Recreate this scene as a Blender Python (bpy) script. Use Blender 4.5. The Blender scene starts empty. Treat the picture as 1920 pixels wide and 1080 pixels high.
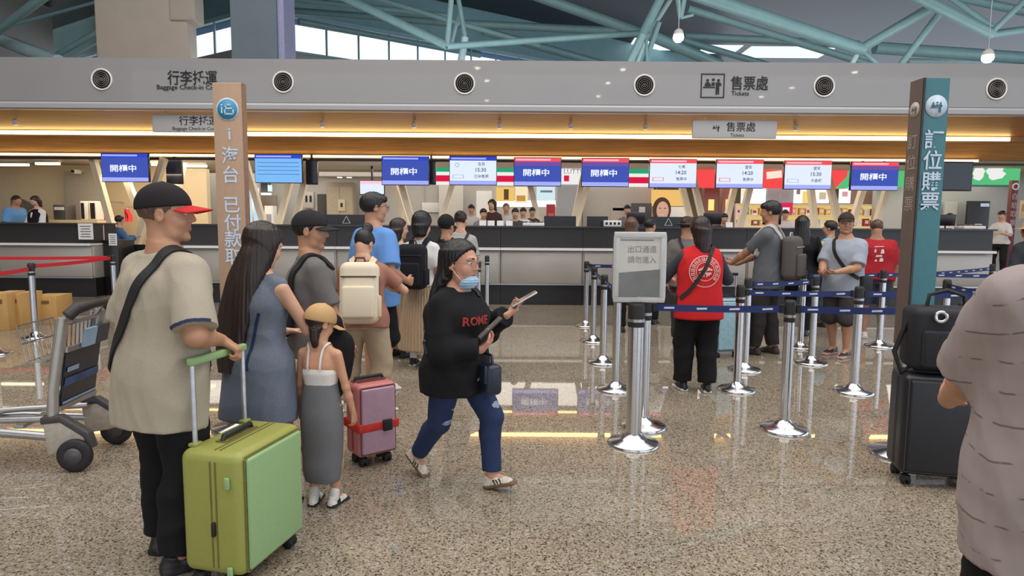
import bpy, bmesh, math, random
import numpy as np
from mathutils import Vector, Matrix

random.seed(7)
scene = bpy.context.scene
COL = scene.collection
PI = math.pi
R = math.radians

# ------------------------------------------------------------------ camera
FPX, CX, CY = 1200.0, 960.0, 540.0
CAM_Z, PITCH, ROLL = 1.5, math.atan(118 / 1200), R(0.40)
_fw = Vector((0, math.cos(PITCH), -math.sin(PITCH)))
_r0 = Vector((1, 0, 0))
_u0 = Vector((0, math.sin(PITCH), math.cos(PITCH)))
_rt = _r0 * math.cos(ROLL) + _u0 * math.sin(ROLL)
_up = _u0 * math.cos(ROLL) - _r0 * math.sin(ROLL)
cam_data = bpy.data.cameras.new('camera')
cam_data.sensor_width = 36.0
cam_data.lens = FPX / 1920 * 36.0
cam_data.clip_end = 300
cam = bpy.data.objects.new('camera', cam_data)
COL.objects.link(cam)
mw = Matrix.Identity(4)
for i, v in enumerate((_rt, _up, -_fw)):
    for j in range(3):
        mw[j][i] = v[j]
mw.translation = (0, 0, CAM_Z)
cam.matrix_world = mw
scene.camera = cam

# ------------------------------------------------------------------ colour management, sky, sun, lamps, fill lights
scene.view_settings.view_transform = 'Standard'
scene.view_settings.look = 'None'
scene.view_settings.gamma = 1.0
scene.view_settings.use_curve_mapping = False
scene.view_settings.exposure = 0.0
scene.cycles.max_bounces = 5
scene.cycles.diffuse_bounces = 3
scene.cycles.glossy_bounces = 3
scene.cycles.transmission_bounces = 4
scene.cycles.transparent_max_bounces = 8
scene.cycles.use_denoising = True
scene.cycles.sample_clamp_indirect = 6.0
scene.cycles.caustics_reflective = False
scene.cycles.caustics_refractive = False

world = bpy.data.worlds.new('daylight')
scene.world = world
world.use_nodes = True
wn, wl = world.node_tree.nodes, world.node_tree.links
wn.clear()
w_out = wn.new('ShaderNodeOutputWorld')
w_bg = wn.new('ShaderNodeBackground')
w_tc = wn.new('ShaderNodeTexCoord')
w_sep = wn.new('ShaderNodeSeparateXYZ')
w_map = wn.new('ShaderNodeMapRange')
w_map.inputs['From Min'].default_value = -1.0
w_map.inputs['From Max'].default_value = 1.0
w_ramp = wn.new('ShaderNodeValToRGB')
w_ramp.color_ramp.elements[0].color = (0.60, 0.55, 0.50, 1)
w_ramp.color_ramp.elements[1].color = (1.45, 1.68, 1.98, 1)
wl.new(w_tc.outputs['Generated'], w_sep.inputs[0])
wl.new(w_sep.outputs['X'], w_map.inputs['Value'])
wl.new(w_map.outputs[0], w_ramp.inputs[0])
wl.new(w_ramp.outputs[0], w_bg.inputs['Color'])
w_bg.inputs['Strength'].default_value = 1.15
wl.new(w_bg.outputs[0], w_out.inputs[0])


def area_light(name, loc, target, size, size_y, power, color=(1, 1, 1)):
    d = bpy.data.lights.new(name, 'AREA')
    d.shape = 'RECTANGLE'
    d.size, d.size_y, d.energy, d.color = size, size_y, power, color
    o = bpy.data.objects.new(name, d)
    COL.objects.link(o)
    o.location = loc
    o.rotation_euler = (Vector(target) - Vector(loc)).to_track_quat('-Z', 'Y').to_euler()
    return o


area_light('counter_hall_light', (2, 18.2, 3.05), (2, 18.2, 0), 24, 5.0, 620, (1.0, 0.95, 0.87))
area_light('left_hall_light', (-9.5, 16.6, 3.0), (-9.5, 17.6, 1.0), 4, 1.5, 110, (1.0, 0.82, 0.56))

area_light('hall_fill_light', (1, 3.5, 10.6), (1, 3.5, 0), 24, 16, 3100, (1.0, 0.96, 0.91))  # one broad unseen area light, added to brighten the dark floor
area_light('truss_fill_light', (2, 16.5, 5.1), (2, 18.5, 12), 26, 1.0, 170, (0.93, 0.98, 1.0))  # unseen upward fill, added to lift the roof trusses; not a visible fixture


# ------------------------------------------------------------------ pixel helpers (photo pixels -> places in the hall)
def ray(px, py):
    return _fw + _rt * ((px - CX) / FPX) - _up * ((py - CY) / FPX)


def gp(px, py, z=0.0):
    d = ray(px, py)
    t = (z - CAM_Z) / d.z
    return Vector((d.x * t, d.y * t, z))


def at(px, py, Y):
    d = ray(px, py)
    t = Y / d.y
    return Vector((d.x * t, Y, CAM_Z + d.z * t))


# ------------------------------------------------------------------ materials
def lin(c):
    out = []
    for v in c[:3]:
        v = v / 255.0
        out.append(v / 12.92 if v <= 0.04045 else ((v + 0.055) / 1.055) ** 2.4)
    return (*out, 1.0)


_mats = {}


def M(name, rgb, rough=0.6, metal=0.0, var=0.12, scale=30.0, bump=0.0, bscale=None, stretch=None, spec=0.5, coat=0.0, sheen=0.0):
    """Principled surface whose colour varies with object-space noise."""
    if name in _mats:
        return _mats[name]
    m = bpy.data.materials.new(name)
    _mats[name] = m
    m.use_nodes = True
    n, l = m.node_tree.nodes, m.node_tree.links
    b = n['Principled BSDF']
    c = lin(rgb)
    b.inputs['Roughness'].default_value = rough
    b.inputs['Metallic'].default_value = metal
    b.inputs['Specular IOR Level'].default_value = spec
    if coat:
        b.inputs['Coat Weight'].default_value = coat
        b.inputs['Coat Roughness'].default_value = 0.12
    tc = n.new('ShaderNodeTexCoord')
    src = tc.outputs['Object']
    if stretch:
        mp = n.new('ShaderNodeMapping')
        mp.inputs['Scale'].default_value = stretch
        l.new(src, mp.inputs[0])
        src = mp.outputs[0]
    nz = n.new('ShaderNodeTexNoise')
    nz.inputs['Scale'].default_value = scale
    nz.inputs['Detail'].default_value = 3
    l.new(src, nz.inputs['Vector'])
    r = n.new('ShaderNodeValToRGB')
    r.color_ramp.elements[0].position = 0.3
    r.color_ramp.elements[1].position = 0.7
    r.color_ramp.elements[0].color = tuple(x * (1 - var) for x in c[:3]) + (1,)
    r.color_ramp.elements[1].color = tuple(min(1, x * (1 + var)) for x in c[:3]) + (1,)
    l.new(nz.outputs['Fac'], r.inputs[0])
    l.new(r.outputs[0], b.inputs['Base Color'])
    if bump:
        bn = n.new('ShaderNodeBump')
        bn.inputs['Strength'].default_value = bump
        bn.inputs['Distance'].default_value = 0.01
        if bscale:
            n2 = n.new('ShaderNodeTexNoise')
            n2.inputs['Scale'].default_value = bscale
            l.new(src, n2.inputs['Vector'])
            l.new(n2.outputs['Fac'], bn.inputs['Height'])
        else:
            l.new(nz.outputs['Fac'], bn.inputs['Height'])
        l.new(bn.outputs[0], b.inputs['Normal'])
    return m


def E(name, rgb, strength=1.0, var=0.0, scale=3.0):
    """A surface that gives off light (lamp, lit screen, backlit sign)."""
    if name in _mats:
        return _mats[name]
    m = bpy.data.materials.new(name)
    _mats[name] = m
    m.use_nodes = True
    n, l = m.node_tree.nodes, m.node_tree.links
    n.clear()
    o = n.new('ShaderNodeOutputMaterial')
    e = n.new('ShaderNodeEmission')
    c = lin(rgb)
    e.inputs['Strength'].default_value = strength
    tc = n.new('ShaderNodeTexCoord')
    nz = n.new('ShaderNodeTexNoise')
    nz.inputs['Scale'].default_value = scale
    l.new(tc.outputs['Object'], nz.inputs['Vector'])
    r = n.new('ShaderNodeValToRGB')
    r.color_ramp.elements[0].color = tuple(x * (1 - var) for x in c[:3]) + (1,)
    r.color_ramp.elements[1].color = tuple(x * (1 + var) for x in c[:3]) + (1,)
    l.new(nz.outputs['Fac'], r.inputs[0])
    l.new(r.outputs[0], e.inputs['Color'])
    l.new(e.outputs[0], o.inputs[0])
    return m


def glass_mat(name, tint=(235, 240, 240), alpha=0.12, rough=0.03):
    m = bpy.data.materials.new(name)
    m.use_nodes = True
    n, l = m.node_tree.nodes, m.node_tree.links
    b = n['Principled BSDF']
    b.inputs['Base Color'].default_value = lin(tint)
    b.inputs['Roughness'].default_value = rough
    b.inputs['Alpha'].default_value = alpha
    return m


# ------------------------------------------------------------------ mesh builder
class MB:
    def __init__(s):
        s.v, s.f, s.m, s.sm = [], [], [], []

    def add(s, verts, faces, mi=0, smooth=False):
        o = len(s.v)
        s.v += [tuple(v) for v in verts]
        s.f += [tuple(i + o for i in f) for f in faces]
        s.m += [mi] * len(faces)
        s.sm += [smooth] * len(faces)
        return s

    def box(s, c, size, rot=None, mi=0):
        hx, hy, hz = size[0] / 2, size[1] / 2, size[2] / 2
        vs = [Vector((x * hx, y * hy, z * hz)) for x in (-1, 1) for y in (-1, 1) for z in (-1, 1)]
        if rot is not None:
            vs = [rot @ v for v in vs]
        vs = [v + Vector(c) for v in vs]
        return s.add(vs, [(0, 1, 3, 2), (4, 6, 7, 5), (0, 4, 5, 1), (2, 3, 7, 6), (0, 2, 6, 4), (1, 5, 7, 3)], mi)

    def beam(s, a, b, w, h=None, mi=0):
        a, b = Vector(a), Vector(b)
        d = b - a
        q = d.to_track_quat('Z', 'Y').to_matrix()
        return s.box((a + b) / 2, (w, h or w, d.length), q, mi)

    def tube(s, pts, r, seg=10, mi=0, closed=False):
        pts = [Vector(p) for p in pts]
        n = len(pts)
        rs = r if isinstance(r, (list, tuple)) else [r] * n
        vs, fs = [], []
        for i, p in enumerate(pts):
            if closed:
                d = pts[(i + 1) % n] - pts[i - 1]
            else:
                d = pts[min(i + 1, n - 1)] - pts[max(i - 1, 0)]
            d.normalize()
            if i == 0:
                x = d.orthogonal().normalized()
            else:
                x = (x - d * x.dot(d))
                x = x.normalized() if x.length > 1e-6 else d.orthogonal().normalized()
            y = d.cross(x)
            for k in range(seg):
                a = 2 * PI * k / seg
                vs.append(p + (x * math.cos(a) + y * math.sin(a)) * rs[i])
        for i in range(n if closed else n - 1):
            j = (i + 1) % n
            for k in range(seg):
                k2 = (k + 1) % seg
                fs.append((i * seg + k, i * seg + k2, j * seg + k2, j * seg + k))
        s.add(vs, fs, mi, True)
        if not closed:
            s.add([vs[k] for k in range(seg)], [tuple(range(seg - 1, -1, -1))], mi)
            s.add([vs[(n - 1) * seg + k] for k in range(seg)], [tuple(range(seg))], mi)
        return s

    def lathe(s, prof, seg=32, c=(0, 0, 0), rot=None, mi=0, smooth=True):
        c = Vector(c)
        vs, fs = [], []
        for (r, z) in prof:
            for k in range(seg):
                a = 2 * PI * k / seg
                v = Vector((r * math.cos(a), r * math.sin(a), z))
                vs.append((rot @ v if rot is not None else v) + c)
        for i in range(len(prof) - 1):
            for k in range(seg):
                k2 = (k + 1) % seg
                fs.append((i * seg + k, i * seg + k2, (i + 1) * seg + k2, (i + 1) * seg + k))
        ring = len(prof) >= 4 and abs(prof[0][0] - prof[-1][0]) < 1e-6 and prof[0][0] > .01
        if ring:
            n0 = (len(prof) - 1) * seg
            fs += [(n0 + k, n0 + (k + 1) % seg, (k + 1) % seg, k) for k in range(seg)]
        s.add(vs, fs, mi, smooth)
        if not ring:
            s.add(vs[:seg], [tuple(range(seg - 1, -1, -1))], mi)
            s.add(vs[-seg:], [tuple(range(seg))], mi)
        return s

    def prism(s, poly, a, b, mi=0):
        """poly: 3-D points of a flat outline; extruded from +a to +b (vectors)."""
        n = len(poly)
        A = [Vector(p) + Vector(a) for p in poly]
        B = [Vector(p) + Vector(b) for p in poly]
        fs = [tuple(range(n - 1, -1, -1)), tuple(range(n, 2 * n))]
        fs += [(i, (i + 1) % n, n + (i + 1) % n, n + i) for i in range(n)]
        return s.add(A + B, fs, mi)

    def grid(s, fn, nu, nv, mi=0, smooth=True):
        vs = [fn(u / nu, v / nv) for u in range(nu + 1) for v in range(nv + 1)]
        fs = [(u * (nv + 1) + v, (u + 1) * (nv + 1) + v, (u + 1) * (nv + 1) + v + 1, u * (nv + 1) + v + 1) for u in range(nu) for v in range(nv)]
        return s.add(vs, fs, mi, smooth)

    def text(s, body, size, origin, xdir, ydir, mi=0, align='CENTER', depth=0.0, bold=0.0, width=None):
        """Flat (or slightly raised) lettering; origin is its middle."""
        cu = bpy.data.curves.new('lettering', 'FONT')
        cu.body = body
        cu.size = size
        cu.align_x = 'LEFT'
        cu.resolution_u = 2
        cu.extrude = depth
        cu.offset = bold
        ob = bpy.data.objects.new('lettering', cu)
        me = bpy.data.meshes.new_from_object(ob)
        vs = [v.co.copy() for v in me.vertices]
        fs = [tuple(p.vertices) for p in me.polygons]
        bpy.data.objects.remove(ob)
        bpy.data.curves.remove(cu)
        bpy.data.meshes.remove(me)
        if not vs:
            return s
        x0, x1 = min(v.x for v in vs), max(v.x for v in vs)
        y0, y1 = min(v.y for v in vs), max(v.y for v in vs)
        k = (width / (x1 - x0)) if width else 1.0
        X, Y = Vector(xdir).normalized(), Vector(ydir).normalized()
        Z = X.cross(Y)
        o = Vector(origin)
        ox = {'CENTER': (x0 + x1) / 2, 'LEFT': x0, 'RIGHT': x1}[align]
        return s.add([o + X * ((v.x - ox) * k) + Y * (v.y - (y0 + y1) / 2) + Z * v.z for v in vs], fs, mi)

    def mesh(s, name, mats, bevel=0.0, bseg=2):
        me = bpy.data.meshes.new(name)
        me.from_pydata(s.v, [], s.f)
        me.polygons.foreach_set('material_index', s.m)
        me.polygons.foreach_set('use_smooth', s.sm)
        for m in (mats if isinstance(mats, (list, tuple)) else [mats]):
            me.materials.append(m)
        bm = bmesh.new()
        bm.from_mesh(me)
        bmesh.ops.recalc_face_normals(bm, faces=bm.faces)
        if bevel:
            bmesh.ops.remove_doubles(bm, verts=bm.verts, dist=1e-5)
            es = [e for e in bm.edges if len(e.link_faces) == 2 and e.calc_face_angle(0) > 0.6]
            bmesh.ops.bevel(bm, geom=es, offset=bevel, segments=bseg, affect='EDGES', profile=0.5)
            for f in bm.faces:
                f.smooth = True
        bm.to_mesh(me)
        bm.free()
        me.update()
        return me

    def build(s, name, mats, parent=None, bevel=0.0, bseg=2, loc=None, rotz=None):
        o = bpy.data.objects.new(name, s.mesh(name, mats, bevel, bseg))
        COL.objects.link(o)
        if parent is not None:
            o.parent = parent
        if loc is not None:
            o.location = loc
        if rotz is not None:
            o.rotation_euler = (0, 0, rotz)
        return o


def tag(o, label=None, cat=None, group=None, kind=None):
    for k, v in (('label', label), ('category', cat), ('group', group), ('kind', kind)):
        if v:
            o[k] = v
    return o


def thing(name, label, cat, loc=(0, 0, 0), rotz=0.0, group=None):
    o = bpy.data.objects.new(name, None)
    o.empty_display_size = 0.1
    COL.objects.link(o)
    o.location = loc
    o.rotation_euler = (0, 0, rotz)
    return tag(o, label, cat, group)


def struct(o):
    o['kind'] = 'structure'
    return o


def copy_tree(root, loc=None, rotz=None, label=None, group=None):
    kids = {}
    for o in list(scene.objects):
        if o.parent is not None:
            kids.setdefault(o.parent.name, []).append(o)

    def cp(o, par):
        c = o.copy()
        COL.objects.link(c)
        c.parent = par
        for ch in kids.get(o.name, []):
            cp(ch, c)
        return c
    r = cp(root, None)
    if loc is not None:
        r.location = loc
    if rotz is not None:
        r.rotation_euler = (0, 0, rotz)
    if label:
        r['label'] = label
    if group:
        r['group'] = group
    return r


UPZ = (0, 0, 1)
XP = (1, 0, 0)

# ------------------------------------------------------------------ implicit bodies: soft unions of limbs, meshed as one surface
V3 = lambda *a: np.array(a, dtype=np.float32)


def P_cone(a, b, ra, rb, mat=0, k=0.02, cuts=(), sub=False):
    return dict(t='c', a=np.array(a, np.float32), b=np.array(b, np.float32), ra=ra, rb=rb, mat=mat, k=k, cuts=cuts, sub=sub)


def P_ell(c, r, Rm=None, mat=0, k=0.02, cuts=(), sub=False):
    return dict(t='e', c=np.array(c, np.float32), r=np.array(r, np.float32), R=np.eye(3, dtype=np.float32) if Rm is None else np.array(Rm, np.float32), mat=mat, k=k, cuts=cuts, sub=sub)


def P_box(c, h, Rm=None, rd=0.01, mat=0, k=0.01, cuts=(), sub=False):
    return dict(t='b', c=np.array(c, np.float32), h=np.array(h, np.float32), R=np.eye(3, dtype=np.float32) if Rm is None else np.array(Rm, np.float32), rd=rd, mat=mat, k=k, cuts=cuts, sub=sub)


def P_loft(keys, o=(0, 0, 0), Rm=None, mat=0, k=0.02, p=2.3, cuts=(), sub=False):
    """keys: (cx, cy, z, rx, ry) rising in z, in the frame (o, R)."""
    return dict(t='l', keys=np.array(keys, np.float32), o=np.array(o, np.float32), R=np.eye(3, dtype=np.float32) if Rm is None else np.array(Rm, np.float32), p=p, mat=mat, k=k, cuts=cuts, sub=sub)


def _bounds(q):
    if q['t'] == 'c':
        r = max(q['ra'], q['rb'])
        return np.minimum(q['a'], q['b']) - r, np.maximum(q['a'], q['b']) + r
    if q['t'] == 'e':
        e = np.abs(q['R']) @ q['r']
        return q['c'] - e, q['c'] + e
    if q['t'] == 'b':
        e = np.abs(q['R']) @ (q['h'] + q['rd'])
        return q['c'] - e, q['c'] + e
    K = q['keys']
    lo, hi = np.full(3, 9e9, np.float32), np.full(3, -9e9, np.float32)
    for (cx, cy, z, rx, ry) in K:
        for sx in (-1, 1):
            for sy in (-1, 1):
                w = q['o'] + q['R'] @ np.array((cx + sx * rx, cy + sy * ry, z), np.float32)
                lo, hi = np.minimum(lo, w), np.maximum(hi, w)
    return lo, hi


def _dist(q, X, Y, Z):
    t = q['t']
    if t == 'c':
        a, ba = q['a'], q['b'] - q['a']
        px, py, pz = X - a[0], Y - a[1], Z - a[2]
        L = float(ba @ ba) + 1e-9
        h = np.clip((px * ba[0] + py * ba[1] + pz * ba[2]) / L, 0, 1)
        d = np.sqrt((px - h * ba[0]) ** 2 + (py - h * ba[1]) ** 2 + (pz - h * ba[2]) ** 2) - (q['ra'] + (q['rb'] - q['ra']) * h)
    elif t in 'eb':
        c, Rm = q['c'], q['R']
        px, py, pz = X - c[0], Y - c[1], Z - c[2]
        lx = px * Rm[0, 0] + py * Rm[1, 0] + pz * Rm[2, 0]
        ly = px * Rm[0, 1] + py * Rm[1, 1] + pz * Rm[2, 1]
        lz = px * Rm[0, 2] + py * Rm[1, 2] + pz * Rm[2, 2]
        if t == 'e':
            r = q['r']
            k0 = np.sqrt((lx / r[0]) ** 2 + (ly / r[1]) ** 2 + (lz / r[2]) ** 2)
            k1 = np.sqrt((lx / r[0] ** 2) ** 2 + (ly / r[1] ** 2) ** 2 + (lz / r[2] ** 2) ** 2) + 1e-6
            d = k0 * (k0 - 1) / k1
        else:
            h = q['h']
            qx, qy, qz = np.abs(lx) - h[0], np.abs(ly) - h[1], np.abs(lz) - h[2]
            d = np.sqrt(np.maximum(qx, 0) ** 2 + np.maximum(qy, 0) ** 2 + np.maximum(qz, 0) ** 2) + np.minimum(np.maximum(qx, np.maximum(qy, qz)), 0) - q['rd']
    else:
        o, Rm, K, p = q['o'], q['R'], q['keys'], q['p']
        px, py, pz = X - o[0], Y - o[1], Z - o[2]
        lx = px * Rm[0, 0] + py * Rm[1, 0] + pz * Rm[2, 0]
        ly = px * Rm[0, 1] + py * Rm[1, 1] + pz * Rm[2, 1]
        lz = px * Rm[0, 2] + py * Rm[1, 2] + pz * Rm[2, 2]
        zz = np.clip(lz, K[0, 2], K[-1, 2])
        zs = np.linspace(K[0, 2], K[-1, 2], 96)
        # smooth the key curves a little so that silhouettes have no corners
        tab = []
        for c_ in (0, 1, 3, 4):
            y = np.interp(zs, K[:, 2], K[:, c_])
            yp = np.pad(y, 4, mode='edge')
            tab.append(np.convolve(yp, np.ones(9) / 9, 'valid'))
        cx, cy, rx, ry = [np.interp(zz, zs, tt).astype(np.float32) for tt in tab]
        ax, ay = np.abs(lx - cx) / rx, np.abs(ly - cy) / ry
        rr = (ax ** p + ay ** p) ** (1.0 / p)
        d = (rr - 1) * np.minimum(rx, ry)
        d = np.maximum(d, np.abs(lz - zz) - 0.0 if False else np.maximum(K[0, 2] - lz, lz - K[-1, 2]))
    for (cp, cn) in q['cuts']:
        d = np.maximum(d, (X - cp[0]) * cn[0] + (Y - cp[1]) * cn[1] + (Z - cp[2]) * cn[2])
    return d.astype(np.float32)


def sdf_mesh(name, prims, res, mats, disp=None, paint=None, smooth=1):
    lo, hi = np.full(3, 9e9), np.full(3, -9e9)
    bs = []
    for q in prims:
        a, b = _bounds(q)
        bs.append((a, b))
        if not q['sub']:
            lo, hi = np.minimum(lo, a), np.maximum(hi, b)
    lo, hi = lo - 3 * res, hi + 3 * res
    n = np.ceil((hi - lo) / res).astype(int) + 1
    ax = [(lo[i] + res * np.arange(n[i])).astype(np.float32) for i in range(3)]
    f = np.ones(n, np.float32)
    ids = np.zeros(n, np.int8)
    for q, (a, b) in zip(prims, bs):
        mg = q['k'] + 2.5 * res
        i0 = np.maximum(np.floor((a - mg - lo) / res).astype(int), 0)
        i1 = np.minimum(np.ceil((b + mg - lo) / res).astype(int) + 1, n)
        if np.any(i1 <= i0):
            continue
        sl = tuple(slice(i0[j], i1[j]) for j in range(3))
        X, Y, Z = ax[0][sl[0]][:, None, None], ax[1][sl[1]][None, :, None], ax[2][sl[2]][None, None, :]
        d = _dist(q, X, Y, Z)
        g = f[sl]
        k = max(q['k'], 1e-4)
        if q['sub']:
            h = np.clip(0.5 - 0.5 * (g + d) / k, 0, 1)
            f[sl] = g + (-d - g) * h + k * h * (1 - h)
        else:
            h = np.clip(0.5 + 0.5 * (d - g) / k, 0, 1)
            ids[sl] = np.where(d < g, q['mat'], ids[sl])
            f[sl] = d + (g - d) * h - k * h * (1 - h)
    # keep a clear border
    f[0], f[-1], f[:, 0], f[:, -1], f[:, :, 0], f[:, :, -1] = 1, 1, 1, 1, 1, 1
    s = f < 0
    c = np.zeros(tuple(n - 1), np.int8)
    offs = [(i, j, k) for i in (0, 1) for j in (0, 1) for k in (0, 1)]
    for (i, j, k) in offs:
        c += s[i:n[0] - 1 + i, j:n[1] - 1 + j, k:n[2] - 1 + k]
    act = (c > 0) & (c < 8)
    idx = np.argwhere(act)
    vid = np.full(act.shape, -1, np.int32)
    vid[act] = np.arange(len(idx))
    cv = np.stack([f[idx[:, 0] + i, idx[:, 1] + j, idx[:, 2] + k] for (i, j, k) in offs], 1)
    acc = np.zeros((len(idx), 3), np.float32)
    cnt = np.zeros(len(idx), np.float32)
    for a in range(8):
        for b in range(a + 1, 8):
            da = np.array(offs[b]) - np.array(offs[a])
            if np.abs(da).sum() != 1:
                continue
            va, vb = cv[:, a], cv[:, b]
            m = (va < 0) != (vb < 0)
            t = np.where(m, va / np.where(m, va - vb, 1), 0)
            acc += np.where(m[:, None], np.array(offs[a], np.float32) + t[:, None] * da, 0)
            cnt += m
    v = (lo + res * (idx + acc / cnt[:, None])).astype(np.float32)
    quads, qm = [], []
    for axis in range(3):
        u, w = (axis + 1) % 3, (axis + 2) % 3
        sl0 = [slice(None)] * 3
        sl1 = [slice(None)] * 3
        sl0[axis], sl1[axis] = slice(0, -1), slice(1, None)
        e = s[tuple(sl0)] != s[tuple(sl1)]
        ei = np.argwhere(e)
        ei = ei[(ei[:, u] > 0) & (ei[:, w] > 0)]
        if not len(ei):
            continue
        pos = s[ei[:, 0], ei[:, 1], ei[:, 2]]
        ins = ei.copy()
        ins[~pos, axis] += 1
        cs = []
        for (du, dw) in ((-1, -1), (0, -1), (0, 0), (-1, 0)):
            t = ei.copy()
            t[:, u] += du
            t[:, w] += dw
            cs.append(vid[t[:, 0], t[:, 1], t[:, 2]])
        qd = np.stack(cs, 1)
        qd[~pos] = qd[~pos][:, ::-1]
        quads.append(qd)
        qm.append(ids[ins[:, 0], ins[:, 1], ins[:, 2]])
    q = np.concatenate(quads)
    qm = np.concatenate(qm).astype(np.int32)
    ok = (q >= 0).all(1)
    q, qm = q[ok], qm[ok]

    def lap(v, lam):
        a = np.zeros_like(v)
        ct = np.zeros(len(v), np.float32)
        for i in range(4):
            np.add.at(a, q[:, i], v[q[:, (i + 1) % 4]])
            np.add.at(ct, q[:, i], 1)
        return v + lam * (a / np.maximum(ct, 1)[:, None] - v)
    for _ in range(smooth):
        v = lap(v, 0.5)
    if disp is not None:
        fn = np.cross(v[q[:, 2]] - v[q[:, 0]], v[q[:, 3]] - v[q[:, 1]])
        vn = np.zeros_like(v)
        for i in range(4):
            np.add.at(vn, q[:, i], fn)
        vn /= np.linalg.norm(vn, axis=1)[:, None] + 1e-9
        v = v + vn * disp(v, vn)[:, None]
    if paint is not None:
        cen = v[q].mean(1)
        qm = paint(cen, qm)
    me = bpy.data.meshes.new(name)
    me.vertices.add(len(v))
    me.vertices.foreach_set('co', v.astype(np.float32).ravel())
    me.loops.add(4 * len(q))
    me.loops.foreach_set('vertex_index', q.astype(np.int32).ravel())
    me.polygons.add(len(q))
    me.polygons.foreach_set('loop_start', np.arange(0, 4 * len(q), 4, dtype=np.int32))
    me.polygons.foreach_set('material_index', qm)
    me.polygons.foreach_set('use_smooth', np.ones(len(q), bool))
    for m in mats:
        me.materials.append(m)
    me.update(calc_edges=True)
    me.validate()
    return me


def folds(amp, seed=0, fx=16.0, fz=7.0):
    """Cloth creases: a few soft crossing waves."""
    rg = np.random.RandomState(seed)
    ws = []
    for i in range(6):
        d = rg.normal(size=3) * np.array([fx, fx, fz]) * (0.6 + 0.25 * i)
        ws.append((d, rg.rand() * 6.28, 1.0 / (1 + 0.5 * i)))

    def fn(v, n):
        a = np.zeros(len(v), np.float32)
        for d, ph, w in ws:
            x = np.sin(v @ d + ph + 1.2 * np.sin(v[:, 2] * 9 + ph))
            a += w * (1 - np.abs(x)) * 1.2
        return amp * (a / 2.2 - 0.6)
    return fn


def pleats(amp, count, cx=0.0, cy=0.0):
    def fn(v, n):
        th = np.arctan2(v[:, 1] - cy, v[:, 0] - cx)
        return (amp * np.sin(count * th + 2 * np.sin(v[:, 2] * 3))).astype(np.float32) * (1 - np.abs(n[:, 2]))
    return fn


def strands(amp, count=70, cx=0.0, cy=0.0):
    def fn(v, n):
        th = np.arctan2(v[:, 1] - cy, v[:, 0] - cx)
        return (amp * (np.sin(count * th + 1.2 * np.sin(v[:, 2] * 4)) + 0.7 * np.sin(count * 0.43 * th + 1.5 * np.sin(v[:, 2] * 3 + 1)))).astype(np.float32)
    return fn

# ------------------------------------------------------------------ people
def rx(a):
    c, s = math.cos(a), math.sin(a)
    return np.array(((1, 0, 0), (0, c, -s), (0, s, c)), np.float32)


def ry(a):
    c, s = math.cos(a), math.sin(a)
    return np.array(((c, 0, s), (0, 1, 0), (-s, 0, c)), np.float32)


def rz(a):
    c, s = math.cos(a), math.sin(a)
    return np.array(((c, -s, 0), (s, c, 0), (0, 0, 1)), np.float32)


def nrm(v):
    v = np.array(v, np.float32)
    return v / (np.linalg.norm(v) + 1e-9)


def ik(a, t, l1, l2, pole):
    """Middle joint of a two-bone limb from a to t; the target is pulled in when out of reach."""
    a, t = np.array(a, np.float32), np.array(t, np.float32)
    d = t - a
    L = float(np.linalg.norm(d))
    if L > (l1 + l2) * 0.998:
        t = a + d / L * (l1 + l2) * 0.998
        d = t - a
        L = (l1 + l2) * 0.998
    x = (l1 * l1 - l2 * l2 + L * L) / (2 * L)
    h = math.sqrt(max(0.0, l1 * l1 - x * x))
    u = d / L
    p = np.array(pole, np.float32)
    p = nrm(p - u * float(p @ u))
    return a + u * x + p * h, t


def hand_prims(w, d, n, side, S, curl=0.35, spread=1.0, res=0.008, thumb=0.5, rmin=None, point=False):
    """Palm, four bent fingers of unequal length and a thumb from the side of the palm."""
    d, n = nrm(d), np.array(n, np.float32)
    n = nrm(n - d * float(n @ d))
    u = np.cross(d, n) * side
    fr = max(0.0085 * S, 0.8 * res)
    P = []
    roots = []
    for q, (off, ln, cr) in enumerate(((0.030, 0.074, 0.9), (0.010, 0.082, 1.0), (-0.010, 0.076, 1.05), (-0.028, 0.060, 1.15))):
        kn = w + d * (0.088 - 0.004 * abs(q - 1)) * S + u * off * spread * S
        P.append(P_cone(w + d * 0.012 * S + u * off * 0.45 * S, kn, 0.0155 * S, 0.0125 * S, 0, 0.014 * S))
        roots.append((kn, ln * S, cr))
    for q, (kn, ln, cr) in enumerate(roots):
        cc = curl * cr
        if point and q == 0:
            cc = 0.08
        a = cc * 0.75
        p = kn
        for seg, (fl, da) in enumerate(((0.46, 0.0), (0.30, 1.05 * cc), (0.24, 0.75 * cc))):
            a += da
            dd = d * math.cos(a) + n * math.sin(a) + u * (1.5 - q) * 0.05 * spread
            p2 = p + dd * ln * fl
            P.append(P_cone(p, p2, fr * (1.0 - 0.08 * seg), fr * (0.95 - 0.1 * seg), 0, 0.004))
            p = p2
    t0 = w + d * 0.028 * S + u * 0.022 * S
    t1 = t0 + (d * 0.62 + u * 0.62 + n * 0.45 * thumb) * 0.045 * S
    t2 = t1 + (d * 0.85 + u * 0.25 * (1 - thumb) + n * 0.6 * thumb) * 0.034 * S
    t3 = t2 + (d * 0.8 - u * 0.25 * thumb + n * 0.7 * thumb) * 0.026 * S
    P += [P_cone(t0, t1, 0.0165 * S, fr * 1.25, 0, 0.012 * S), P_cone(t1, t2, fr * 1.2, fr * 1.1, 0, 0.004), P_cone(t2, t3, fr * 1.1, fr * 0.9, 0, 0.004)]
    return P


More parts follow.
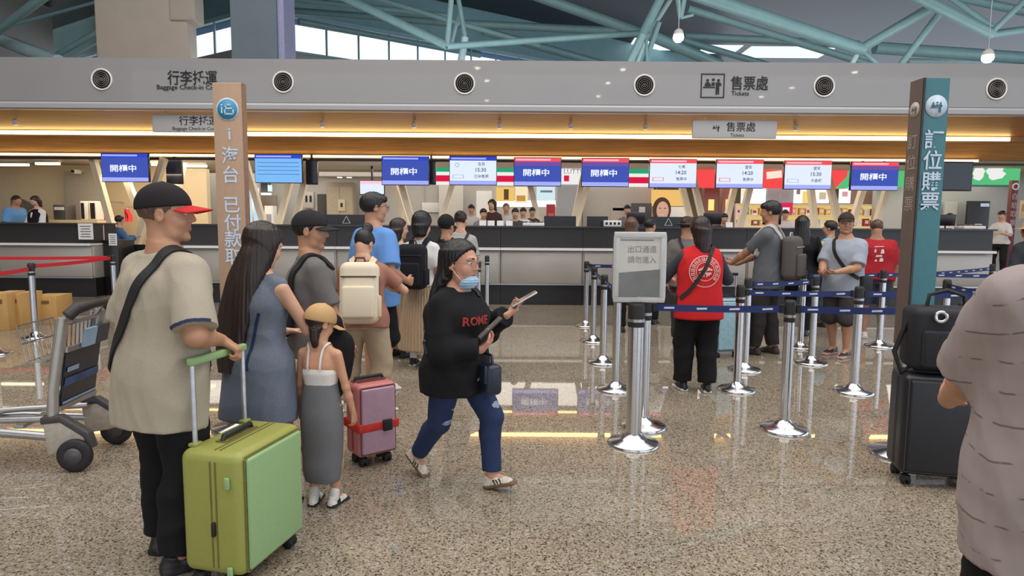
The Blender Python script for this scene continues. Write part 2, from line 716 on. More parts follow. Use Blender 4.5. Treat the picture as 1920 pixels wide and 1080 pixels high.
def skin_mats(tone):
    return [M('skin_%d_%d_%d' % tone, tone, 0.5, var=0.07, scale=14, spec=0.4),
            M('lips', (168, 104, 94), 0.45, var=0.05), M('eye_white', (215, 212, 206), 0.25, var=0.02),
            M('brow_and_iris', (32, 24, 22), 0.6, var=0.1)]


TORSO = {'m': [(-.11, .125, .105), (-.03, .168, .120), (.04, .163, .117), (.12, .152, .108), (.20, .153, .106), (.30, .168, .115), (.39, .178, .116), (.45, .160, .098), (.49, .115, .075), (.525, .066, .06), (.56, .056, .056)],
         'f': [(-.11, .130, .110), (-.03, .172, .118), (.04, .160, .108), (.12, .133, .094), (.19, .126, .090), (.28, .142, .104), (.34, .150, .116), (.41, .148, .098), (.455, .132, .082), (.49, .090, .064), (.52, .054, .052), (.56, .047, .048)]}


def person(label, loc, heading, H=1.70, sex='m', girth=1.0, lean=0.0, twist=0.0, side=0.0, pelvis=(0, 0, 0), head=(0, 0, 0), neck_fwd=0.02,
           hs=1.0, feet=None, hands=None, elbows=None, tone=(196, 152, 124), hair=None, top=None, bottom=None, shoes=None, cap=None, res=0.009,
           cres=0.011, seed=0, shoulder_drop=(0, 0), group=None, upto=None, belly=0.0, legs=True):
    S = H / 1.70
    f = sex == 'f'
    g = girth
    hands = hands or {}
    elbows = elbows or {}
    Pc = np.array((0, 0, 0.885 * S), np.float32) + np.array(pelvis, np.float32)
    Rt = rz(twist) @ ry(side) @ rx(-lean)
    T = lambda x, y, z: Pc + Rt @ np.array((x * S, y * S, z * S), np.float32)
    Hc = T(0, -0.012 + neck_fwd, 0.525) + (0.35 * Rt @ np.array((0, 0, 0.168 * S), np.float32) + 0.65 * np.array((0, 0, 0.168 * S), np.float32)) + np.array((0, 0.02 * S * math.sin(max(0, head[1])) * 2, -0.03 * S * abs(math.sin(head[1]))))
    Rh = rz(twist) @ rz(head[0]) @ rx(-head[1]) @ ry(head[2])
    h0 = 0.97 * S * hs
    hp = lambda x, y, z: Hc + Rh @ (np.array((x, y, z), np.float32) * h0)
    J = {'Hc': Hc, 'Rh': Rh, 'h0': h0, 'Pc': Pc, 'Rt': Rt, 'S': S, 'T': T}
    B = []
    keys = [(0, belly * math.exp(-((z - .12) / .1) ** 2) * 0.5, z, a * g, b * g * (1.0 if g <= 1 else 1 + (g - 1) * .5) + belly * math.exp(-((z - .12) / .1) ** 2) * 0.5) for z, a, b in TORSO['f' if f else 'm']]
    sc = lambda K, dx=0.0: [(a * S, b * S, z * S, c * S + dx, d * S + dx) for a, b, z, c, d in K]
    B.append(P_loft(sc(keys), Pc, Rt, 0, 0.03 * S))
    shw = (0.158 if f else 0.182) * (0.6 + 0.4 * g)
    neck_r = (0.045 if f else 0.056) * (0.75 + 0.25 * g)
    B.append(P_cone(T(0, -.012, .49), hp(0, -.028, -.05), (neck_r + .006) * S, neck_r * S, 0, 0.03 * S))
    ar = (0.80 if f else 1.0) * (0.5 + 0.5 * g)
    legr = (0.98 if f else 1.0) * (0.45 + 0.55 * g)
    # head and face
    Bh = [P_ell(hp(0, -.014, .030), np.array((.077, .097, .088)) * h0, Rh, 0, .02), P_ell(hp(0, .016, -.022), np.array((.064, .076, .088)) * h0, Rh, 0, .02),
          P_cone(hp(-.034, .030, -.078), hp(.034, .030, -.078), .030 * h0, .030 * h0, 0, .025 * h0), P_ell(hp(0, .068, -.096), np.array((.024, .020, .018)) * h0, Rh, 0, .018 * h0),
          P_ell(hp(.038, .055, -.03), np.array((.026, .026, .03)) * h0, Rh, 0, .018 * h0), P_ell(hp(-.038, .055, -.03), np.array((.026, .026, .03)) * h0, Rh, 0, .018 * h0),
          P_ell(hp(0, .077, .030), np.array((.052, .018, .013)) * h0, Rh, 0, .012 * h0)]
    for sx in (-1, 1):
        Bh.append(P_ell(hp(sx * .031, .099, .008), np.array((.018, .012, .0085)) * h0, Rh, 0, .008 * h0, sub=True))
        Bh.append(P_ell(hp(sx * .031, .078, .008), np.array((.0135, .0115, .0068)) * h0, Rh, 2, .002))
        Bh.append(P_cone(hp(sx * .016, .094, .034), hp(sx * .048, .080, .034), .0045 * h0, .0032 * h0, 3, .003))
        Bh.append(P_ell(hp(sx * .079, -.012, -.004), np.array((.011, .020, .033)) * h0, Rh @ rz(-sx * 0.35), 0, .008 * h0))
        Bh.append(P_ell(hp(sx * .090, -.008, -.002), np.array((.007, .010, .018)) * h0, Rh, 0, .005 * h0, sub=True))
    Bh += [P_cone(hp(0, .087, .022), hp(0, .104, -.020), .0075 * h0, .0105 * h0, 0, .010 * h0), P_ell(hp(.011, .096, -.025), np.array((.008, .009, .007)) * h0, Rh, 0, .006 * h0),
           P_ell(hp(-.011, .096, -.025), np.array((.008, .009, .007)) * h0, Rh, 0, .006 * h0), P_ell(hp(0, .081, -.057), np.array((.021, .0125, .005)) * h0, Rh, 1, .004 * h0),
           P_ell(hp(0, .079, -.066), np.array((.018, .0125, .006)) * h0, Rh, 1, .004 * h0)]
    # arms and hands
    arms = {}
    for s, nm in ((-1, 'L'), (1, 'R')):
        sh = T(s * shw, -0.005, (.432 if f else .440) - shoulder_drop[0 if s < 0 else 1])
        l1, l2 = .285 * S, .245 * S
        hd = hands.get(nm)
        if hd is None:
            wr = sh + np.array((s * .05 * S + (g - 1) * .12 * s * S, .07 * S, -.51 * S), np.float32)
            hd = dict(p=wr, d=(0, .12, -1), n=(-s, 0.15, 0), curl=.45)
        pole = elbows.get(nm, (s * .45, -1, -.25))
        el, wr = ik(sh, hd['p'], l1, l2, pole)
        arms[s] = (sh, el, wr)
        B.append(P_cone(sh, el, .054 * ar * S, .041 * ar * S, 0, .03 * S))
        B.append(P_cone(el, el + (wr - el) * .35, .041 * ar * S, .041 * ar * S, 0, .02 * S))
        B.append(P_cone(el + (wr - el) * .35, wr, .041 * ar * S, .0265 * (0.6 + .4 * ar) * S, 0, .02 * S))
        B.append(P_cone(T(s * .03, -.02, .535), sh + Rt @ np.array((-s * .03 * S, 0, .012 * S), np.float32), .030 * S, .038 * ar * S, 0, .04 * S))
        hsz = S * (0.92 if f else 1.0) * hd.get('size', 1.0)
        B += hand_prims(wr, hd['d'], hd['n'], s, hsz, hd.get('curl', .4), hd.get('spread', 1.0), res, hd.get('thumb', .5), point=hd.get('point', False))
        J['wrist_' + nm], J['elbow_' + nm], J['shoulder_' + nm] = wr, el, sh
        J['grip_' + nm] = wr + nrm(hd['d']) * .08 * S + nrm(hd['n']) * .03 * S
    # legs
    feet = feet or ((-.10, 0, 0, .18), (.10, 0, 0, -.18))
    lg = {}
    for s, nm, ft in ((-1, 'L', feet[0]), (1, 'R', feet[1])):
        yaw = ft[3]
        pit = ft[4] if len(ft) > 4 else 0.0
        Rf = rz(yaw) @ rx(pit)
        ank = np.array(ft[:3], np.float32) + np.array((0, 0, .082 * S), np.float32)
        hip = Pc + np.array((s * .088 * S * (0.7 + .3 * g), 0, -.005), np.float32)
        kn, ank = ik(hip, ank, .410 * S, .395 * S, rz(yaw) @ np.array((s * .12, 1, 0), np.float32))
        lg[s] = (hip, kn, ank, Rf)
        B.append(P_cone(hip, kn, .084 * legr * S, .054 * legr * S, 0, .03 * S))
        cf = kn + (ank - kn) * .3 + Rf @ np.array((0, -.012 * S, 0), np.float32)
        B.append(P_cone(kn, cf, .052 * legr * S, .056 * legr * S, 0, .03 * S))
        B.append(P_cone(cf, ank, .055 * legr * S, .036 * S, 0, .03 * S))
        B.append(P_cone(ank, ank + Rf @ np.array((0, .09 * S, -.05 * S), np.float32), .035 * S, .026 * S, 0, .02 * S))
        J['knee_' + nm], J['ankle_' + nm] = kn, ank
    root = thing('person', label, 'person', loc, heading, group)
    J['root'] = root

    iris = [hp(sx * .031, .0895, .008) for sx in (-1, 1)]

    def face_paint(c, m):
        for e in iris:
            m = np.where(((c - e) ** 2).sum(1) < (.0066 * h0) ** 2, 3, m)
        return m

    def put(name, me):
        o = bpy.data.objects.new(name, me)
        COL.objects.link(o)
        o.parent = root
        return o
    J['put'] = put
    Mw = Matrix.Translation(Vector(loc)) @ Matrix.Rotation(heading, 4, 'Z')
    J['W'] = lambda p: Mw @ Vector([float(x) for x in p])
    J['L'] = lambda p: np.array(Mw.inverted() @ Vector(p), np.float32)
    J['body'] = put('body', sdf_mesh('body', B + Bh, res, skin_mats(tone), paint=face_paint))
    J['hp'] = hp
    # ---- hair
    if hair:
        hm = M('hair_%s' % hair['mat'][0], hair['mat'][1], 0.42, var=0.35, scale=60, stretch=(1, 1, 0.08), bump=0.25)
        vol = hair.get('vol', 1.0)
        front = hair.get('front', .050)
        fc = (hp(0, front, .052), Rh @ nrm((0, .80, -.60)))
        low = (hp(0, 0, hair.get('nape', -.055)), Rh @ nrm((0, -.25, -1)))
        K = [P_ell(hp(0, -.018, .036), np.array((.083, .104, .094)) * h0 * vol, Rh, 0, .012, cuts=(fc, low))]
        fr = hair.get('fringe', 0)
        if fr:
            K.append(P_ell(hp(0, .045, .075), np.array((.068, .055, .038)) * h0, Rh, 0, .02))
        st = hair['style']
        if st == 'bun':
            bx = hair.get('bun', (0, -.07, .115))
            K.append(P_ell(hp(*bx), np.array((.042, .042, .038)) * h0 * hair.get('bsize', 1.0), Rh, 0, .012))
            K.append(P_cone(hp(0, -.05, .07), hp(*bx), .05 * h0, .025 * h0, 0, .02))
        if st in ('long', 'bob'):
            chain = hair['chain']
            K.append(P_loft([(c_[0] * S, c_[1] * S, c_[2] * S, r_[0] * S, r_[1] * S) for c_, r_ in reversed(chain)], Pc, Rt, 0, .05 * S, p=2.0))
        K += hair.get('extra', lambda hp, h0, Rh: [])(hp, h0, Rh)
        sub = hair.get('facecut')
        if sub:
            K.append(P_ell(hp(*sub[0]), np.array(sub[1]) * h0, Rh, 0, .012, sub=True))
        J['hair'] = put('hair', sdf_mesh('hair', K, cres * .8, [hm], disp=strands(.0022 * min(1, S), 60, float(Hc[0]), float(Hc[1]))))
    # ---- top
    if top:
        ls = top.get('loose', .018)
        hem = top.get('hem', -.10)
        K = []
        for (a, b, z, c, d) in keys:
            if z < hem or z > top.get('neck', .51):
                continue
            fl = top.get('flare', 0.0) * max(0, .15 - z)
            lo_ = ls * (1.0 if z < .40 else max(.35, 1 - (z - .40) * 8))
            mn = top.get('minr', 0)
            if z < .38 and mn:
                c, d = max(c, mn), max(d, mn * .68)
            if z < .13 and hem < .02:
                wq = min(1.0, (.13 - z) / .12)
                c, d = max(c, c + (.190 * (.45 + .55 * g) - c) * wq), max(d, d + (.128 * (.45 + .55 * g) - d) * wq)
            K.append((a, b, z, c + lo_ + fl, d + lo_ + fl))
        z0 = K[0]
        if z0[2] > hem + .01:
            k_ = (-hem - .0) * 0.0
            K.insert(0, (z0[0], z0[1], hem, z0[3] + top.get('flare', 0) * (z0[2] - hem) - (.0 if top.get('flare') else .004), z0[4] + top.get('flare', 0) * (z0[2] - hem)))
        zt = top.get('neck', .51)
        if K[-1][2] < zt - .004:
            l_ = K[-1]
            K.append((l_[0], l_[1], zt, l_[3] * .86, l_[4] * .9))
        G = [P_loft(sc(K), Pc, Rt, 0, .03 * S)]
        slv = top.get('sleeve', .6)
        for s in (-1, 1):
            sh, el, wr = arms[s]
            ls2 = top.get('sloose', ls * .9)
            if top.get('straps'):
                G.append(P_cone(T(s * .07, -.055, .42), T(s * .075, -.01, .50), .018 * S, .018 * S, 0, .02))
                continue
            if slv < 0:
                continue
            if slv == 0:
                G.append(P_cone(T(s * .05, -.01, .50), T(s * shw * .86, -.005, .455), .04 * S, .05 * S, 0, .03 * S))
                continue
            G.append(P_cone(T(s * .035, -.018, .505), sh + Rt @ np.array((-s * .03 * S, 0, .012 * S), np.float32), .040 * S, (.038 * ar + ls2 * .5 + .004) * S, 0, .045 * S))
            t1 = min(slv, 1.0)
            e1 = sh + (el - sh) * t1
            dr = nrm(el - sh)
            G.append(P_cone(sh, e1 + dr * .03 * S, (.054 * ar + ls2 * .55) * S, (.054 * ar - .010 * t1 + ls2 * 1.15) * S, 0, .04 * S, cuts=((e1, dr),) if slv <= 1 else ()))
            if slv > 1:
                t2 = slv - 1
                e2 = el + (wr - el) * t2
                dr = nrm(wr - el)
                G.append(P_cone(el, e2 + dr * .03 * S, (.044 * ar + ls2) * S, (.034 * ar + ls2 * .9) * S, 0, .03 * S, cuts=((e2, dr),)))
        if top.get('hood'):
            G.append(P_ell(T(0, -.10, .50), np.array((.12, .075, .07)) * S, Rt, 0, .03 * S))
        if top.get('collar'):
            G.append(P_cone(T(0, -.015, .50), T(0, -.01, .545), (neck_r + .022) * S, (neck_r + .013) * S, 0, .01 * S, cuts=((T(0, 0, .548), Rt @ nrm((0, -.25, 1))),)))
        if top.get('cut_neck'):
            G.append(P_ell(T(0, .075, .525), np.array((.065, .06, .05)) * S, Rt, 0, .01, sub=True))
        if top.get('extra'):
            G += top['extra'](J)
        J['top'] = put(top.get('name', 'shirt'), sdf_mesh('shirt', G, cres, top['mats'], disp=top.get('disp') or folds(top.get('fold', .011) * S, seed + 3), paint=top['paint'](J) if top.get('paint') else None))
    # ---- bottom
    if bottom:
        kd = bottom['kind']
        ls = bottom.get('loose', .02)
        if kd in ('trousers', 'shorts'):
            wz = bottom.get('waist', .10)
            K = [(a, b, z, c + .012, d + .012) for (a, b, z, c, d) in keys if z <= wz]
            G = [P_loft(sc(K), Pc, Rt, 0, .04 * S)]
            ln = bottom.get('length', 1.0)
            for s in (-1, 1):
                hip, kn, ank, Rf = lg[s]
                r0, r1, r2 = (.086 * legr + ls * .7) * S, (.056 * legr + ls) * S, (.036 + bottom.get('ankle', ls)) * S
                if kd == 'shorts':
                    if ln <= 1:
                        e = hip + (kn - hip) * ln
                        d_ = nrm(kn - hip)
                        G.append(P_cone(hip, e + d_ * .03, r0, r1 * 1.12, 0, .03 * S, cuts=((e, d_),)))
                    else:
                        G.append(P_cone(hip, kn, r0, r1, 0, .03 * S))
                        e = kn + (ank - kn) * (ln - 1)
                        d_ = nrm(ank - kn)
                        G.append(P_cone(kn, e + d_ * .03, r1, r1, 0, .03 * S, cuts=((e, d_),)))
                else:
                    G.append(P_cone(hip, kn, r0, r1, 0, .03 * S))
                    e = kn + (ank - kn) * ln
                    d_ = nrm(ank - kn)
                    cf = kn + (ank - kn) * .3 + Rf @ np.array((0, -.012 * S, 0), np.float32)
                    rc = max((.056 * legr + ls * .8) * S, r1 * .72 + r2 * .28)
                    G.append(P_cone(kn, cf, r1 * .95, rc * .97, 0, .012 * S))
                    G.append(P_cone(cf, e + d_ * .02, rc * .97, r2, 0, .012 * S, cuts=((e, d_),)))
            J['bottom'] = put(bottom.get('name', kd), sdf_mesh(kd, G, cres, bottom['mats'], disp=folds(bottom.get('fold', .011) * S, seed + 9, 11, 12), paint=bottom['paint'](J) if bottom.get('paint') else None))
        else:
            keysz = [(x * S, y * S, z * S, a * S, b * S) for (x, y, z, a, b) in bottom['keys']]
            G = [P_loft(keysz, (Pc[0], Pc[1], 0), rz(twist), 0, .02 * S, p=2.1)]
            if bottom.get('extra'):
                G += bottom['extra'](J)
            J['bottom'] = put(bottom.get('name', 'skirt'), sdf_mesh('skirt', G, cres, bottom['mats'], disp=bottom.get('disp') or folds(.006 * S, seed + 5, 14, 4)))
    # ---- shoes
    if shoes:
        for s in (-1, 1):
            hip, kn, ank, Rf = lg[s]
            A = lambda x, y, z: ank + Rf @ (np.array((x, y, z), np.float32) * S)
            hgt = shoes.get('high', .0)
            G = [P_box(A(0, .045, -.071), np.array((.030, .108, .003)) * S, Rf, .0095 * S, 1, .004),
                 P_cone(A(0, -.045, -.045), A(0, .03, -.038), .034 * S, .038 * S, 0, .02 * S, cuts=((A(0, 0, -.076), Rf @ V3(0, 0, -1)),)),
                 P_cone(A(0, .03, -.040), A(0, .115, -.054), .038 * S, .027 * S, 0, .02 * S, cuts=((A(0, 0, -.076), Rf @ V3(0, 0, -1)),)),
                 P_cone(A(0, -.022, -.03), A(0, -.02, .0 + hgt), .036 * S, .041 * S, 0, .02 * S, cuts=((A(0, -.02, .005 + hgt), Rf @ nrm((0, .2, 1))),))]
            pt = None
            if shoes.get('paint'):
                pt = shoes['paint'](A, Rf, S, ank)
            J['shoe'] = put('shoe', sdf_mesh('shoe', G, min(cres, .007) if cres < .012 else cres, shoes['mats'], paint=pt))
            if shoes.get('sock'):
                put('sock', sdf_mesh('sock', [P_cone(A(0, -.012, -.02), A(0, -.012, .0) + (kn - ank) * shoes.get('sockh', .16), .041 * S, .044 * S, 0, .01)], cres, [shoes['sock']]))
    # ---- baseball cap
    if cap:
        cz = cap.get('z', .030)
        cm = cap['mats']
        cv = cap.get('size', 1.0)
        crown = put('cap', sdf_mesh('cap', [P_ell(hp(0, -.016, .036), np.array((.0885, .111, .102)) * h0 * cv, Rh, 0, .01, cuts=((hp(0, 0, cz - .012), Rh @ nrm((0, .10, -1))),)),
                                           P_ell(hp(0, -.016, .036 + .101 * cv), np.array((.009, .009, .006)) * h0, Rh, 0, .004)], cres * .7, [cm[0]]))
        mb = MB()
        Lv = cap.get('visor', .075)

        def vis(u, v, up):
            a = (u * 2 - 1) * 1.05
            bx, by = .0875 * cv * math.sin(a), -.016 + .110 * cv * math.cos(a)
            e = max(0.0, math.cos(a * 1.05)) ** .55
            x = bx * (1 + .02 * v)
            y = by + Lv * v * e - .012 * v * 0
            z = cz - .006 - .016 * v * e - .045 * (1 - math.cos(a)) + (.004 if up else 0)
            return [float(t) for t in hp(x, y, z)]
        mb.grid(lambda u, v: vis(u, v, True), 20, 5).grid(lambda u, v: vis(u, v, False), 20, 5)
        nn = 21 * 6
        o_ = 0
        edge = [(u * 6 + 5) for u in range(21)]
        mb.f += [(edge[i], edge[i + 1], edge[i + 1] + nn, edge[i] + nn) for i in range(20)]
        mb.m += [0] * 20
        mb.sm += [True] * 20
        mb.build('visor', cm[1], crown)
    return J

# ------------------------------------------------------------------ floor
def floor_material():
    m = bpy.data.materials.new('polished_granite')
    m.use_nodes = True
    n, l = m.node_tree.nodes, m.node_tree.links
    b = n['Principled BSDF']
    tc = n.new('ShaderNodeTexCoord')
    vo = n.new('ShaderNodeTexVoronoi')
    vo.inputs['Scale'].default_value = 135
    l.new(tc.outputs['Object'], vo.inputs['Vector'])
    sep = n.new('ShaderNodeSeparateColor')
    l.new(vo.outputs['Color'], sep.inputs[0])
    r = n.new('ShaderNodeValToRGB')
    r.color_ramp.interpolation = 'CONSTANT'
    cols = [(0.0, (78, 70, 60)), (0.14, (136, 125, 109)), (0.42, (154, 142, 125)), (0.72, (168, 157, 140)), (0.90, (182, 173, 157))]
    e = r.color_ramp.elements
    e[0].position, e[0].color = cols[0][0], lin(cols[0][1])
    e[1].position, e[1].color = cols[1][0], lin(cols[1][1])
    for p, c in cols[2:]:
        x = e.new(p)
        x.color = lin(c)
    l.new(sep.outputs[0], r.inputs[0])
    nz = n.new('ShaderNodeTexNoise')
    nz.inputs['Scale'].default_value = 1.3
    nz.inputs['Detail'].default_value = 4
    l.new(tc.outputs['Object'], nz.inputs['Vector'])
    r2 = n.new('ShaderNodeValToRGB')
    r2.color_ramp.elements[0].position, r2.color_ramp.elements[0].color = 0.3, (0.86, 0.86, 0.87, 1)
    r2.color_ramp.elements[1].position, r2.color_ramp.elements[1].color = 0.7, (1.08, 1.06, 1.03, 1)
    l.new(nz.outputs['Fac'], r2.inputs[0])
    mx = n.new('ShaderNodeMix')
    mx.data_type = 'RGBA'
    mx.blend_type = 'MULTIPLY'
    mx.inputs[0].default_value = 1.0
    l.new(r.outputs[0], mx.inputs[6])
    l.new(r2.outputs[0], mx.inputs[7])
    br = n.new('ShaderNodeTexBrick')
    br.offset = 0.0
    br.inputs['Scale'].default_value = 1.0
    br.inputs['Brick Width'].default_value = 1.2
    br.inputs['Row Height'].default_value = 1.2
    br.inputs['Mortar Size'].default_value = 0.0025
    br.inputs['Mortar Smooth'].default_value = 0.4
    br.inputs['Color1'].default_value = (1, 1, 1, 1)
    br.inputs['Color2'].default_value = (0.95, 0.95, 0.95, 1)
    br.inputs['Mortar'].default_value = (0.55, 0.53, 0.5, 1)
    l.new(tc.outputs['Object'], br.inputs['Vector'])
    m2 = n.new('ShaderNodeMix')
    m2.data_type = 'RGBA'
    m2.blend_type = 'MULTIPLY'
    m2.inputs[0].default_value = 1.0
    l.new(mx.outputs[2], m2.inputs[6])
    l.new(br.outputs['Color'], m2.inputs[7])
    l.new(m2.outputs[2], b.inputs['Base Color'])
    b.inputs['Roughness'].default_value = 0.022
    b.inputs['IOR'].default_value = 1.5
    return m


struct(MB().box((0, 14, -0.1), (70, 60, 0.2)).build('floor', floor_material()))

# ------------------------------------------------------------------ fascia, timber soffit and light lines
Zy = lambda y, Y: at(960, y, Y).z
M_fascia = M('fascia_paint', (144, 142, 142), 0.30, var=0.02, scale=1.5, coat=0.5)
M_fascia.node_tree.nodes['Principled BSDF'].inputs['Coat Roughness'].default_value = 0.03
M_lip = M('fascia_lip', (178, 177, 180), 0.3, var=0.02)
M_wood = M('soffit_timber', (180, 132, 78), 0.45, var=0.22, scale=5, stretch=(0.25, 6, 6))
M_dark = M('dark_trim', (58, 44, 36), 0.5)
M_white = M('white_paint', (225, 222, 216), 0.5, var=0.03)
M_black = M('black_gloss', (26, 24, 26), 0.25, var=0.05)
M_blackm = M('black_matt', (30, 29, 30), 0.6, var=0.1)
M_ink = M('black_ink', (18, 17, 19), 0.6)
M_chrome = M('brushed_steel', (205, 205, 208), 0.2, 1.0, var=0.05, scale=40)
M_steel = M('satin_steel', (176, 176, 178), 0.32, 0.9, var=0.06, scale=20, stretch=(1, 1, 0.1))

YF = 13.0
zft, zfl, zfb = Zy(113.5, YF), Zy(197, YF), Zy(211, YF)
mb = MB()
mb.prism([(-15, YF, zft), (-15, YF, zfl + .02), (-15, YF + .02, zfl), (-15, YF + .7, zfl), (-15, YF + .7, zft)], (0, 0, 0), (31, 0, 0), 0)
mb.prism([(-15, YF - .03, zfl), (-15, YF - .045, zfl - .04), (-15, YF - .03, zfb + .03), (-15, YF + .02, zfb), (-15, YF + .1, zfb), (-15, YF + .1, zfl)], (0, 0, 0), (31, 0, 0), 1)
struct(mb.build('fascia_beam', [M_fascia, M_lip]))

Y1, Y2 = 15.2, 15.55
z1, z2 = Zy(255, Y1), Zy(299, Y2)
xr1, xr2 = at(1889, 265, Y1).x, at(1830, 300, Y2).x
mb = MB()
mb.prism([(-15, YF + .1, zfb + .02), (-15, Y1, z1 + .06), (-15, Y1, z1 - .05), (-15, Y1 + .06, z1 - .07), (-15, Y2, z2 + .06), (-15, Y2 + .1, z2 + .06), (-15, Y2 + .1, zft), (-15, YF + .1, zft)], (0, 0, 0), (31, 0, 0), 0)
struct(mb.build('ceiling_soffit', M_wood))
struct(MB().box((0.5, Y2 + .12, z2 - .03), (31, .12, .05)).build('trim_1', M_dark))
struct(MB().box((0.5, 25.0, z2 + .11), (31, 18.7, .1)).build('ceiling_hall', M('hall_ceiling', (205, 198, 186), 0.7, var=0.03)))
M_led = E('warm_led', (255, 214, 140), 8.0)
M_led2 = E('warm_led_thin', (255, 218, 150), 4.5)
for nm, (Y, z, h, xr, mt, lab) in enumerate(((Y1 - .05, z1 - .005, .085, xr1, M_led, 'upper broad warm LED line running along the timber soffit'), (Y2 - .06, z2 + .035, .05, xr2, M_led2, 'lower thin warm LED line along the soffit edge above the screens'))):
    t = thing('light_strip', lab, 'light', (0, Y, z), group='light lines of the soffit')
    MB().box(((xr - 14) / 2, .02, 0), (xr + 14, .05, h + .02)).build('housing', M_dark, t)
    MB().box(((xr - 14) / 2, -.02, 0), (xr + 13.98, .045, h)).build('diffuser', mt, t)

# spotlights under the soffit
for i, (px, py) in enumerate(((32, 236), (605, 226), (777, 227), (937, 229), (1070, 230), (1210, 232), (1490, 235))):
    Y = 13.9
    p = at(px, py, Y)
    zs = zfb + .02 + (Y - YF - .1) / (Y1 - YF - .1) * (z1 + .04 - zfb)
    t = thing('ceiling_spotlight', 'small white spotlight under the timber soffit, ' + ('far left near the edge', 'first right of the tan post', 'second right of the tan post', 'third right of the tan post', 'fourth right of the tan post', 'left of the grey ticket sign', 'right of the grey ticket sign')[i], 'spotlight', (p.x, Y, zs), group='spotlights of the soffit')
    MB().tube([(0, 0, 0), (0, 0, -.06)], .018, 10).build('stem', M_white, t)
    MB().lathe([(.035, 0), (.05, .02), (.05, .11), (.03, .12)], 14, (0, -.02, -.15), Matrix.Rotation(R(25), 3, 'X')).build('lamp_head', M_white, t)
    MB().lathe([(.04, 0), (.04, .004)], 14, (0, -.025, -.153), Matrix.Rotation(R(25), 3, 'X')).build('lens', E('spot_lens', (255, 240, 215), 1.5), t)

# round air nozzles in the fascia
for i, (px, py) in enumerate(((191, 149), (531, 154), (871, 157), (1208, 160), (1545, 162), (1868, 167))):
    p = at(px, py, YF)
    wh = ('left of the baggage lettering', 'right of the tan sign post', 'in the middle of the fascia', 'left of the ticket pictogram', 'right of the ticket lettering', 'right of the teal sign post')[i]
    t = thing('air_nozzle', 'round black air nozzle with white ring ' + wh, 'air vent', (p.x, YF, p.z), group='round air nozzles of the fascia')
    q = Matrix.Rotation(R(90), 3, 'X')
    MB().lathe([(.178, 0), (.215, 0), (.212, .02), (.20, .026), (.186, .024), (.178, .01)], 36, (0, 0, 0), q).build('ring', M_white, t)
    MB().lathe([(.0, -.0), (.18, .001), (.18, .008), (0, .008)], 36, (0, 0, 0), q).build('backing', M_blackm, t)
    for rr in (.035, .07, .105, .14):
        MB().lathe([(rr - .006, .008), (rr - .004, .03), (rr + .004, .03), (rr + .006, .008)], 30, (0, 0, 0), q).build('louver_ring', M('nozzle_grey', (118, 115, 114), .5), t)
    MB().lathe([(0.001, .04), (.012, .036), (.016, .02), (.016, .006)], 14, (0, 0, 0), q).build('hub', M('nozzle_grey', (118, 115, 114), .5), t)


# pictogram: clerk behind a counter with two travellers (flat marks)
def pictogram(mb, o, h, mi=0, box=True, X=XP, Z=UPZ):
    o = Vector(o)
    X, Z = Vector(X), Vector(Z)
    N = X.cross(Z)

    def disc(x, z, r, n=14):
        mb.add([o + X * (x + r * math.cos(2 * PI * k / n)) * h + Z * (z + r * math.sin(2 * PI * k / n)) * h for k in range(n)], [tuple(range(n))], mi)

    def poly(pts):
        mb.add([o + X * x * h + Z * z * h for x, z in pts], [tuple(range(len(pts)))], mi)
    for x, z in ((-.22, .22), (.02, .25), (.24, .22)):
        disc(x, z, .06)
    poly([(-.34, -.02), (-.32, .10), (-.26, .145), (-.16, .145), (-.10, .08), (-.06, -.02)])
    poly([(-.05, .0), (-.05, .14), (.09, .14), (.09, .0)])
    poly([(.14, .02), (.12, .12), (.18, .145), (.30, .145), (.36, .08), (.36, .0), (.28, .0), (.28, -.36), (.22, -.36), (.21, -.08), (.19, -.36), (.13, -.36)])
    poly([(-.40, -.04), (.10, -.04), (.10, -.09), (-.40, -.09)])
    if box:
        w = .5
        for (x0, z0, x1, z1_) in ((-w, -w, w, -w + .045), (-w, w - .045, w, w), (-w, -w + .03, -w + .045, w - .03), (w - .045, -w + .03, w, w - .03)):
            poly([(x0, z0), (x1, z0), (x1, z1_), (x0, z1_)])


# fascia lettering
e = .012
t = thing('wall_sign', 'black baggage check-in lettering on the grey fascia', 'sign', (0, YF - e, 0))
p = at(361, 146, YF)
MB().text('行李托運', .30, (p.x, 0, p.z), XP, UPZ, width=at(408, 146, YF).x - at(315, 146, YF).x, bold=.003).build('chinese_lettering', M_ink, t)
p = at(362, 165, YF)
MB().text('Baggage Check-in Counter', .125, (p.x, 0, p.z), XP, UPZ, bold=.001, width=1.42).build('english_lettering', M_ink, t)
t = thing('wall_sign', 'black ticket pictogram and ticket office lettering on the grey fascia', 'sign', (0, YF - e, 0))
p = at(1336, 161, YF)
mb = MB()
pictogram(mb, (p.x, 0, p.z), .47)
mb.build('pictogram', M_ink, t)
p = at(1405, 156, YF)
MB().text('售票處', .29, (p.x, 0, p.z), XP, UPZ, width=.74, bold=.003).build('chinese_lettering', M_ink, t)
p = at(1371, 175, YF)
MB().text('Tickets', .12, (p.x, 0, p.z), XP, UPZ, align='LEFT', bold=.001).build('english_lettering', M_ink, t)

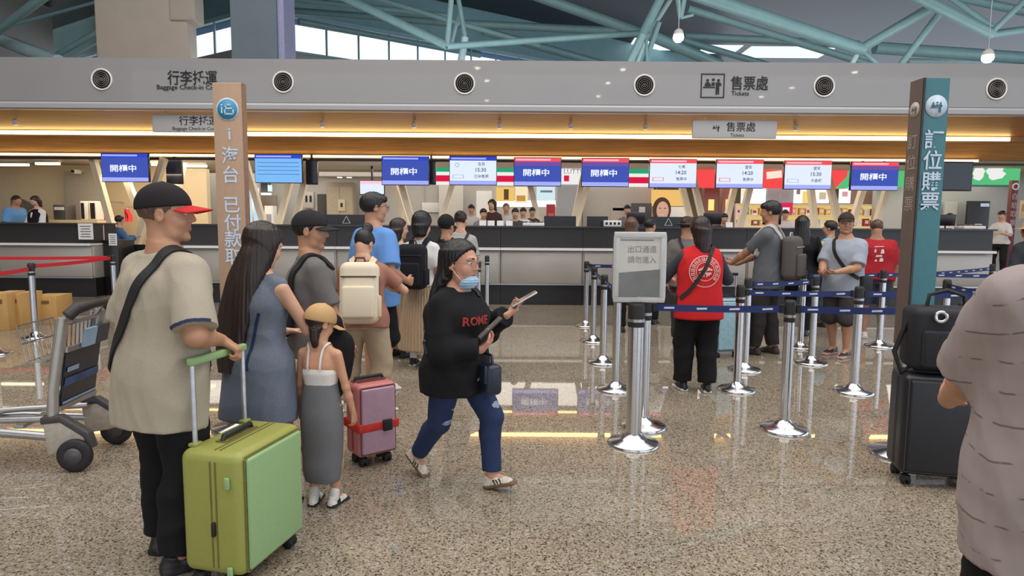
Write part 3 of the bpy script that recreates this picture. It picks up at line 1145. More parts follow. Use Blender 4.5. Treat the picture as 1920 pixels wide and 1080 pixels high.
# grey hanging signs under the soffit
M_signgrey = M('sign_grey', (186, 184, 184), 0.4, var=0.02)
for (x0, y0, x1, y1, s1, s2, lab) in ((287, 215, 450, 248, '行李托運', 'Baggage Check-in Counter', 'grey hanging sign lettered for baggage check-in, below the fascia behind the tan post'), (1297, 226, 1457, 260, '售票處', 'Tickets', 'grey hanging ticket sign with pictogram, below the fascia')):
    Ys = 13.22
    a, b = at(x0, y1, Ys), at(x1, y0, Ys)
    cx, cz, w, h = (a.x + b.x) / 2, (a.z + b.z) / 2, b.x - a.x, abs(b.z - a.z)
    t = thing('hanging_sign', lab, 'sign', (cx, Ys, cz), group='grey hanging signs')
    MB().box((0, 0, 0), (w, .06, h)).build('sign_box', M_signgrey, t, bevel=.02)
    for sx in (-.35, .35):
        MB().tube([(sx * w, 0, h / 2), (sx * w, 0, h / 2 + .06)], .008, 8).build('hanger', M_steel, t)
    tick = s2 == 'Tickets'
    MB().text(s1, .20, (.06 if not tick else .12, -.032, .05), XP, UPZ, bold=.002).build('chinese_lettering', M_ink, t)
    MB().text(s2, .095, (.04 if not tick else .05, -.032, -.115), XP, UPZ, bold=.001).build('english_lettering', M_ink, t)
    if tick:
        mb = MB()
        pictogram(mb, (-.38, -.032, .02), .20, box=False)
        mb.build('pictogram', M_ink, t)

# ------------------------------------------------------------------ roof structure above the fascia
M_teal = M('teal_steel', (126, 164, 168), 0.38, 0.0, var=0.06, scale=4, spec=0.6)
M_teal2 = M('pale_teal_steel', (172, 202, 206), 0.4, var=0.05, scale=4)
M_roof = M('dark_roof', (22, 24, 34), 0.45, var=0.25, scale=1.2, stretch=(4, 0.3, 1))
M_sky = E('sky_light', (226, 238, 248), 1.25)
M_skyb = E('sky_blue', (150, 196, 236), 0.95)

for i, (a, b, c, d) in enumerate(((-.6, 27.7, 2.0, 1.1), (7.6, 35.0, 2.8, 2.2), (11.2, 35.9, 2.0, 1.6), (15.0, 36.4, 4.6, 2.2), (-19, 20.5, 2.0, 1.2))):
    struct(MB().box((a, b, 11.08), (c, d, .04)).build('window_%d' % (i + 1), M_sky))

# V-plan clerestory glazing far behind the fascia
C0 = at(480, 17, 24.5)
_yr, _yl = 24.5 + (36 - C0.x) / 1.53, 24.5 + (C0.x + 34) / 1.575
struct(MB().prism([(-34, -16, 11.1), (36, -16, 11.1), (36, _yr, 11.1), (C0.x, 24.6, 11.1), (-34, _yl, 11.1)], (0, 0, 0), (0, 0, .2)).build('roof', M_roof))
z_t, z_s = C0.z, Zy(104, 24.5) + .25
M_frame = M('glazing_frame', (150, 186, 196), 0.4, var=0.04)
M_glassblue = M('blue_sunshade', (120, 160, 200), 0.5, var=0.05)
wi = 7
for (dx, ln, nm) in ((1.53, 26.0, 'right'), (-1.575, 18.0, 'left')):
    d = Vector((dx, 1, 0)).normalized()
    nv = Vector((-d.y, d.x, 0))
    o = Vector((C0.x, C0.y, 0))
    struct(MB().prism([o + Vector((0, 0, z_s)), o + d * ln + Vector((0, 0, z_s)), o + d * ln + Vector((0, 0, 3.4)), o + Vector((0, 0, 3.4))], (0, 0, 0), nv * .25).build('wall_clerestory_' + nm, M('clerestory_wall', (176, 172, 170), .6)))
    mb = MB()
    for k in range(int(ln / 1.3) + 1):
        q = o + d * (k * 1.3)
        mb.beam(q + Vector((0, 0, z_s)), q + Vector((0, 0, z_t)), .07, .07)
    mb.beam(o + Vector((0, 0, z_t)), o + d * ln + Vector((0, 0, z_t)), .16, .16)
    mb.beam(o + Vector((0, 0, z_s)), o + d * ln + Vector((0, 0, z_s)), .1, .1)
    struct(mb.build('window_%d' % wi, M_frame))
    wi += 1
    # overhanging blue eave outside the glass, bright sky below it
    e0 = o - nv * 0 + d * 0
    out = Vector((0, 1, 0))
    struct(MB().prism([o + Vector((0, .3, z_t - .02)), o + d * ln + Vector((0, .3, z_t - .02)), o + d * ln + Vector((0, .5, z_t - .20)), o + Vector((0, .5, z_t - .20))], (0, 0, 0), (0, 0, .08)).build('roof_eave_' + nm, M_glassblue))
    struct(MB().prism([o + Vector((0, .15, z_t + .1)), o + d * ln + Vector((0, .15, z_t + .1)), o + d * ln + Vector((0, .15, z_t + 1.8)), o + Vector((0, .15, z_t + 1.8))], (0, 0, 0), (0, .2, 0)).build('roof_edge_' + nm, M_teal))

# columns
M_col = M('column_beige', (176, 166, 154), 0.5, var=0.04, scale=2)
M_slate = M('column_slate', (92, 104, 116), 0.5, var=0.04, scale=2)
Yc = 15.9
a, b = at(180, 100, Yc), at(312, 100, Yc)
c, c2 = at(352, 100, Yc), at(369, 100, Yc)
struct(MB().box(((a.x + b.x) / 2, Yc + .5, 7.9), (b.x - a.x, 1.0, 6.6)).box(((b.x + c.x) / 2, Yc + .25, 7.9), (c.x - b.x, .5, 6.6)).box((c2.x - .3, Yc + .2, Zy(20, Yc) + 1.6), (.62, .5, 3.8)).build('column_beige', M_col, bevel=.05, bseg=3))
a, b, c = at(433, 60, 14.6), at(519, 60, 14.6), at(531, 60, 14.6)
struct(MB().box(((a.x + b.x) / 2, 15.0, 7.8), (b.x - a.x, .8, 6.6)).box(((b.x + c.x) / 2, 15.03, 7.8), (c.x - b.x, .74, 6.6), mi=1).build('column_slate', [M_slate, M('column_edge', (140, 142, 176), .4)]))


def truss(label, segs):
    t = thing('roof_truss', label, 'roof truss', (0, 0, 0))
    t['kind'] = 'structure'
    for s in segs:
        x1, y1, Ya, x2, y2, Yb, w = s[:7]
        mt = s[7] if len(s) > 7 else M_teal
        p, q = at(x1, y1, Ya), at(x2, y2, Yb)
        u = (q - p).normalized()
        out = lambda x, y: x < 0 or x > 1920 or y < 2
        if out(x1, y1):
            p = p - u * min(4.0, max(0.0, (11.0 - p.z) / max(.05, -u.z)) if u.z < -.05 else 4.0)
        if out(x2, y2):
            q = q + u * min(4.0, max(0.0, (11.0 - q.z) / max(.05, u.z)) if u.z > .05 else 4.0)
        wm = w * (Ya + Yb) / 2 / FPX
        mb = MB()
        mb.tube([p, q], wm / 2, 12)
        mb.build('roof_beam', mt, t)
    return t


truss('teal steel roof truss left of the beige column', [
    (-60, 100, 19, 80, -4, 17, 15), (20, 48, 21, 200, -2, 21, 6), (-40, 58, 20, 110, 116, 18, 24, M_teal2), (92, 112, 20, 240, 26, 20, 10), (120, 116, 21, 200, 70, 21, 5, M_teal2), (-30, -2, 22, 120, -40, 22, 20)])
truss('teal steel roof truss with kinked lower chord, above the middle of the fascia', [
    (630, -12, 18, 838, 86, 17, 15), (838, 87, 17, 1205, 62, 19, 11), (838, 88, 17, 847, -12, 17, 10), (858, -10, 18, 872, 70, 18, 9), (872, 70, 18, 864, 118, 18, 13, M_teal2), (860, 30, 18.4, 846, 85, 17.4, 6, M_teal2),
    (520, 18, 23, 850, 44, 22, 12), (540, -2, 22, 840, 30, 21, 10), (690, -8, 20, 860, 44, 19, 9), (860, 44, 22, 1190, 60, 21, 14), (868, 46, 19.5, 1010, 86, 21, 10), (1000, -10, 20, 1206, 64, 19.5, 18), (905, 58, 22, 1130, 120, 25, 14), (560, 40, 24, 900, 104, 30, 10)])
truss('teal steel roof truss at the tree-like node left of the middle ceiling lamp', [
    (1178, 122, 18, 1206, 62, 18, 15), (1192, 122, 18.3, 1214, 64, 18.3, 9, M_teal2), (1206, 62, 18, 1242, -10, 17, 16), (1216, 64, 18.4, 1262, -10, 17.4, 9, M_teal2), (1208, 122, 18.6, 1236, 40, 18, 10), (1210, 62, 18.2, 1214, 122, 18.4, 7),
    (1270, -8, 17, 1276, 34, 17, 9), (1284, -8, 17, 1276, 34, 17, 9), (1276, 34, 17, 1300, 28, 17, 5), (1210, 62, 19, 1350, 122, 21, 20), (1260, 70, 20, 1440, 122, 22, 12), (1285, 68, 21, 1610, 84, 20, 14)])
truss('teal steel roof truss with crossing heavy beams above the ticket lettering', [
    (1300, -12, 17, 1618, 94, 18, 24), (1290, 16, 18.5, 1640, 124, 19.5, 13), (1614, 92, 18, 1752, 10, 17, 17), (1688, 122, 18, 1764, 22, 17.2, 12), (1612, 92, 18, 1650, 124, 18, 9), (1612, 92, 18, 1596, 122, 18, 9, M_teal2), (1640, 90, 19, 1960, 112, 19, 22),
    (1710, -12, 16.5, 1860, 64, 17, 20), (1860, 64, 17, 1960, 50, 17, 13), (1858, 62, 17, 1934, -12, 16, 10), (1770, -12, 18, 1862, 52, 18, 11), (1790, -6, 19, 1960, 30, 19, 16), (1700, 116, 20, 1960, 118, 22, 12, M_teal2)])

# bright round ceiling lamps hung in the trusses
for (px, py, Y, lab) in ((1272, 70, 16.5, 'round lit ceiling lamp beside the tree-like truss node'), (1852, 108, 16.0, 'round lit ceiling lamp above the teal sign post')):
    p = at(px, py, Y)
    t = thing('ceiling_lamp', lab, 'lamp', p, group='round lamps in the roof truss')
    MB().lathe([(.125, .055), (.13, .07), (.10, .16), (.05, .2)], 24).build('lamp_shade', M_white, t)
    MB().lathe([(.0, -.13), (.07, -.115), (.12, -.06), (.135, .0), (.12, .05), (.10, .06)], 24).build('bulb', E('lamp_glow', (255, 238, 214), 9.0), t)
    MB().tube([(0, 0, .2), (0, 0, 11.1 - p.z)], .012, 8).build('hanger', M_steel, t)

# round lamps hung in the roof over the passengers, mirrored as small dots in the glossy fascia
for i, (px, py) in enumerate(((895, 127), (913, 151), (913, 188), (1140, 155), (1122, 180), (1168, 130), (1485, 164), (1428, 181), (1603, 135))):
    p = at(px, py, YF)
    dz = (p.z - CAM_Z) / YF
    zl = 8.0
    run = (zl - p.z) / dz
    q = Vector((p.x * (YF + run) / YF, YF - run, zl))
    if q.y < -15.5:
        q = Vector((p.x * 28.4 / YF, -15.4, p.z + 28.4 * dz))
    t = thing('ceiling_lamp', 'round lamp hung over the passenger hall, mirrored as a bright dot in the fascia', 'lamp', q, group='round lamps over the passenger hall')
    MB().lathe([(.12, 0), (.13, .03), (.10, .14), (.05, .18)], 18).build('lamp_shade', M_white, t)
    MB().lathe([(.0, -.06), (.08, -.04), (.115, .0), (.115, .01)], 18).build('bulb', E('hall_lamp_glow', (255, 244, 226), 40.0), t)
    MB().tube([(0, 0, .18), (0, 0, 11.1 - q.z)], .012, 6).build('hanger', M_steel, t)

# ------------------------------------------------------------------ counters
M_front = M('silver_front', (172, 165, 157), 0.35, 0.3, var=0.04, scale=3, stretch=(1, 1, 6))
M_top = M('counter_top', (52, 48, 48), 0.3, var=0.06)
M_upper = M('counter_upper_black', (40, 36, 36), 0.35, var=0.08, scale=2)
M_kick = M('counter_kick', (28, 26, 27), 0.3, var=0.08)
M_ledge = M('ledge_white', (224, 222, 220), 0.35, var=0.02)


def counter_unit(x0, x1, Y, group, label):
    t = thing('check_in_counter', label, 'counter', ((x0 + x1) / 2, Y, 0), group=group)
    w = x1 - x0 - .006
    MB().box((0, .42, .19), (w, .76, .37)).build('kick_panel', M_kick, t)
    MB().box((0, .42, .70), (w, .80, .64)).build('body', M_front, t, bevel=.006)
    MB().box((0, .0, .70), (w - .05, .03, .58)).build('front_panel', M_front, t, bevel=.008)
    MB().box((0, .38, 1.055), (w, .92, .045)).build('ledge', M_ledge, t)
    MB().box((0, .42, 1.265), (w, .74, .375)).build('upper_panel', M_upper, t)
    MB().box((0, -.02, .395), (w, .03, .03)).build('bumper_rail', M_steel, t)
    return t


x_s = -0.22
seg = 1.54
wh = ['leftmost, behind the man in the black and red cap', 'behind the long-haired woman in denim', 'behind the man in the grey cap', 'behind the man in the blue shirt', 'right of the two women with black hair', 'behind the walking woman holding phones', 'behind the pair of far barrier posts', 'behind the exit sign stand', 'behind the person in the red vest', 'behind the man in the grey t-shirt and shorts', 'right of the teal sign post']
for k in range(-4, 6):
    counter_unit(x_s + seg * k, x_s + seg * (k + 1), 12.0, 'units of the long check-in counter', 'silver and black counter unit, ' + wh[k + 4])
MB_ = MB().box((x_s + seg, 12.40, 1.4685), (seg * 10 + .04, .86, .03))
tag(MB_.build('countertop', M_top), 'continuous dark worktop along the long check-in counter', 'worktop')

xl = at(176, 500, 12.8).x
for k in range(3):
    counter_unit(xl - 1.9 * (k + 1), xl - 1.9 * k, 12.8, 'units of the left check-in counter', 'silver and black counter unit of the left desk, ' + ('at its right end with pasted notices', 'behind the red tape', 'furthest from the gangway')[k])
tag(MB().box((xl - 2.85, 13.2, 1.4685), (5.74, .86, .03)).build('countertop', M_top), 'dark worktop along the left counter in front of the uniformed clerk', 'worktop')
# notices
for (x0, y0, x1, y1, lab, tint) in ((148, 419, 174, 449, 'printed paper notice taped on the black front of the left counter', (225, 222, 218)), (183, 422, 194, 452, 'narrow white and pink notice at the corner of the left counter', (232, 205, 210)), (211, 452, 225, 474, 'small white card beside the seated person in blue', (225, 224, 222))):
    a, b = (at(x0, y1, 12.76), at(x1, y0, 12.76)) if x0 < 180 else (at(x0, y1, 13.15), at(x1, y0, 13.15))
    o = thing('paper_notice', lab, 'notice', ((a.x + b.x) / 2, 12.755 if x0 < 180 else 13.16 if x0 < 200 else 13.05, a.z if x0 < 180 else 1.135 if x0 < 200 else 1.03), group='paper notices')
    w, h = b.x - a.x, b.z - a.z
    MB().box((0, 0, h / 2), (w, .006, h)).build('sheet', M('paper_%d' % x0, tint, .7, var=.02), o)
    mb = MB()
    for r_ in range(5):
        mb.box((0, -.005, h * (.82 - .16 * r_)), (w * (.72 - .1 * (r_ % 2)), .003, h * .05))
    mb.build('printed_lines', M('print_grey', (90, 86, 90), .7), o)

t = thing('end_cabinet', 'black end cabinet beside the baggage scale of the left counter', 'cabinet', (xl + .165, 13.1, 0))
MB().box((0, .3, .564), (.30, .6, 1.128)).build('body', M_black, t, bevel=.008)
MB().box((0, .3, 1.131), (.31, .61, .006)).build('top', M_top, t)
# baggage scale beside the left counter
t = thing('baggage_scale', 'steel baggage scale at the end of the left counter', 'scale', (xl + .62, 13.0, 0))
MB().box((0, .3, .14), (.44, 1.0, .28)).build('base', M_steel, t, bevel=.02)
MB().box((0, .3, .33), (.46, 1.02, .08)).build('platform', M_chrome, t, bevel=.015)
MB().box((-.1, .75, .72), (.5, .06, .62)).build('side_panel', M_black, t)

# rear desks that carry the timber struts
mb = MB()
tag(mb.box((2.2, 15.9, .70), (17.4, 1.0, 1.40)).build('rear_desk', M('rear_desk_paint', (206, 200, 190), .5, var=.03), bevel=.01), 'long pale rear desk below the row of blue screens', 'desk')
struct(MB().box((1.5, 14.08, .20), (15.8, 2.44, .40)).build('floor_platform', M_wood))
struct(MB().box((xl - 2.6, 14.6, .20), (5.6, 1.7, .40)).build('floor_platform_left', M_wood))
tag(MB().box((2.2, 15.86, 1.42), (17.5, 1.12, .04)).build('worktop', M_ledge), 'white top of the long rear desk', 'worktop')

# low black back screens with the white triangle mark
for (px0, px1, pt, lab) in ((600, 700, 650, 'low black panel with white triangle mark behind the man in blue'), (1198, 1330, 1253, 'low black panel with white triangle mark behind the exit sign stand'), (1020, 1080, 0, 'low black panel right of the brown-haired standing clerk'), (1100, 1140, 0, 'low black panel left of the white rack box')):
    Yp = 12.76
    a, b = at(px0, 424, Yp), at(px1, 404, Yp)
    t = thing('counter_screen', lab, 'counter panel', ((a.x + b.x) / 2, Yp, 1.4835), group='low black panels on the counter')
    MB().box((0, 0, .10), (b.x - a.x, .03, .20)).build('panel', M_black, t)
    MB().box((0, 0, .003), (b.x - a.x, .12, .006)).build('foot', M_black, t)
    if pt:
        px = at(pt, 415, Yp).x - (a.x + b.x) / 2
        mb = MB()
        for (u, v, w_, x_) in ((-.075, .03, 0, .17), (0, .17, .075, .03), (.075, .03, -.075, .03)):
            mb.beam((px + u, -.018, v), (px + w_, -.018, x_), .018, .006)
        mb.build('triangle_mark', M_white, t)

# things on the counter
rg = random.Random(5)
small = [(905, 'white'), (921, 'white'), (938, 'white'), (955, 'white'), (1000, 'tray'), (1148, 'rack'), (1192, 'monitor'), (1336, 'monitor'), (1368, 'white'), (1448, 'monitor'), (600, 'white'), (1775, 'monitor'), (1820, 'tray'), (1836, 'white')]
names = {'white': ('card_holder', 'small white card holder on the dark worktop', 'card holder'), 'tray': ('document_tray', 'pale document tray with paper forms', 'tray'), 'rack': ('pen_rack', 'white rack box with dark slots on the worktop', 'box'), 'monitor': ('counter_monitor', 'small black monitor facing the clerk across the counter', 'monitor')}
where = {905: 'left of the brown-haired clerk', 921: 'in front of the brown-haired clerk', 938: 'beside the clear stand, under the yellow board', 955: 'below the left end of the yellow board', 1000: 'below the fifth screen', 1148: 'left of the exit sign stand', 1192: 'partly behind the exit sign stand', 1336: 'right of the red vest', 1368: 'left of the man with the grey backpack', 1448: 'beside the man with the grey backpack', 600: 'behind the man in the grey cap', 1775: 'just right of the teal post', 1820: 'right of the teal post', 1836: 'near the right counter end'}
for px, kd in small:
    p = at(px, 420, 12.6)
    nm, lab, ct = names[kd]
    t = thing(nm, lab + ', ' + where[px], ct, (p.x, 12.62, 1.4845), group='small things on the counter')
    if kd == 'white':
        MB().box((0, 0, .05), (.13, .02, .10), Matrix.Rotation(R(-12), 3, 'X')).build('card', M_white, t)
        MB().box((0, .02, .004), (.13, .08, .008)).build('foot', M_white, t)
    elif kd == 'tray':
        MB().box((0, 0, .03), (.42, .3, .06)).build('tray', M_ledge, t, bevel=.01)
        for k in range(4):
            MB().box((-.15 + .1 * k, 0, .075), (.07, .2, .03)).build('paper_form', M('form_dark', (110, 90, 80), .7), t)
    elif kd == 'rack':
        MB().box((0, 0, .06), (.34, .16, .12)).build('box', M_white, t, bevel=.008)
        for k in range(4):
            MB().box((-.12 + .08 * k, -.082, .06), (.045, .006, .05)).build('slot', M_ink, t)
    else:
        MB().box((0, 0, .17), (.36, .03, .22), Matrix.Rotation(R(8), 3, 'X')).build('screen_back', M_black, t, bevel=.008)
        MB().tube([(0, .02, .01), (0, .02, .12)], .015, 8).build('neck', M_black, t)
        MB().box((0, .02, .006), (.2, .14, .012)).build('base', M_black, t)

# ------------------------------------------------------------------ timber struts behind the counters
M_strut = M('strut_timber', (232, 220, 196), 0.5, var=0.08, scale=6, stretch=(3, 3, 0.4))
struts = [(175, 299, 205, 406, 1), (242, 349, 268, 415, 1), (309, 293, 258, 456, 1), (347, 293, 337, 333, 1), (461, 307, 493, 415, 0), (543, 345, 525, 413, 0), (583, 295, 556, 407, 0), (739, 347, 756, 401, 0), (754, 347, 768, 397, 0), (848, 348, 833, 398, 0),
          (995, 354, 1008, 407, 0), (1100, 352, 1080, 422, 0), (1089, 352, 1077, 411, 0), (1280, 355, 1295, 415, 0), (1303, 350, 1316, 408, 0), (1376, 355, 1362, 415, 0), (1405, 355, 1387, 426, 0), (1520, 355, 1527, 413, 0), (1556, 350, 1571, 410, 0), (1618, 355, 1603, 402, 0), (1663, 355, 1647, 408, 0)]
swh = ['left edge of the first blue screen', 'below the first blue screen', 'right of the first blue screen, behind the capped man', 'short stretch seen above the black and red cap', 'just right of the tan sign post', 'under the light blue screen', 'right of the light blue screen', 'under the third screen, left of a pair', 'under the third screen, right of a pair', 'under the fourth screen, behind the woman in grey',
       'under the fifth screen, by the red kiosk', 'under the sixth screen, right of a pair', 'under the sixth screen, left of a pair', 'under the seventh screen, left of a pair', 'under the seventh screen, right of a pair', 'under the eighth screen, left of a pair', 'under the eighth screen, right of a pair', 'under the ninth screen', 'right of the ninth screen', 'under the last screen, left of a pair', 'under the last screen, right of a pair']
for i, (a, b, c, d, fl) in enumerate(struts):
    Y = (15.68, 16.16, 15.68, 16.16)[i % 4] if not fl else (15.9, 16.3, 15.55, 16.7)[i % 4]
    ztop, zbot = z2 - .02, (0.0 if fl else 1.44)
    p, q = at(a, b, Y), at(c, d, Y)
    k = (ztop - q.z) / (p.z - q.z)
    T_ = q + (p - q) * k
    k = (zbot - q.z) / (p.z - q.z)
    B_ = q + (p - q) * k
    t = thing('timber_strut', 'leaning pale timber strut, ' + swh[i], 'strut', B_, group='leaning timber struts')
    MB().beam((0, 0, .02), T_ - B_, .17, .13).build('post', M_strut, t)
    MB().box((0, 0, .01), (.26, .2, .02)).build('foot_plate', M_steel, t)

# ------------------------------------------------------------------ hanging screens
M_scr_blue = E('screen_blue', (70, 88, 182), 1.0, .08, 1.5)
M_scr_hdr = E('screen_header_blue', (52, 74, 208), 1.0)
M_scr_red = E('screen_header_red', (240, 84, 92), 1.05)
M_scr_pink = E('screen_pink', (252, 186, 206), 1.05)
M_scr_lav = E('screen_lavender', (166, 174, 250), 1.05)
M_scr_white = E('screen_white', (226, 236, 250), 1.05, .03)
M_scr_sky = E('screen_sky', (126, 186, 244), 1.05, .06)
M_txt_w = E('screen_text_white', (236, 242, 255), 1.1)
M_txt_d = E('screen_text_dark', (84, 92, 128), 1.0)
M_txt_teal = E('screen_text_teal', (128, 196, 204), 1.0)
M_scr_purple = E('screen_purple', (118, 84, 166), 1.0)
YS = 15.0
screens = [(234, 314, 'blue', None), (522, 316, 'sky', None), (760, 320, 'blue', None), (887, 320, 'white', ('吉貝', '15:30', '已停售票')), (1008, 322, 'red', None), (1135, 323, 'red', None), (1262, 325, 'pink', ('七美', '14:20', '售票中')), (1387, 326, 'pink', ('望安', '14:20', '售票中')), (1515, 328, 'pink2', ('望安', '15:30', '大倉嶼')), (1640, 330, 'red', None)]
ordn = ['first blue window-open screen at the far left', 'light blue timetable screen right of the tan post', 'blue window-open screen above the man in blue', 'white screen with blue header showing 15:30', 'red-headed window-open screen left of the small white shop sign', 'red-headed window-open screen right of the small white shop sign', 'white screen with red header showing 14:20, left of its twin', 'white screen with red header showing 14:20, right of its twin', 'white screen with red header and a teal button, showing 15:30', 'red-headed window-open screen beside the teal sign post']
for i, (px, py, kd, tx) in enumerate(screens):
    p = at(px, py, YS)
    w, h = 86 * YS / FPX, 51 * YS / FPX
    t = thing('display_screen', ordn[i], 'screen', (p.x, YS, p.z), group='row of hanging screens')
    MB().box((0, .04, 0), (w + .03, .07, h + .03)).build('bezel', M_black, t, bevel=.008)
    for sx in (-.25, .25):
        MB().box((sx, .34, z2 - .045 - p.z), (.05, .56, .04)).build('mount', M_black, t)
    f = -.001

    def rect(nm, x0, z0, x1, z1_, mt, dy=0.0):
        MB().box(((x0 + x1) / 2 * w, f - dy, (z0 + z1_) / 2 * h), ((x1 - x0) * w, .004, (z1_ - z0) * h)).build(nm, mt, t)
    hdr = {'blue': M_scr_hdr, 'sky': M_scr_hdr, 'white': M_scr_hdr}.get(kd, M_scr_red)
    body = {'blue': M_scr_blue, 'sky': M_scr_sky, 'white': M_scr_white, 'red': M_scr_blue}.get(kd, M_scr_white)
    rect('display', -.5, -.5, .5, .5, body)
    rect('header_band', -.5, .36, .5, .5, hdr, .004)
    rect('header_lettering', -.47, .40, .28, .46, M_scr_pink if hdr is M_scr_red else M_scr_lav, .008)
    if kd != 'sky':
        rect('footer_band', -.5, -.5, .5, -.36, M_scr_lav, .004)
    if kd in ('blue', 'red'):
        if kd == 'red':
            rect('upper_band', -.5, .22, .5, .36, M_scr_purple, .004)
        MB().text('開櫃中', .17, (-.03 * w, f - .009, -.03 * h), XP, UPZ, bold=.003, width=.56 * w).build('lettering', M_txt_w, t)
    elif kd == 'sky':
        for r_ in range(4):
            rect('timetable_line', -.45, .20 - .14 * r_, .45, .225 - .14 * r_, E('timetable_ink', (84, 130, 206), 1.0), .004)
    else:
        a, b, c = tx
        MB().text(a, .085, (.18 * w, f - .009, .24 * h), XP, UPZ, bold=.001).build('destination_lettering', M_txt_d, t)
        MB().text(b, .12, (.17 * w, f - .009, .03 * h), XP, UPZ, bold=.002).build('time_lettering', M_txt_d, t)
        MB().text(c, .085, (.18 * w, f - .009, -.20 * h), XP, UPZ, bold=.001).build('status_lettering', M_txt_d, t)
        if kd == 'white':
            mb = MB().lathe([(.035, 0), (.05, 0), (.05, .004), (.035, .004)], 20, (-.34 * w, f - .004, .2 * h), Matrix.Rotation(R(90), 3, 'X'))
            mb.build('emblem', M_txt_teal, t)
        bc = M_txt_teal if kd in ('white', 'pink2') else M_scr_red
        rect('button_frame', -.44, -.28, -.20, -.15, bc, .004)
        rect('button_face', -.425, -.265, -.215, -.165, M_scr_white, .006)
# screens turned the other way, seen edge on and from behind
for (x0, x1, y0, y1, Y, lab) in ((574, 594, 299, 346, 15.4, 'dark back of a screen right of the light blue screen'), (800, 817, 302, 346, 15.4, 'dark back of a screen right of the third screen'), (312, 340, 300, 345, 16.0, 'dark back of a screen above the capped man'), (1765, 1826, 303, 358, 14.6, 'large switched-off dark screen right of the teal sign post')):
    a, b = at(x0, y1, Y), at(x1, y0, Y)
    t = thing('display_screen', lab, 'screen', ((a.x + b.x) / 2, Y, (a.z + b.z) / 2), group='dark screens')
    w, h = b.x - a.x, b.z - a.z
    MB().box((0, .04, 0), (w, .08, h)).build('bezel', M_black, t, bevel=.01)
    MB().box((0, -.002, 0), (w * .94, .006, h * .9)).build('display', M('dark_display', (46, 48, 62), .2), t)
    if Y < 15.2:
        MB().box((0, .58, h * .42), (.05, 1.02, .05)).build('mount', M_black, t)
    else:
        MB().box((0, .05, h / 2 + .06), (.05, .05, .14)).build('mount', M_black, t)

# ------------------------------------------------------------------ walls behind the counters
M_wallgrey = M('hall_wall_grey', (184, 179, 173), 0.6, var=0.03, scale=1)
M_wallbeige = M('hall_wall_beige', (206, 186, 152), 0.6, var=0.03, scale=1)
M_wallpanel = M('hall_wall_panel', (160, 146, 128), 0.55, var=0.05, scale=2)
YB = 21.0
struct(MB().box((at(700, 400, YB).x + 1.5, YB + .1, 1.7), (9.6, .2, 3.4)).build('wall_back', M_wallgrey))
struct(MB().box((-14.0, 18.7, 1.7), (10.4, .2, 3.4)).build('wall_left_back', M_wallbeige))
a = at(390, 400, 18.6).x
struct(MB().box((at(430, 400, 19.9).x - .4, 20.3, 1.7), (2.4, .2, 3.4)).build('wall_left_middle', M_wallgrey))
struct(MB().box((at(1800, 400, 19).x + 4.5, 19.1, 1.7), (14, .2, 3.4)).build('wall_right_back', M_wallgrey))
struct(MB().box((at(1230, 400, 26).x, 26.1, 1.7), (26, .2, 3.4)).build('wall_shops_back', M('shop_wall', (188, 180, 168), .6)))
struct(MB().box((-21, 10, 5.5), (.2, 40, 11)).build('wall_left', M('hall_side_wall', (170, 164, 156), .6)))
# bulkhead in the middle bay and its downlights
a, b = at(598, 330, 19.4), at(722, 300, 19.4)
struct(MB().box(((a.x + b.x) / 2, 19.9, (a.z + b.z) / 2), (b.x - a.x, 1.0, b.z - a.z)).build('trim_2', M('bulkhead_paint', (186, 180, 172), .5)))
for px, py, lab in ((637, 337, 'small round downlight left of its twin above the beige cabinet'), (655, 340, 'small round downlight right of its twin above the beige cabinet')):
    p = at(px, py, 19.6)
    t = thing('ceiling_downlight', lab, 'downlight', (p.x, 19.6, a.z), group='downlights of the middle bay')
    MB().lathe([(.0, -.03), (.075, -.03), (.075, -.005)], 16).build('lens', E('downlight', (255, 244, 226), 5), t)
    MB().lathe([(.08, -.02), (.10, -.02), (.10, 0), (.08, 0)], 16).build('ring', M_white, t)


def slab(nm, lab, ct, x0, y0, x1, y1, Y, d, mat, group=None, parts=None, bev=.006, to_floor=False, hang=False):
    """A board, cabinet or panel given by its corners in the photo and its distance."""
    a, b = at(x0, y1, Y), at(x1, y0, Y)
    z0 = 0.0 if to_floor else a.z
    t = thing(nm, lab, ct, ((a.x + b.x) / 2, Y, z0), group=group)
    w, h = b.x - a.x, b.z - z0
    MB().box((0, d / 2, h / 2), (w, d, h)).build('panel', mat, t, bevel=bev)
    if hang:
        for sx in (-.35, .35):
            MB().tube([(sx * w, d / 2, h - .005), (sx * w, d / 2, z2 + .07 - z0)], .008, 6).build('hanger_rod', M_steel, t)
    for q in parts or ():
        nm2, u0, v0, u1, v1, m2 = q
        MB().box((((u0 + u1) / 2 - .5) * w, -.006, (1 - (v0 + v1) / 2) * h), ((u1 - u0) * w, .012, (v1 - v0) * h)).build(nm2, m2, t)
    return t, w, h


M_door = M('door_dark', (52, 46, 44), .5)
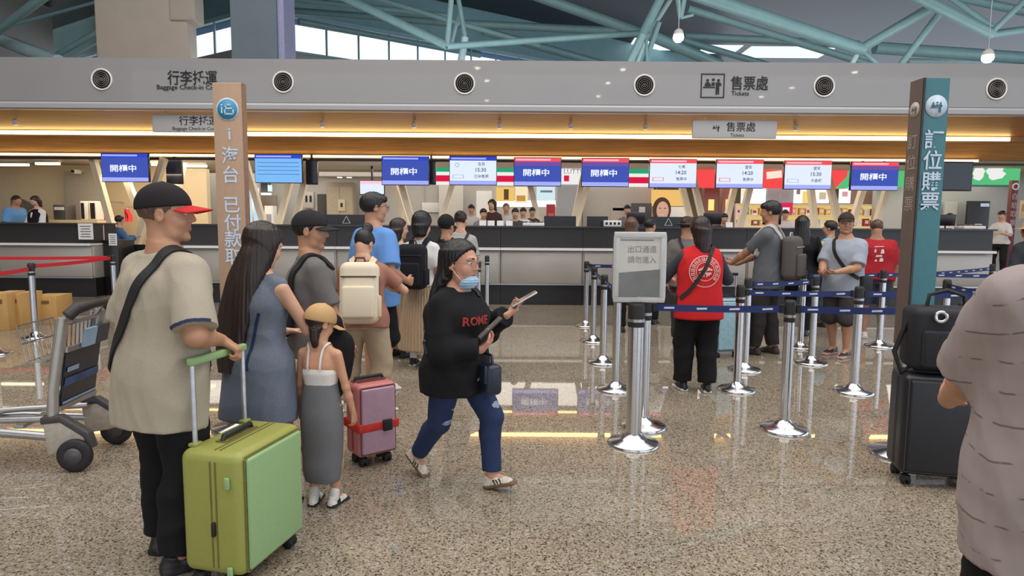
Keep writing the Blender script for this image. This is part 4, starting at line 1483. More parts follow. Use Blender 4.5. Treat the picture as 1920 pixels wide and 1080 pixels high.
# middle bay
slab('door', 'narrow dark doorway panel beside the restroom sign', 'door', 596, 364, 611, 430, 20.9, .08, M_door, to_floor=True, parts=[('handle', .75, .55, .85, .60, M_steel)])
t, w, h = slab('restroom_sign', 'pale restroom sign panel with two small dark figures', 'sign', 569, 360, 588, 390, 20.94, .04, M('restroom_panel', (196, 190, 182), .5))
for sx in (-.2, .2):
    mb = MB().lathe([(0, 0), (.035, 0), (.035, .006), (0, .006)], 12, (sx * w, -.004, h * .72), Matrix.Rotation(R(90), 3, 'X'))
    mb.box((sx * w, -.005, h * .52), (.07, .008, .16))
    mb.build('figure_mark', M_ink, t)
slab('cabinet', 'tall beige cabinet in the middle bay under two downlights', 'cabinet', 613, 342, 662, 425, 20.2, .5, M_wallpanel, to_floor=True, parts=[('door', .04, .05, .49, .96, M('panel_lighter', (172, 158, 138), .5)), ('door', .51, .05, .96, .96, M('panel_lighter', (172, 158, 138), .5))])
slab('wall_plate', 'small beige plate with a dark slot on the cabinet', 'plate', 634, 374, 647, 396, 20.15, .03, M_wallbeige, parts=[('slot', .35, .3, .65, .65, M_ink)])
t, w, h = slab('display_screen', 'small pink and white screen above the head of the man in blue', 'screen', 674, 338, 721, 365, 18.2, .06, M_black, parts=[('display', .03, .05, .97, .95, M_scr_white), ('header_band', .03, .05, .97, .28, M_scr_pink)])
MB().box((0, .03, h + .3), (.05, .05, .62)).build('mount', M_black, t)
slab('notice_board', 'pale notice board right of the third screen', 'board', 791, 380, 826, 398, 20.93, .05, M_white, hang=True)
slab('glass_door', 'narrow bright glass door right of the tan post', 'door', 462, 352, 486, 440, 19.5, .06, M_steel, to_floor=True, parts=[('pane', .10, .03, .45, .95, E('glass_daylight', (196, 226, 238), 1.0)), ('pane', .58, .03, .92, .95, E('glass_daylight', (196, 226, 238), 1.0))])
slab('door', 'brown door behind the light blue screen', 'door', 491, 366, 518, 430, 20.1, .08, M('door_brown', (128, 112, 96), .5), to_floor=True, parts=[('handle', .8, .5, .9, .54, M_steel)])
slab('water_dispenser', 'white water dispenser in front of the brown door', 'dispenser', 497, 386, 511, 430, 18.8, .35, M_white, to_floor=True, parts=[('tap_panel', .2, .12, .8, .3, M_steel)])
slab('exit_light', 'small bright exit light above the brown door', 'sign', 502, 347, 509, 359, 19.9, .05, E('exit_light', (196, 238, 236), 1.4), hang=True)

# left bay
slab('wall_panel', 'grey wall strip with cameras left of the first blue screen', 'panel', 128, 322, 186, 440, 18.3, .15, M('strip_grey', (170, 160, 146), .6), to_floor=True)
t = thing('security_camera', 'white security camera on the grey wall strip', 'camera', at(143, 322, 18.0))
MB().tube([(0, .28, .03), (0, .10, .03)], .02, 8).build('bracket', M_white, t)
MB().box((0, 0, 0), (.13, .26, .12)).build('body', M_white, t, bevel=.015)
MB().lathe([(.0, 0), (.045, 0), (.045, .03), (0, .03)], 14, (0, -.13, 0), Matrix.Rotation(R(90), 3, 'X')).build('lens', M_black, t)
for i, (x0, x1, y, Y, lab) in enumerate(((-30, 54, 304, 17.6, 'long bright tube light at the top left edge'), (66, 112, 300, 17.2, 'short tube light left of the first blue screen'), (283, 308, 296, 17.2, 'short tube light right of the first blue screen'), (326, 388, 296, 17.6, 'tube light behind the tan post'))):
    a, b = at(x0, y, Y), at(x1, y, Y)
    t = thing('tube_light', lab, 'light', ((a.x + b.x) / 2, Y, z2 + .06 - .12), group='tube lights over the left bay')
    MB().box((0, 0, .09), (b.x - a.x, .12, .06)).build('housing', M_white, t)
    MB().box((0, 0, .03), (b.x - a.x - .04, .09, .06)).build('diffuser', E('tube_glow', (255, 240, 208), 3.0), t)
slab('storage_box', 'black and white binder box on the left rear shelf', 'box', 152, 377, 164, 412, 16.8, .3, M_white, parts=[('label', .1, .1, .5, .95, M_ink)])
slab('storage_box', 'white and black binder box right of another on the left rear shelf', 'box', 168, 377, 180, 412, 16.8, .3, M_white, parts=[('label', .2, .1, .8, .95, M_ink)])
slab('printer', 'grey desktop printer behind the uniformed clerk', 'printer', 101, 384, 122, 412, 16.6, .4, M('printer_grey', (78, 76, 80), .5), parts=[('paper_tray', .1, .15, .9, .35, M_white)])
slab('rear_shelf', 'low beige shelf behind the left counter', 'shelf', -40, 413, 182, 440, 16.5, .8, M_wallbeige, to_floor=True)
mb = MB()
mb.grid(lambda u, v: Vector((at(20, 400, 16.0).x + .95 * u * 1.0 - .1, 16.0 + .15 * math.sin(u * 3), 1.45 + v * (.62 * math.cos((u - .15) * 1.25)))), 16, 4)
mb2 = MB()
pts = [at(22 + 3.7 * k, 413, 16.0) for k in range(16)]
poly = [(p.x, 16.0, 1.47) for p in pts] + [(at(22 + 3.7 * k, 413, 16.0).x, 16.0, 1.47 + .62 * math.cos((k / 15 - .12) * 1.2)) for k in range(15, -1, -1)]
tag(mb2.prism(poly, (0, 0, 0), (0, .06, 0)).build('curved_partition', M('partition_grey', (104, 94, 88), .6)), 'curved dark grey desk partition beside the uniformed clerk', 'partition')
M_redcloth = M('red_cloth', (222, 66, 74), .8, var=.12, scale=12, bump=.2)
for (x0, y0, x1, y1, Y, lab) in ((187, 382, 206, 447, 17.7, 'long bright red cloth draped left of the seated person in blue'), (233, 392, 243, 416, 17.7, 'small red cloth right of the seated person in blue'), (288, 380, 296, 425, 17.7, 'red cloth strip beside the capped man')):
    a, b = at(x0, y1, Y), at(x1, y0, Y)
    w, h = b.x - a.x, b.z - a.z
    o = MB().grid(lambda u, v: Vector(((u - .5) * w * (1 - .55 * v ** 2), .05 * math.sin(u * 14) + .04 * math.sin(v * 5), v * h)), 18, 14).grid(lambda u, v: Vector(((u - .5) * w * (1 - .55 * v ** 2), .05 * math.sin(u * 14) + .05 + .04 * math.sin(v * 5), v * h)), 18, 14)
    t = thing('hanging_cloth', lab, 'cloth', ((a.x + b.x) / 2, Y, a.z), group='red cloths of the left bay')
    o.build('cloth', M_redcloth, t)
    MB().tube([(0, .03, h - .03), (0, .03, h + .06), (0, .9, h + .06)], .012, 8).build('hook', M_steel, t)

# ------------------------------------------------------------------ shops behind the ticket counters
M_green = E('sign_green', (46, 170, 120), .95)
M_signwhite = E('sign_white', (240, 238, 236), 1.0)
M_signred = E('sign_red', (226, 30, 74), .95)
M_signred2 = E('sign_scarlet', (250, 78, 80), 1.0)
M_signgreen2 = E('sign_leaf_green', (92, 196, 128), .95)
Ysg = 18.6
gz = 'lit shop signs'


def stripe_sign(x0, x1, y0, y1, lab):
    slab('shop_sign', lab, 'sign', x0, y0, x1, y1, Ysg, .2, M_signwhite, gz, [('green_stripe', 0, .0, 1, .42, M_green), ('red_stripe', 0, .58, 1, .86, M_signred)], 0)


stripe_sign(815, 1050, 306, 346, 'lit shop sign of green, white and red stripes left of the small white sign')
stripe_sign(1098, 1226, 308, 349, 'lit shop sign of green, white and red stripes right of the small white sign')
t, w, h = slab('shop_sign', 'small white shop sign with grey lettering and a red square', 'sign', 1051, 303, 1096, 345, Ysg, .2, M_signwhite, gz, [('red_square', .14, .62, .36, .88, M_signred), ('upper_band', 0, 0, 1, .2, M('upper_beige', (226, 200, 156), .5))], 0)
MB().text('LUTTI', .2, (.0, -.016, h * .56), XP, UPZ, width=w * .72).build('lettering', M('sign_letter_grey', (150, 146, 150), .6), t)
t, w, h = slab('shop_sign', 'scarlet shop sign between the white screens, with a pale badge', 'sign', 1226, 306, 1590, 351, Ysg, .2, M_signred2, gz, [], 0)
mb = MB().box(((at(1451, 326, Ysg).x - t.location.x), -.03, h * .52), (.42, .05, .2), Matrix.Rotation(R(-6), 3, 'Y'))
mb.build('badge', E('badge_cream', (250, 232, 212), 1.0), t)
mb = MB()
p0 = at(1566, 350, Ysg).x - t.location.x
p1 = at(1590, 350, Ysg).x - t.location.x
mb.prism([(p0, -.012, .0), (p1, -.012, .0), (p1, -.012, h * .55)], (0, 0, 0), (0, .01, 0))
mb.build('green_corner', M_signgreen2, t)
slab('shop_sign', 'plain green lit shop sign beside the teal post', 'sign', 1592, 308, 1712, 349, Ysg, .2, M_signgreen2, gz, [], 0)
t, w, h = slab('shop_sign', 'green lit shop sign with white shapes at the right edge', 'sign', 1821, 311, 1914, 348, 17.6, .2, M_signgreen2, gz, [('dark_base', 0, .96, 1, 1.06, M('sign_base', (48, 90, 84), .5))], 0, hang=True)
mb = MB()
for (u, v, ru, rv, sd) in ((.13, .60, .13, .40, 1), (.48, .62, .19, .38, 2)):
    rr = random.Random(sd)
    mb.add([((u + ru * math.cos(k * PI / 9) * (1 + rr.uniform(-.25, .2)) - .5) * w, -.016, (v + rv * math.sin(k * PI / 9) * (1 + rr.uniform(-.2, .0))) * h) for k in range(18)], [tuple(range(18))])
mb.build('white_shape', M_signwhite, t)

# shop interior walls and boards
slab('wall_panel', 'grey shop wall section under the small white sign', 'panel', 1044, 346, 1092, 440, 19.2, .2, M('shop_grey', (150, 150, 152), .6), to_floor=True)
slab('wall_panel', 'wide grey shop wall section under the sixth screen', 'panel', 1093, 350, 1226, 440, 19.5, .2, M('shop_grey2', (168, 160, 152), .6), to_floor=True, parts=[('joint_panel', .40, .22, .68, .75, M('shop_grey3', (180, 170, 160), .6)), ('rail', .42, .24, .66, .27, M_white)])
slab('menu_board', 'black board with a small white emblem on the grey shop wall', 'board', 1183, 381, 1222, 412, 19.1, .06, M('menu_black', (66, 64, 68), .5), parts=[('emblem', .38, .22, .68, .55, M('emblem_grey', (190, 188, 186), .5))], hang=True)
slab('partition', 'pale shop partition left of the yellow board', 'panel', 823, 348, 868, 420, 20.4, .15, M('part_pale', (190, 184, 176), .6), to_floor=True)
slab('partition', 'white lit door panel left of the yellow board', 'panel', 893, 358, 922, 440, 19.8, .15, M_white, to_floor=True)
slab('menu_board', 'lit yellow board with a dark figure shape behind the clerks', 'board', 930, 351, 965, 377, 19.7, .1, E('board_yellow', (238, 196, 110), 1.0), parts=[('figure_shape', .42, .15, .68, .9, M('board_brown', (96, 62, 38), .6))], hang=True)
slab('menu_board', 'lit cream board right of the yellow board', 'board', 966, 350, 990, 380, 19.7, .1, E('board_cream', (244, 226, 190), 1.05), parts=[('photo_patch', .1, .55, .8, .9, M('patch_gold', (214, 160, 70), .6))], hang=True)
t, w, h = slab('menu_board', 'lit pale blue board under the fifth screen', 'board', 1006, 348, 1041, 376, 19.4, .1, E('board_blue', (206, 228, 236), 1.05), parts=[('text_line', .2, .32, .85, .46, M('board_text', (120, 140, 156), .6))], hang=True)
slab('light_shelf', 'bright white lit shelf behind the clerks', 'shelf', 926, 376, 1042, 387, 19.9, .25, E('shelf_light', (255, 252, 244), 1.3), hang=True)
slab('kiosk', 'red kiosk box under the fifth screen', 'kiosk', 1025, 383, 1041, 409, 17.6, .35, M('kiosk_red', (150, 30, 42), .5), to_floor=True, parts=[('screen', .15, .12, .85, .4, M('kiosk_screen', (190, 90, 96), .4))])
o, w, h = slab('sign_board', 'long yellow board lying on the rear desk by the red kiosk', 'board', 1018, 404, 1058, 410, 16.0, .3, M('yellow_board', (226, 180, 84), .6))
o.location.z = 1.442
# smiling standee: a flat printed cut-out
p = at(1241, 392, 17.5)
t = thing('standee', 'flat cut-out portrait with long brown hair standing behind the counter', 'standee', (p.x, 17.5, 1.0))
zc = p.z - 1.0


def oval(cx, cz, rx_, rz_, y, n=28, cut=None):
    return [(cx + rx_ * math.cos(2 * PI * k / n), y, cz + rz_ * math.sin(2 * PI * k / n)) for k in range(n)]


MB().prism(oval(0, zc - .02, .25, .34, 0), (0, 0, 0), (0, .02, 0)).build('hair', M('standee_hair', (78, 48, 38), .6), t)
MB().prism(oval(0.02, zc - .04, .165, .245, -.004), (0, 0, 0), (0, .004, 0)).build('face', M('standee_skin', (232, 186, 168), .6, var=.02), t)
MB().prism([(-.07, -.006, zc - .13), (-.03, -.006, zc - .165), (.03, -.006, zc - .17), (.10, -.006, zc - .12), (.02, -.006, zc - .14)], (0, 0, 0), (0, .002, 0)).build('mouth', M_white, t)
for sx in (-.05, .085):
    MB().prism(oval(sx, zc + .02, .028, .012, -.006, 12), (0, 0, 0), (0, .002, 0)).build('eye', M_ink, t)
MB().box((0, .03, (zc - .3) / 2 - .5), (.06, .02, zc + .7)).build('support', M_white, t)
slab('backlit_board', 'lit amber panel behind the cut-out portrait', 'panel', 1222, 356, 1282, 386, 19.2, .1, E('amber_panel', (240, 192, 110), 1.0), hang=True)
slab('backlit_board', 'white lit counter front beside the cut-out portrait', 'panel', 1258, 388, 1296, 412, 18.2, .2, M_white, to_floor=True)

# snack shop: back shelves with goods, lit boards above
slab('partition', 'reddish brown shop column with warm lights', 'panel', 1318, 350, 1348, 440, 19.0, .3, M('brown_red', (122, 78, 72), .6), to_floor=True, parts=[('warm_patch', .3, .14, .7, .26, E('warm_patch', (255, 214, 120), 1.3))])
slab('partition', 'reddish brown shop column right of another, with warm lights', 'panel', 1352, 350, 1376, 440, 19.3, .3, M('brown_red2', (150, 110, 100), .6), to_floor=True, parts=[('warm_patch', .3, .14, .7, .26, E('warm_patch', (255, 214, 120), 1.3))])
for (x0, y0, x1, y1, lab, parts) in ((1390, 352, 1437, 382, 'lit white menu board right of the eighth screen', [('warm_patch', 0, .1, .3, .5, E('warm_pale', (255, 236, 190), 1.0))]),
                                     (1489, 353, 1524, 381, 'lit white menu board with a green and yellow drawing', [('yellow_patch', .45, .2, .8, 1, E('patch_yellow', (246, 214, 120), 1.0)), ('grey_patch', .1, .1, .3, .4, M('patch_grey', (140, 150, 160), .6))]),
                                     (1527, 352, 1556, 381, 'lit cream menu board with a round drawing', [('round_patch', .3, .3, .75, .75, E('patch_sand', (214, 196, 160), .9))]),
                                     (1574, 350, 1596, 381, 'narrow lit menu board right of the ninth screen', [('pink_patch', .2, .3, .7, .6, E('patch_pink', (220, 170, 170), .9))])):
    slab('menu_board', lab, 'board', x0, y0, x1, y1, 19.4, .08, E('board_white', (248, 246, 240), 1.15), 'lit menu boards of the snack shop', parts, hang=True)
slab('wall_panel', 'blue grey shop wall patch above the pink box', 'panel', 1438, 350, 1488, 380, 19.5, .1, M('blue_grey', (150, 162, 170), .6))
slab('wall_panel', 'brown shop wall right of the menu boards', 'panel', 1596, 350, 1716, 384, 19.6, .2, M('shop_brown', (142, 112, 92), .6))
slab('shop_sign', 'pink box sign behind the man with the grey backpack', 'sign', 1461, 380, 1487, 400, 18.93, .2, E('pink_box', (222, 50, 92), .95), None, [('white_mark', .25, .45, .75, .85, M_signwhite)], hang=True)
t = thing('display_shelf', 'long warm-lit shelf unit full of packaged goods', 'shelf', (at(1550, 400, 19.0).x, 19.2, 0))
xa, xb = at(1384, 400, 19.0).x - t.location.x, at(1716, 400, 19.0).x - t.location.x
ztop = at(1550, 384, 19.0).z
MB().box(((xa + xb) / 2, .42, ztop / 2), (xb - xa, .05, ztop)).build('back_board', E('shelf_back', (240, 206, 130), .85), t)
shz = [ztop - .30, ztop - .62, ztop - .94]
for z in shz:
    MB().box(((xa + xb) / 2, .2, z - .015), (xb - xa, .4, .03)).build('shelf_board', M_white, t)
MB().box(((xa + xb) / 2, .2, ztop + .015), (xb - xa, .4, .03)).build('top_board', M_white, t)
for x_ in (xa, xb):
    MB().box((x_, .2, ztop / 2), (.04, .44, ztop)).build('side_panel', M_white, t)
gm = [M('goods_red', (190, 44, 40), .5), M('goods_yellow', (228, 176, 66), .5), M('goods_cream', (236, 222, 190), .5), M('goods_brown', (134, 84, 50), .5), M('goods_white', (232, 230, 226), .5), M('goods_green', (96, 140, 70), .5)]
gn = ['red', 'yellow', 'cream', 'brown', 'white', 'green']
protos = []
for k in range(6):
    mb = MB().box((0, 0, .10), (.15, .14, .20))
    mb.box((0, -.072, .11), (.10, .006, .09), mi=1)
    protos.append(mb.mesh('packaged_good', [gm[k], M_white if k != 4 else gm[0]]))
n_ = 0
for si, z in enumerate(shz):
    x_ = xa + .12
    while x_ < xb - .1:
        k = rg.randrange(6)
        o = bpy.data.objects.new('packaged_good', protos[k])
        COL.objects.link(o)
        o.location = (t.location.x + x_, 19.2 + .12, z + .001)
        s_ = rg.uniform(.8, 1.12)
        o.scale = (1, 1, s_)
        tag(o, '%s packaged goods standing on the %s shelf of the snack shop' % (gn[k], ('top', 'middle', 'lower')[si]), 'package', 'packaged goods on the shop shelves, %s on the %s shelf' % (gn[k], ('top', 'middle', 'lower')[si]))
        x_ += rg.uniform(.19, .26)
        n_ += 1

# right edge
slab('door', 'black door in the grey wall right of the teal post', 'door', 1811, 377, 1857, 440, 18.6, .08, M('door_black', (40, 34, 34), .45), to_floor=True, parts=[('closer', .55, .03, .95, .07, M_steel)])
slab('door', 'pale grey door left of the black door', 'door', 1768, 378, 1796, 440, 18.8, .08, M('door_pale', (186, 178, 170), .5), to_floor=True)
t, w, h = slab('banner_stand', 'dark red upright banner with a white ring at the right edge', 'sign', 1888, 338, 1911, 470, 16.2, .12, M('banner_red', (112, 40, 44), .5), to_floor=True)
MB().lathe([(.055, 0), (.09, 0), (.09, .006), (.055, .006)], 20, (0, -.004, h - .16), Matrix.Rotation(R(90), 3, 'X')).build('ring_mark', M_white, t)
for k, ch in enumerate('自助取票'):
    MB().text(ch, .17, (0, -.008, h - .40 - .22 * k), XP, UPZ).build('lettering', M('banner_letter', (214, 190, 186), .6), t)
slab('poster', 'cream poster at the far right edge', 'poster', 1912, 376, 1930, 410, 16.4, .03, M('poster_cream', (232, 206, 160), .6), parts=[('picture', .2, .2, .8, .6, M('poster_pic', (200, 150, 110), .6))])

# ------------------------------------------------------------------ barrier posts and belts
def barrier_post(px, py, label, r=.037, hgt=.97, group='barrier posts', base_r=.17, belt=None):
    p = gp(px, py)
    t = thing('barrier_post', label, 'barrier post', p, rotz=rg.uniform(0, 6), group=group)
    MB().lathe([(base_r, 0), (base_r, .012), (base_r - .012, .022), (base_r * .55, .036), (r + .03, .052), (r + .012, .07), (r + .004, .085)], 40).build('base', M_chrome, t)
    MB().lathe([(r, .08), (r, hgt - .16)], 24).build('pole', M_chrome, t)
    MB().lathe([(r + .003, hgt - .16), (r + .003, hgt - .02), (r - .004, hgt), (0.002, hgt + .004)], 24).build('head', M_blackm, t)
    MB().lathe([(r + .005, hgt - .125), (r + .005, hgt - .105)], 24).build('collar', M_steel, t)
    return p


posts = {}
for k, px, py, lab in (('C', 1470, 806, 'chrome barrier post in front of the man in grey shorts, nearest of the right row'), ('B', 1206, 800, 'thin chrome barrier post just behind the exit sign stand'), ('D', 1600, 735, 'chrome barrier post to the right of the man in shorts'), ('E', 1381, 731, 'chrome barrier post at the right leg of the red vest wearer'), ('F', 1521, 681, 'chrome barrier post left of the black shoes of the man in shorts'), ('G', 1154, 731, 'chrome barrier post left of the exit sign stand, second nearest there'), ('H', 1130, 680, 'third chrome barrier post back along the gangway edge'), ('I', 1112, 640, 'fourth chrome barrier post back along the gangway edge'), ('J', 1098, 611, 'farthest chrome barrier post along the gangway edge'), ('K', 1648, 649, 'chrome barrier post behind the man in the dark red shirt'), ('Q', 1396, 694, 'chrome barrier post hidden behind the post at the pale blue suitcase'), ('L', 1764, 697, 'chrome barrier post just right of the teal sign post'), ('N', 1852, 616, 'far chrome barrier post near the right end of the counter'), ('P', 897, 612, 'left one of two far posts behind the walking woman'), ('O', 913, 584, 'right one of two far posts behind the walking woman')):
    posts[k] = barrier_post(px, py, lab)
for k, px, py, lab in (('r1', 67, 633, 'chrome barrier post with red tape beside the cardboard boxes'), ('r2', 217, 590, 'chrome barrier post with red tape at the end of the left counter'), ('r0', -10, 664, 'barrier post whose round base shows at the left photo edge')):
    posts[k] = barrier_post(px, py, lab, group='barrier posts with red tape')
posts['A'] = barrier_post(1187, 832, 'thick steel barrier post carrying the framed exit notice', r=.054, base_r=.178, hgt=.98)

M_belt = M('belt_blue', (34, 48, 104), .7, var=.1, scale=80)
M_beltw = M('belt_white_print', (214, 218, 232), .7)
M_beltr = M('belt_red', (206, 34, 48), .6, var=.1, scale=60)


def belt(a, b, label, mat=M_belt, z=.905, marks=True, group='blue barrier belts'):
    a, b = Vector(a), Vector(b)
    d = (b - a)
    L = d.length
    u = d / L
    a, b = a + u * .045, b - u * .045
    L = (b - a).length
    nv = Vector((-u.y, u.x, 0))
    t = thing('barrier_belt', label, 'barrier belt', (a.x, a.y, z), group=group)
    mb = MB()
    n = max(6, int(L / .12))
    f = lambda s_: Vector((u.x * L * s_, u.y * L * s_, -.03 * L / 2 * (4 * s_ * (1 - s_)) * .5))
    for sd in (-.0015, .0015):
        vs = []
        for i in range(n + 1):
            p = f(i / n) + nv * sd
            vs += [p + Vector((0, 0, -.025)), p + Vector((0, 0, .025))]
        mb.add(vs, [(2 * i, 2 * i + 2, 2 * i + 3, 2 * i + 1) for i in range(n)], 0, True)
    if marks:
        m = int(L / .21)
        for i in range(m):
            s0 = (i + .35) / m
            s1 = s0 + .075 / L
            for sd in (-.003, .003):
                p, q = f(s0) + nv * sd, f(s1) + nv * sd
                mb.add([p + Vector((0, 0, -.007)), q + Vector((0, 0, -.005)), q + Vector((0, 0, .009)), p + Vector((0, 0, .006))], [(0, 1, 2, 3)], 1)
    mb.build('webbing', [mat, M_beltw], t)
    for p in (a, b):
        s_ = 1 if p is a else -1
        MB().box(p - Vector((a.x, a.y, 0)) - Vector((0, 0, p.z)) + u * .012 * s_ , (.03, .03, .06)).build('end_clip', M_blackm, t)


hid_A = gp(1790, 812)
hid_B = gp(1905, 738)
hid_R = gp(1500, 652)
hid_S = gp(1700, 645)
hid_T = gp(1972, 648)
hid_U = gp(1850, 742)
for a, b, lab in (('B', 'C', 'blue belt across the front of the red vest'), ('C', hid_A, 'blue belt from the nearest right post to the teal sign post'), ('E', 'D', 'blue belt in front of the man in shorts, middle row'), ('D', hid_B, 'blue belt running right behind the teal sign post, middle row'), ('Q', 'F', 'blue belt in front of the legs of the man with the grey backpack'),
                  (hid_R, 'K', 'blue belt behind the man in grey t-shirt and shorts'), ('K', 'N', 'far blue belt right of the teal sign post, upper one'), (hid_S, hid_T, 'far blue belt right of the teal sign post, lower one'), ('L', hid_U, 'dark blue belt slanting from the post right of the teal sign post'),
                  ('J', 'I', 'farthest blue belt along the gangway edge'), ('I', 'H', 'middle blue belt along the gangway edge'), ('H', 'G', 'nearest blue belt along the gangway edge'), ('J', gp(1290, 612), 'blue belt behind the framed exit notice')):
    A_ = posts[a] if isinstance(a, str) else a
    B_ = posts[b] if isinstance(b, str) else b
    belt(A_, B_, lab)
belt(posts['r0'], posts['r1'], 'red tape from the left photo edge to the post by the boxes', M_beltr, marks=False, group='red barrier tapes', z=.90)
belt(posts['r1'], posts['r2'], 'red tape from the post by the boxes to the counter end', M_beltr, marks=False, group='red barrier tapes', z=.93)
belt(gp(-140, 590), posts['r2'], 'far red tape along the front of the left counter', M_beltr, marks=False, group='red barrier tapes', z=.935)
for k, p, lab in ((1, hid_A, 'barrier post hidden behind the black suitcase'), (2, hid_R, 'barrier post behind the legs of the woman in black'), (4, hid_T, 'far barrier post behind the patterned shirt'), (5, hid_U, 'barrier post just left of the patterned shirt')):
    q = gp(960, 700)
    o = copy_tree([x for x in scene.objects if x.name == 'barrier_post'][0], loc=p, label=lab)

# framed notice on the thick post
pA = posts['A']
M_frame_w = M('frame_plastic', (196, 196, 194), .35, var=.03)
t = thing('notice_stand', 'framed handwritten exit notice on top of the thick barrier post', 'sign', (pA.x + .012, pA.y, .985), rotz=R(-2))
w, h = .345, .475
mb = MB()
for (x, z, sx, sz) in ((0, .0175, w, .035), (0, h - .0175, w, .035), (-w / 2 + .0175, h / 2, .035, h - .07), (w / 2 - .0175, h / 2, .035, h - .07)):
    mb.box((x, 0, z), (sx, .028, sz))
mb.build('frame', M_frame_w, t, bevel=.006)
MB().box((0, .004, h / 2), (w - .06, .006, h - .06)).build('backing', M('notice_dark', (74, 72, 70), .25, var=.3, scale=9), t)
MB().prism([(-w / 2 + .035, -.002, .20), (w / 2 - .035, -.002, .225), (w / 2 - .035, -.002, h - .035), (-w / 2 + .035, -.002, h - .035)], (0, 0, 0), (0, .003, 0)).build('paper_sheet', M('notice_paper', (208, 204, 196), .7, var=.03), t)
MB().text('出口通道', .052, (.015, -.0045, h - .115), XP, UPZ, width=.19).build('lettering', M('notice_ink', (96, 92, 90), .7), t)
MB().text('請勿進入', .052, (.015, -.0045, h - .185), XP, UPZ, width=.19).build('lettering', M('notice_ink', (96, 92, 90), .7), t)
MB().box((-.02, -.0035, h - .055), (.22, .002, .006)).build('top_line', M_ink, t)
MB().box((0, .02, -.012), (.06, .03, .06)).build('bracket', M_blackm, t)
MB().box((0, -.016, h / 2), (w - .06, .002, h - .06)).build('clear_cover', glass_mat('clear_cover', alpha=.10), t)


# ------------------------------------------------------------------ tall sign posts
def glyph_column(mb, text, size, x, y, ztop, step, X=XP, stretch=None):
    for k, ch in enumerate(text):
        if ch != ' ':
            mb_ = MB().text(ch, size, (x, y, ztop - step * k), X, UPZ)
            mb_ and mb.append(mb_)


pt = at(425, 155, 4.56)
M_tan = M('tan_panel', (184, 152, 126), .45, var=.03)
M_letter = M('pale_blue_letter', (206, 222, 240), .5)
t = thing('sign_post', 'tall tan sign post with a round blue emblem and white vertical lettering', 'sign post', (pt.x, 4.56, 0))
hP = pt.z
MB().box((0, .03, hP / 2 + .02), (.205, .06, hP - .04)).build('panel', M_tan, t, bevel=.004)
MB().box((.1045, .03, hP / 2 + .02), (.006, .064, hP - .04)).build('edge_strip', M('tan_edge', (146, 110, 88), .4), t)
MB().lathe([(.2, 0), (.2, .012), (.19, .02), (.06, .04), (.05, .06)], 40, (0, .03, 0)).build('base', M_chrome, t)
zz = lambda y: at(425, y, 4.56).z
q90 = Matrix.Rotation(R(90), 3, 'X')
zc = zz(205)
MB().lathe([(0, 0), (.078, 0), (.078, .004), (0, .004)], 36, (0, 0, zc), q90).build('emblem_ring', M_letter, t)
MB().lathe([(0, 0), (.069, 0), (.069, .006), (0, .006)], 36, (0, 0, zc), q90).build('emblem_disc', M('emblem_blue', (66, 148, 186), .4), t)
em = MB().box((-.038, -.008, zc - .006), (.009, .003, .044)).box((-.038, -.008, zc + .028), (.011, .003, .010))
for (x, z, sx, sz) in ((.012, -.032, .066, .009), (-.017, -.012, .009, .042), (.041, -.012, .009, .042), (.012, .006, .066, .009), (.006, .030, .034, .009), (-.010, .024, .009, .02)):
    em.box((x, -.008, zc + z), (sx, .003, sz))
em.build('emblem_mark', M('emblem_pale', (196, 228, 240), .5), t)
for ch, y, sz in (('i', 251, .12), ('海', 291, .125), ('台', 327, .125), ('已', 384, .125), ('付', 417, .125), ('款', 448, .125), ('取', 481, .125)):
    MB().text(ch, sz, (.008, -.004, zz(y)), XP, UPZ, bold=.0015).build('lettering', M_letter, t)

pt = at(1758, 146, 4.07)
t = thing('sign_post', 'tall teal sign post with a round white pictogram and vertical ticket lettering', 'sign post', (pt.x, 4.07, 0))
hP = pt.z
M_tealp = M('teal_panel', (64, 122, 132), .4, var=.04)
M_brownside = M('brown_side', (104, 92, 86), .4, var=.04)
wP, dP = .165, .125
zb = .74
MB().box((0, dP / 2, (hP + zb) / 2), (wP, dP - .01, hP - zb)).build('panel', M_tealp, t)
MB().box((-wP / 2 - .003, dP / 2, (hP + zb) / 2), (.008, dP, hP - zb)).build('side_panel', M_brownside, t)
MB().box((-wP / 2 + .004, -.002, (hP + zb) / 2), (.012, .01, hP - zb)).build('corner_strip', M('corner_dark', (46, 44, 46), .4), t)
MB().box((-.02, dP / 2, zb / 2 + .02), (wP - .03, dP - .02, zb - .04)).build('lower_post', M_steel, t)
MB().lathe([(.2, 0), (.2, .012), (.19, .022), (.08, .045), (.07, .06)], 44, (-.02, dP / 2, 0)).build('base', M_chrome, t)
zz = lambda y: at(1758, y, 4.07).z
zc = zz(199)
MB().lathe([(0, 0), (.068, 0), (.068, .004), (0, .004)], 36, (0.005, .004, zc), q90).build('emblem_disc', M_letter, t)
mb = MB()
pictogram(mb, (0.005, -.004, zc - .004), .10, box=False)
mb.build('pictogram', M('teal_ink', (52, 104, 116), .5), t)
for ch, y in zip('訂位購票', (258, 312, 340 + 4, 384)):
    pass
for ch, y in zip('訂位購票', (261, 300, 340, 378)):
    MB().text(ch, .125, (.004, -.002, zz(y)), XP, UPZ, bold=.0015).build('lettering', M_letter, t)
YM = (0, -1, 0)
zc2 = zz(203)
MB().lathe([(0, 0), (.048, 0), (.048, .003), (0, .003)], 30, (-wP / 2 - .007, dP / 2, zc2), Matrix.Rotation(R(-90), 3, 'Y')).build('emblem_disc', M('side_pale', (196, 186, 176), .5), t)
mb = MB()
pictogram(mb, (-wP / 2 - .0115, dP / 2, zc2), .075, box=False, X=YM)
mb.build('pictogram', M_brownside, t)
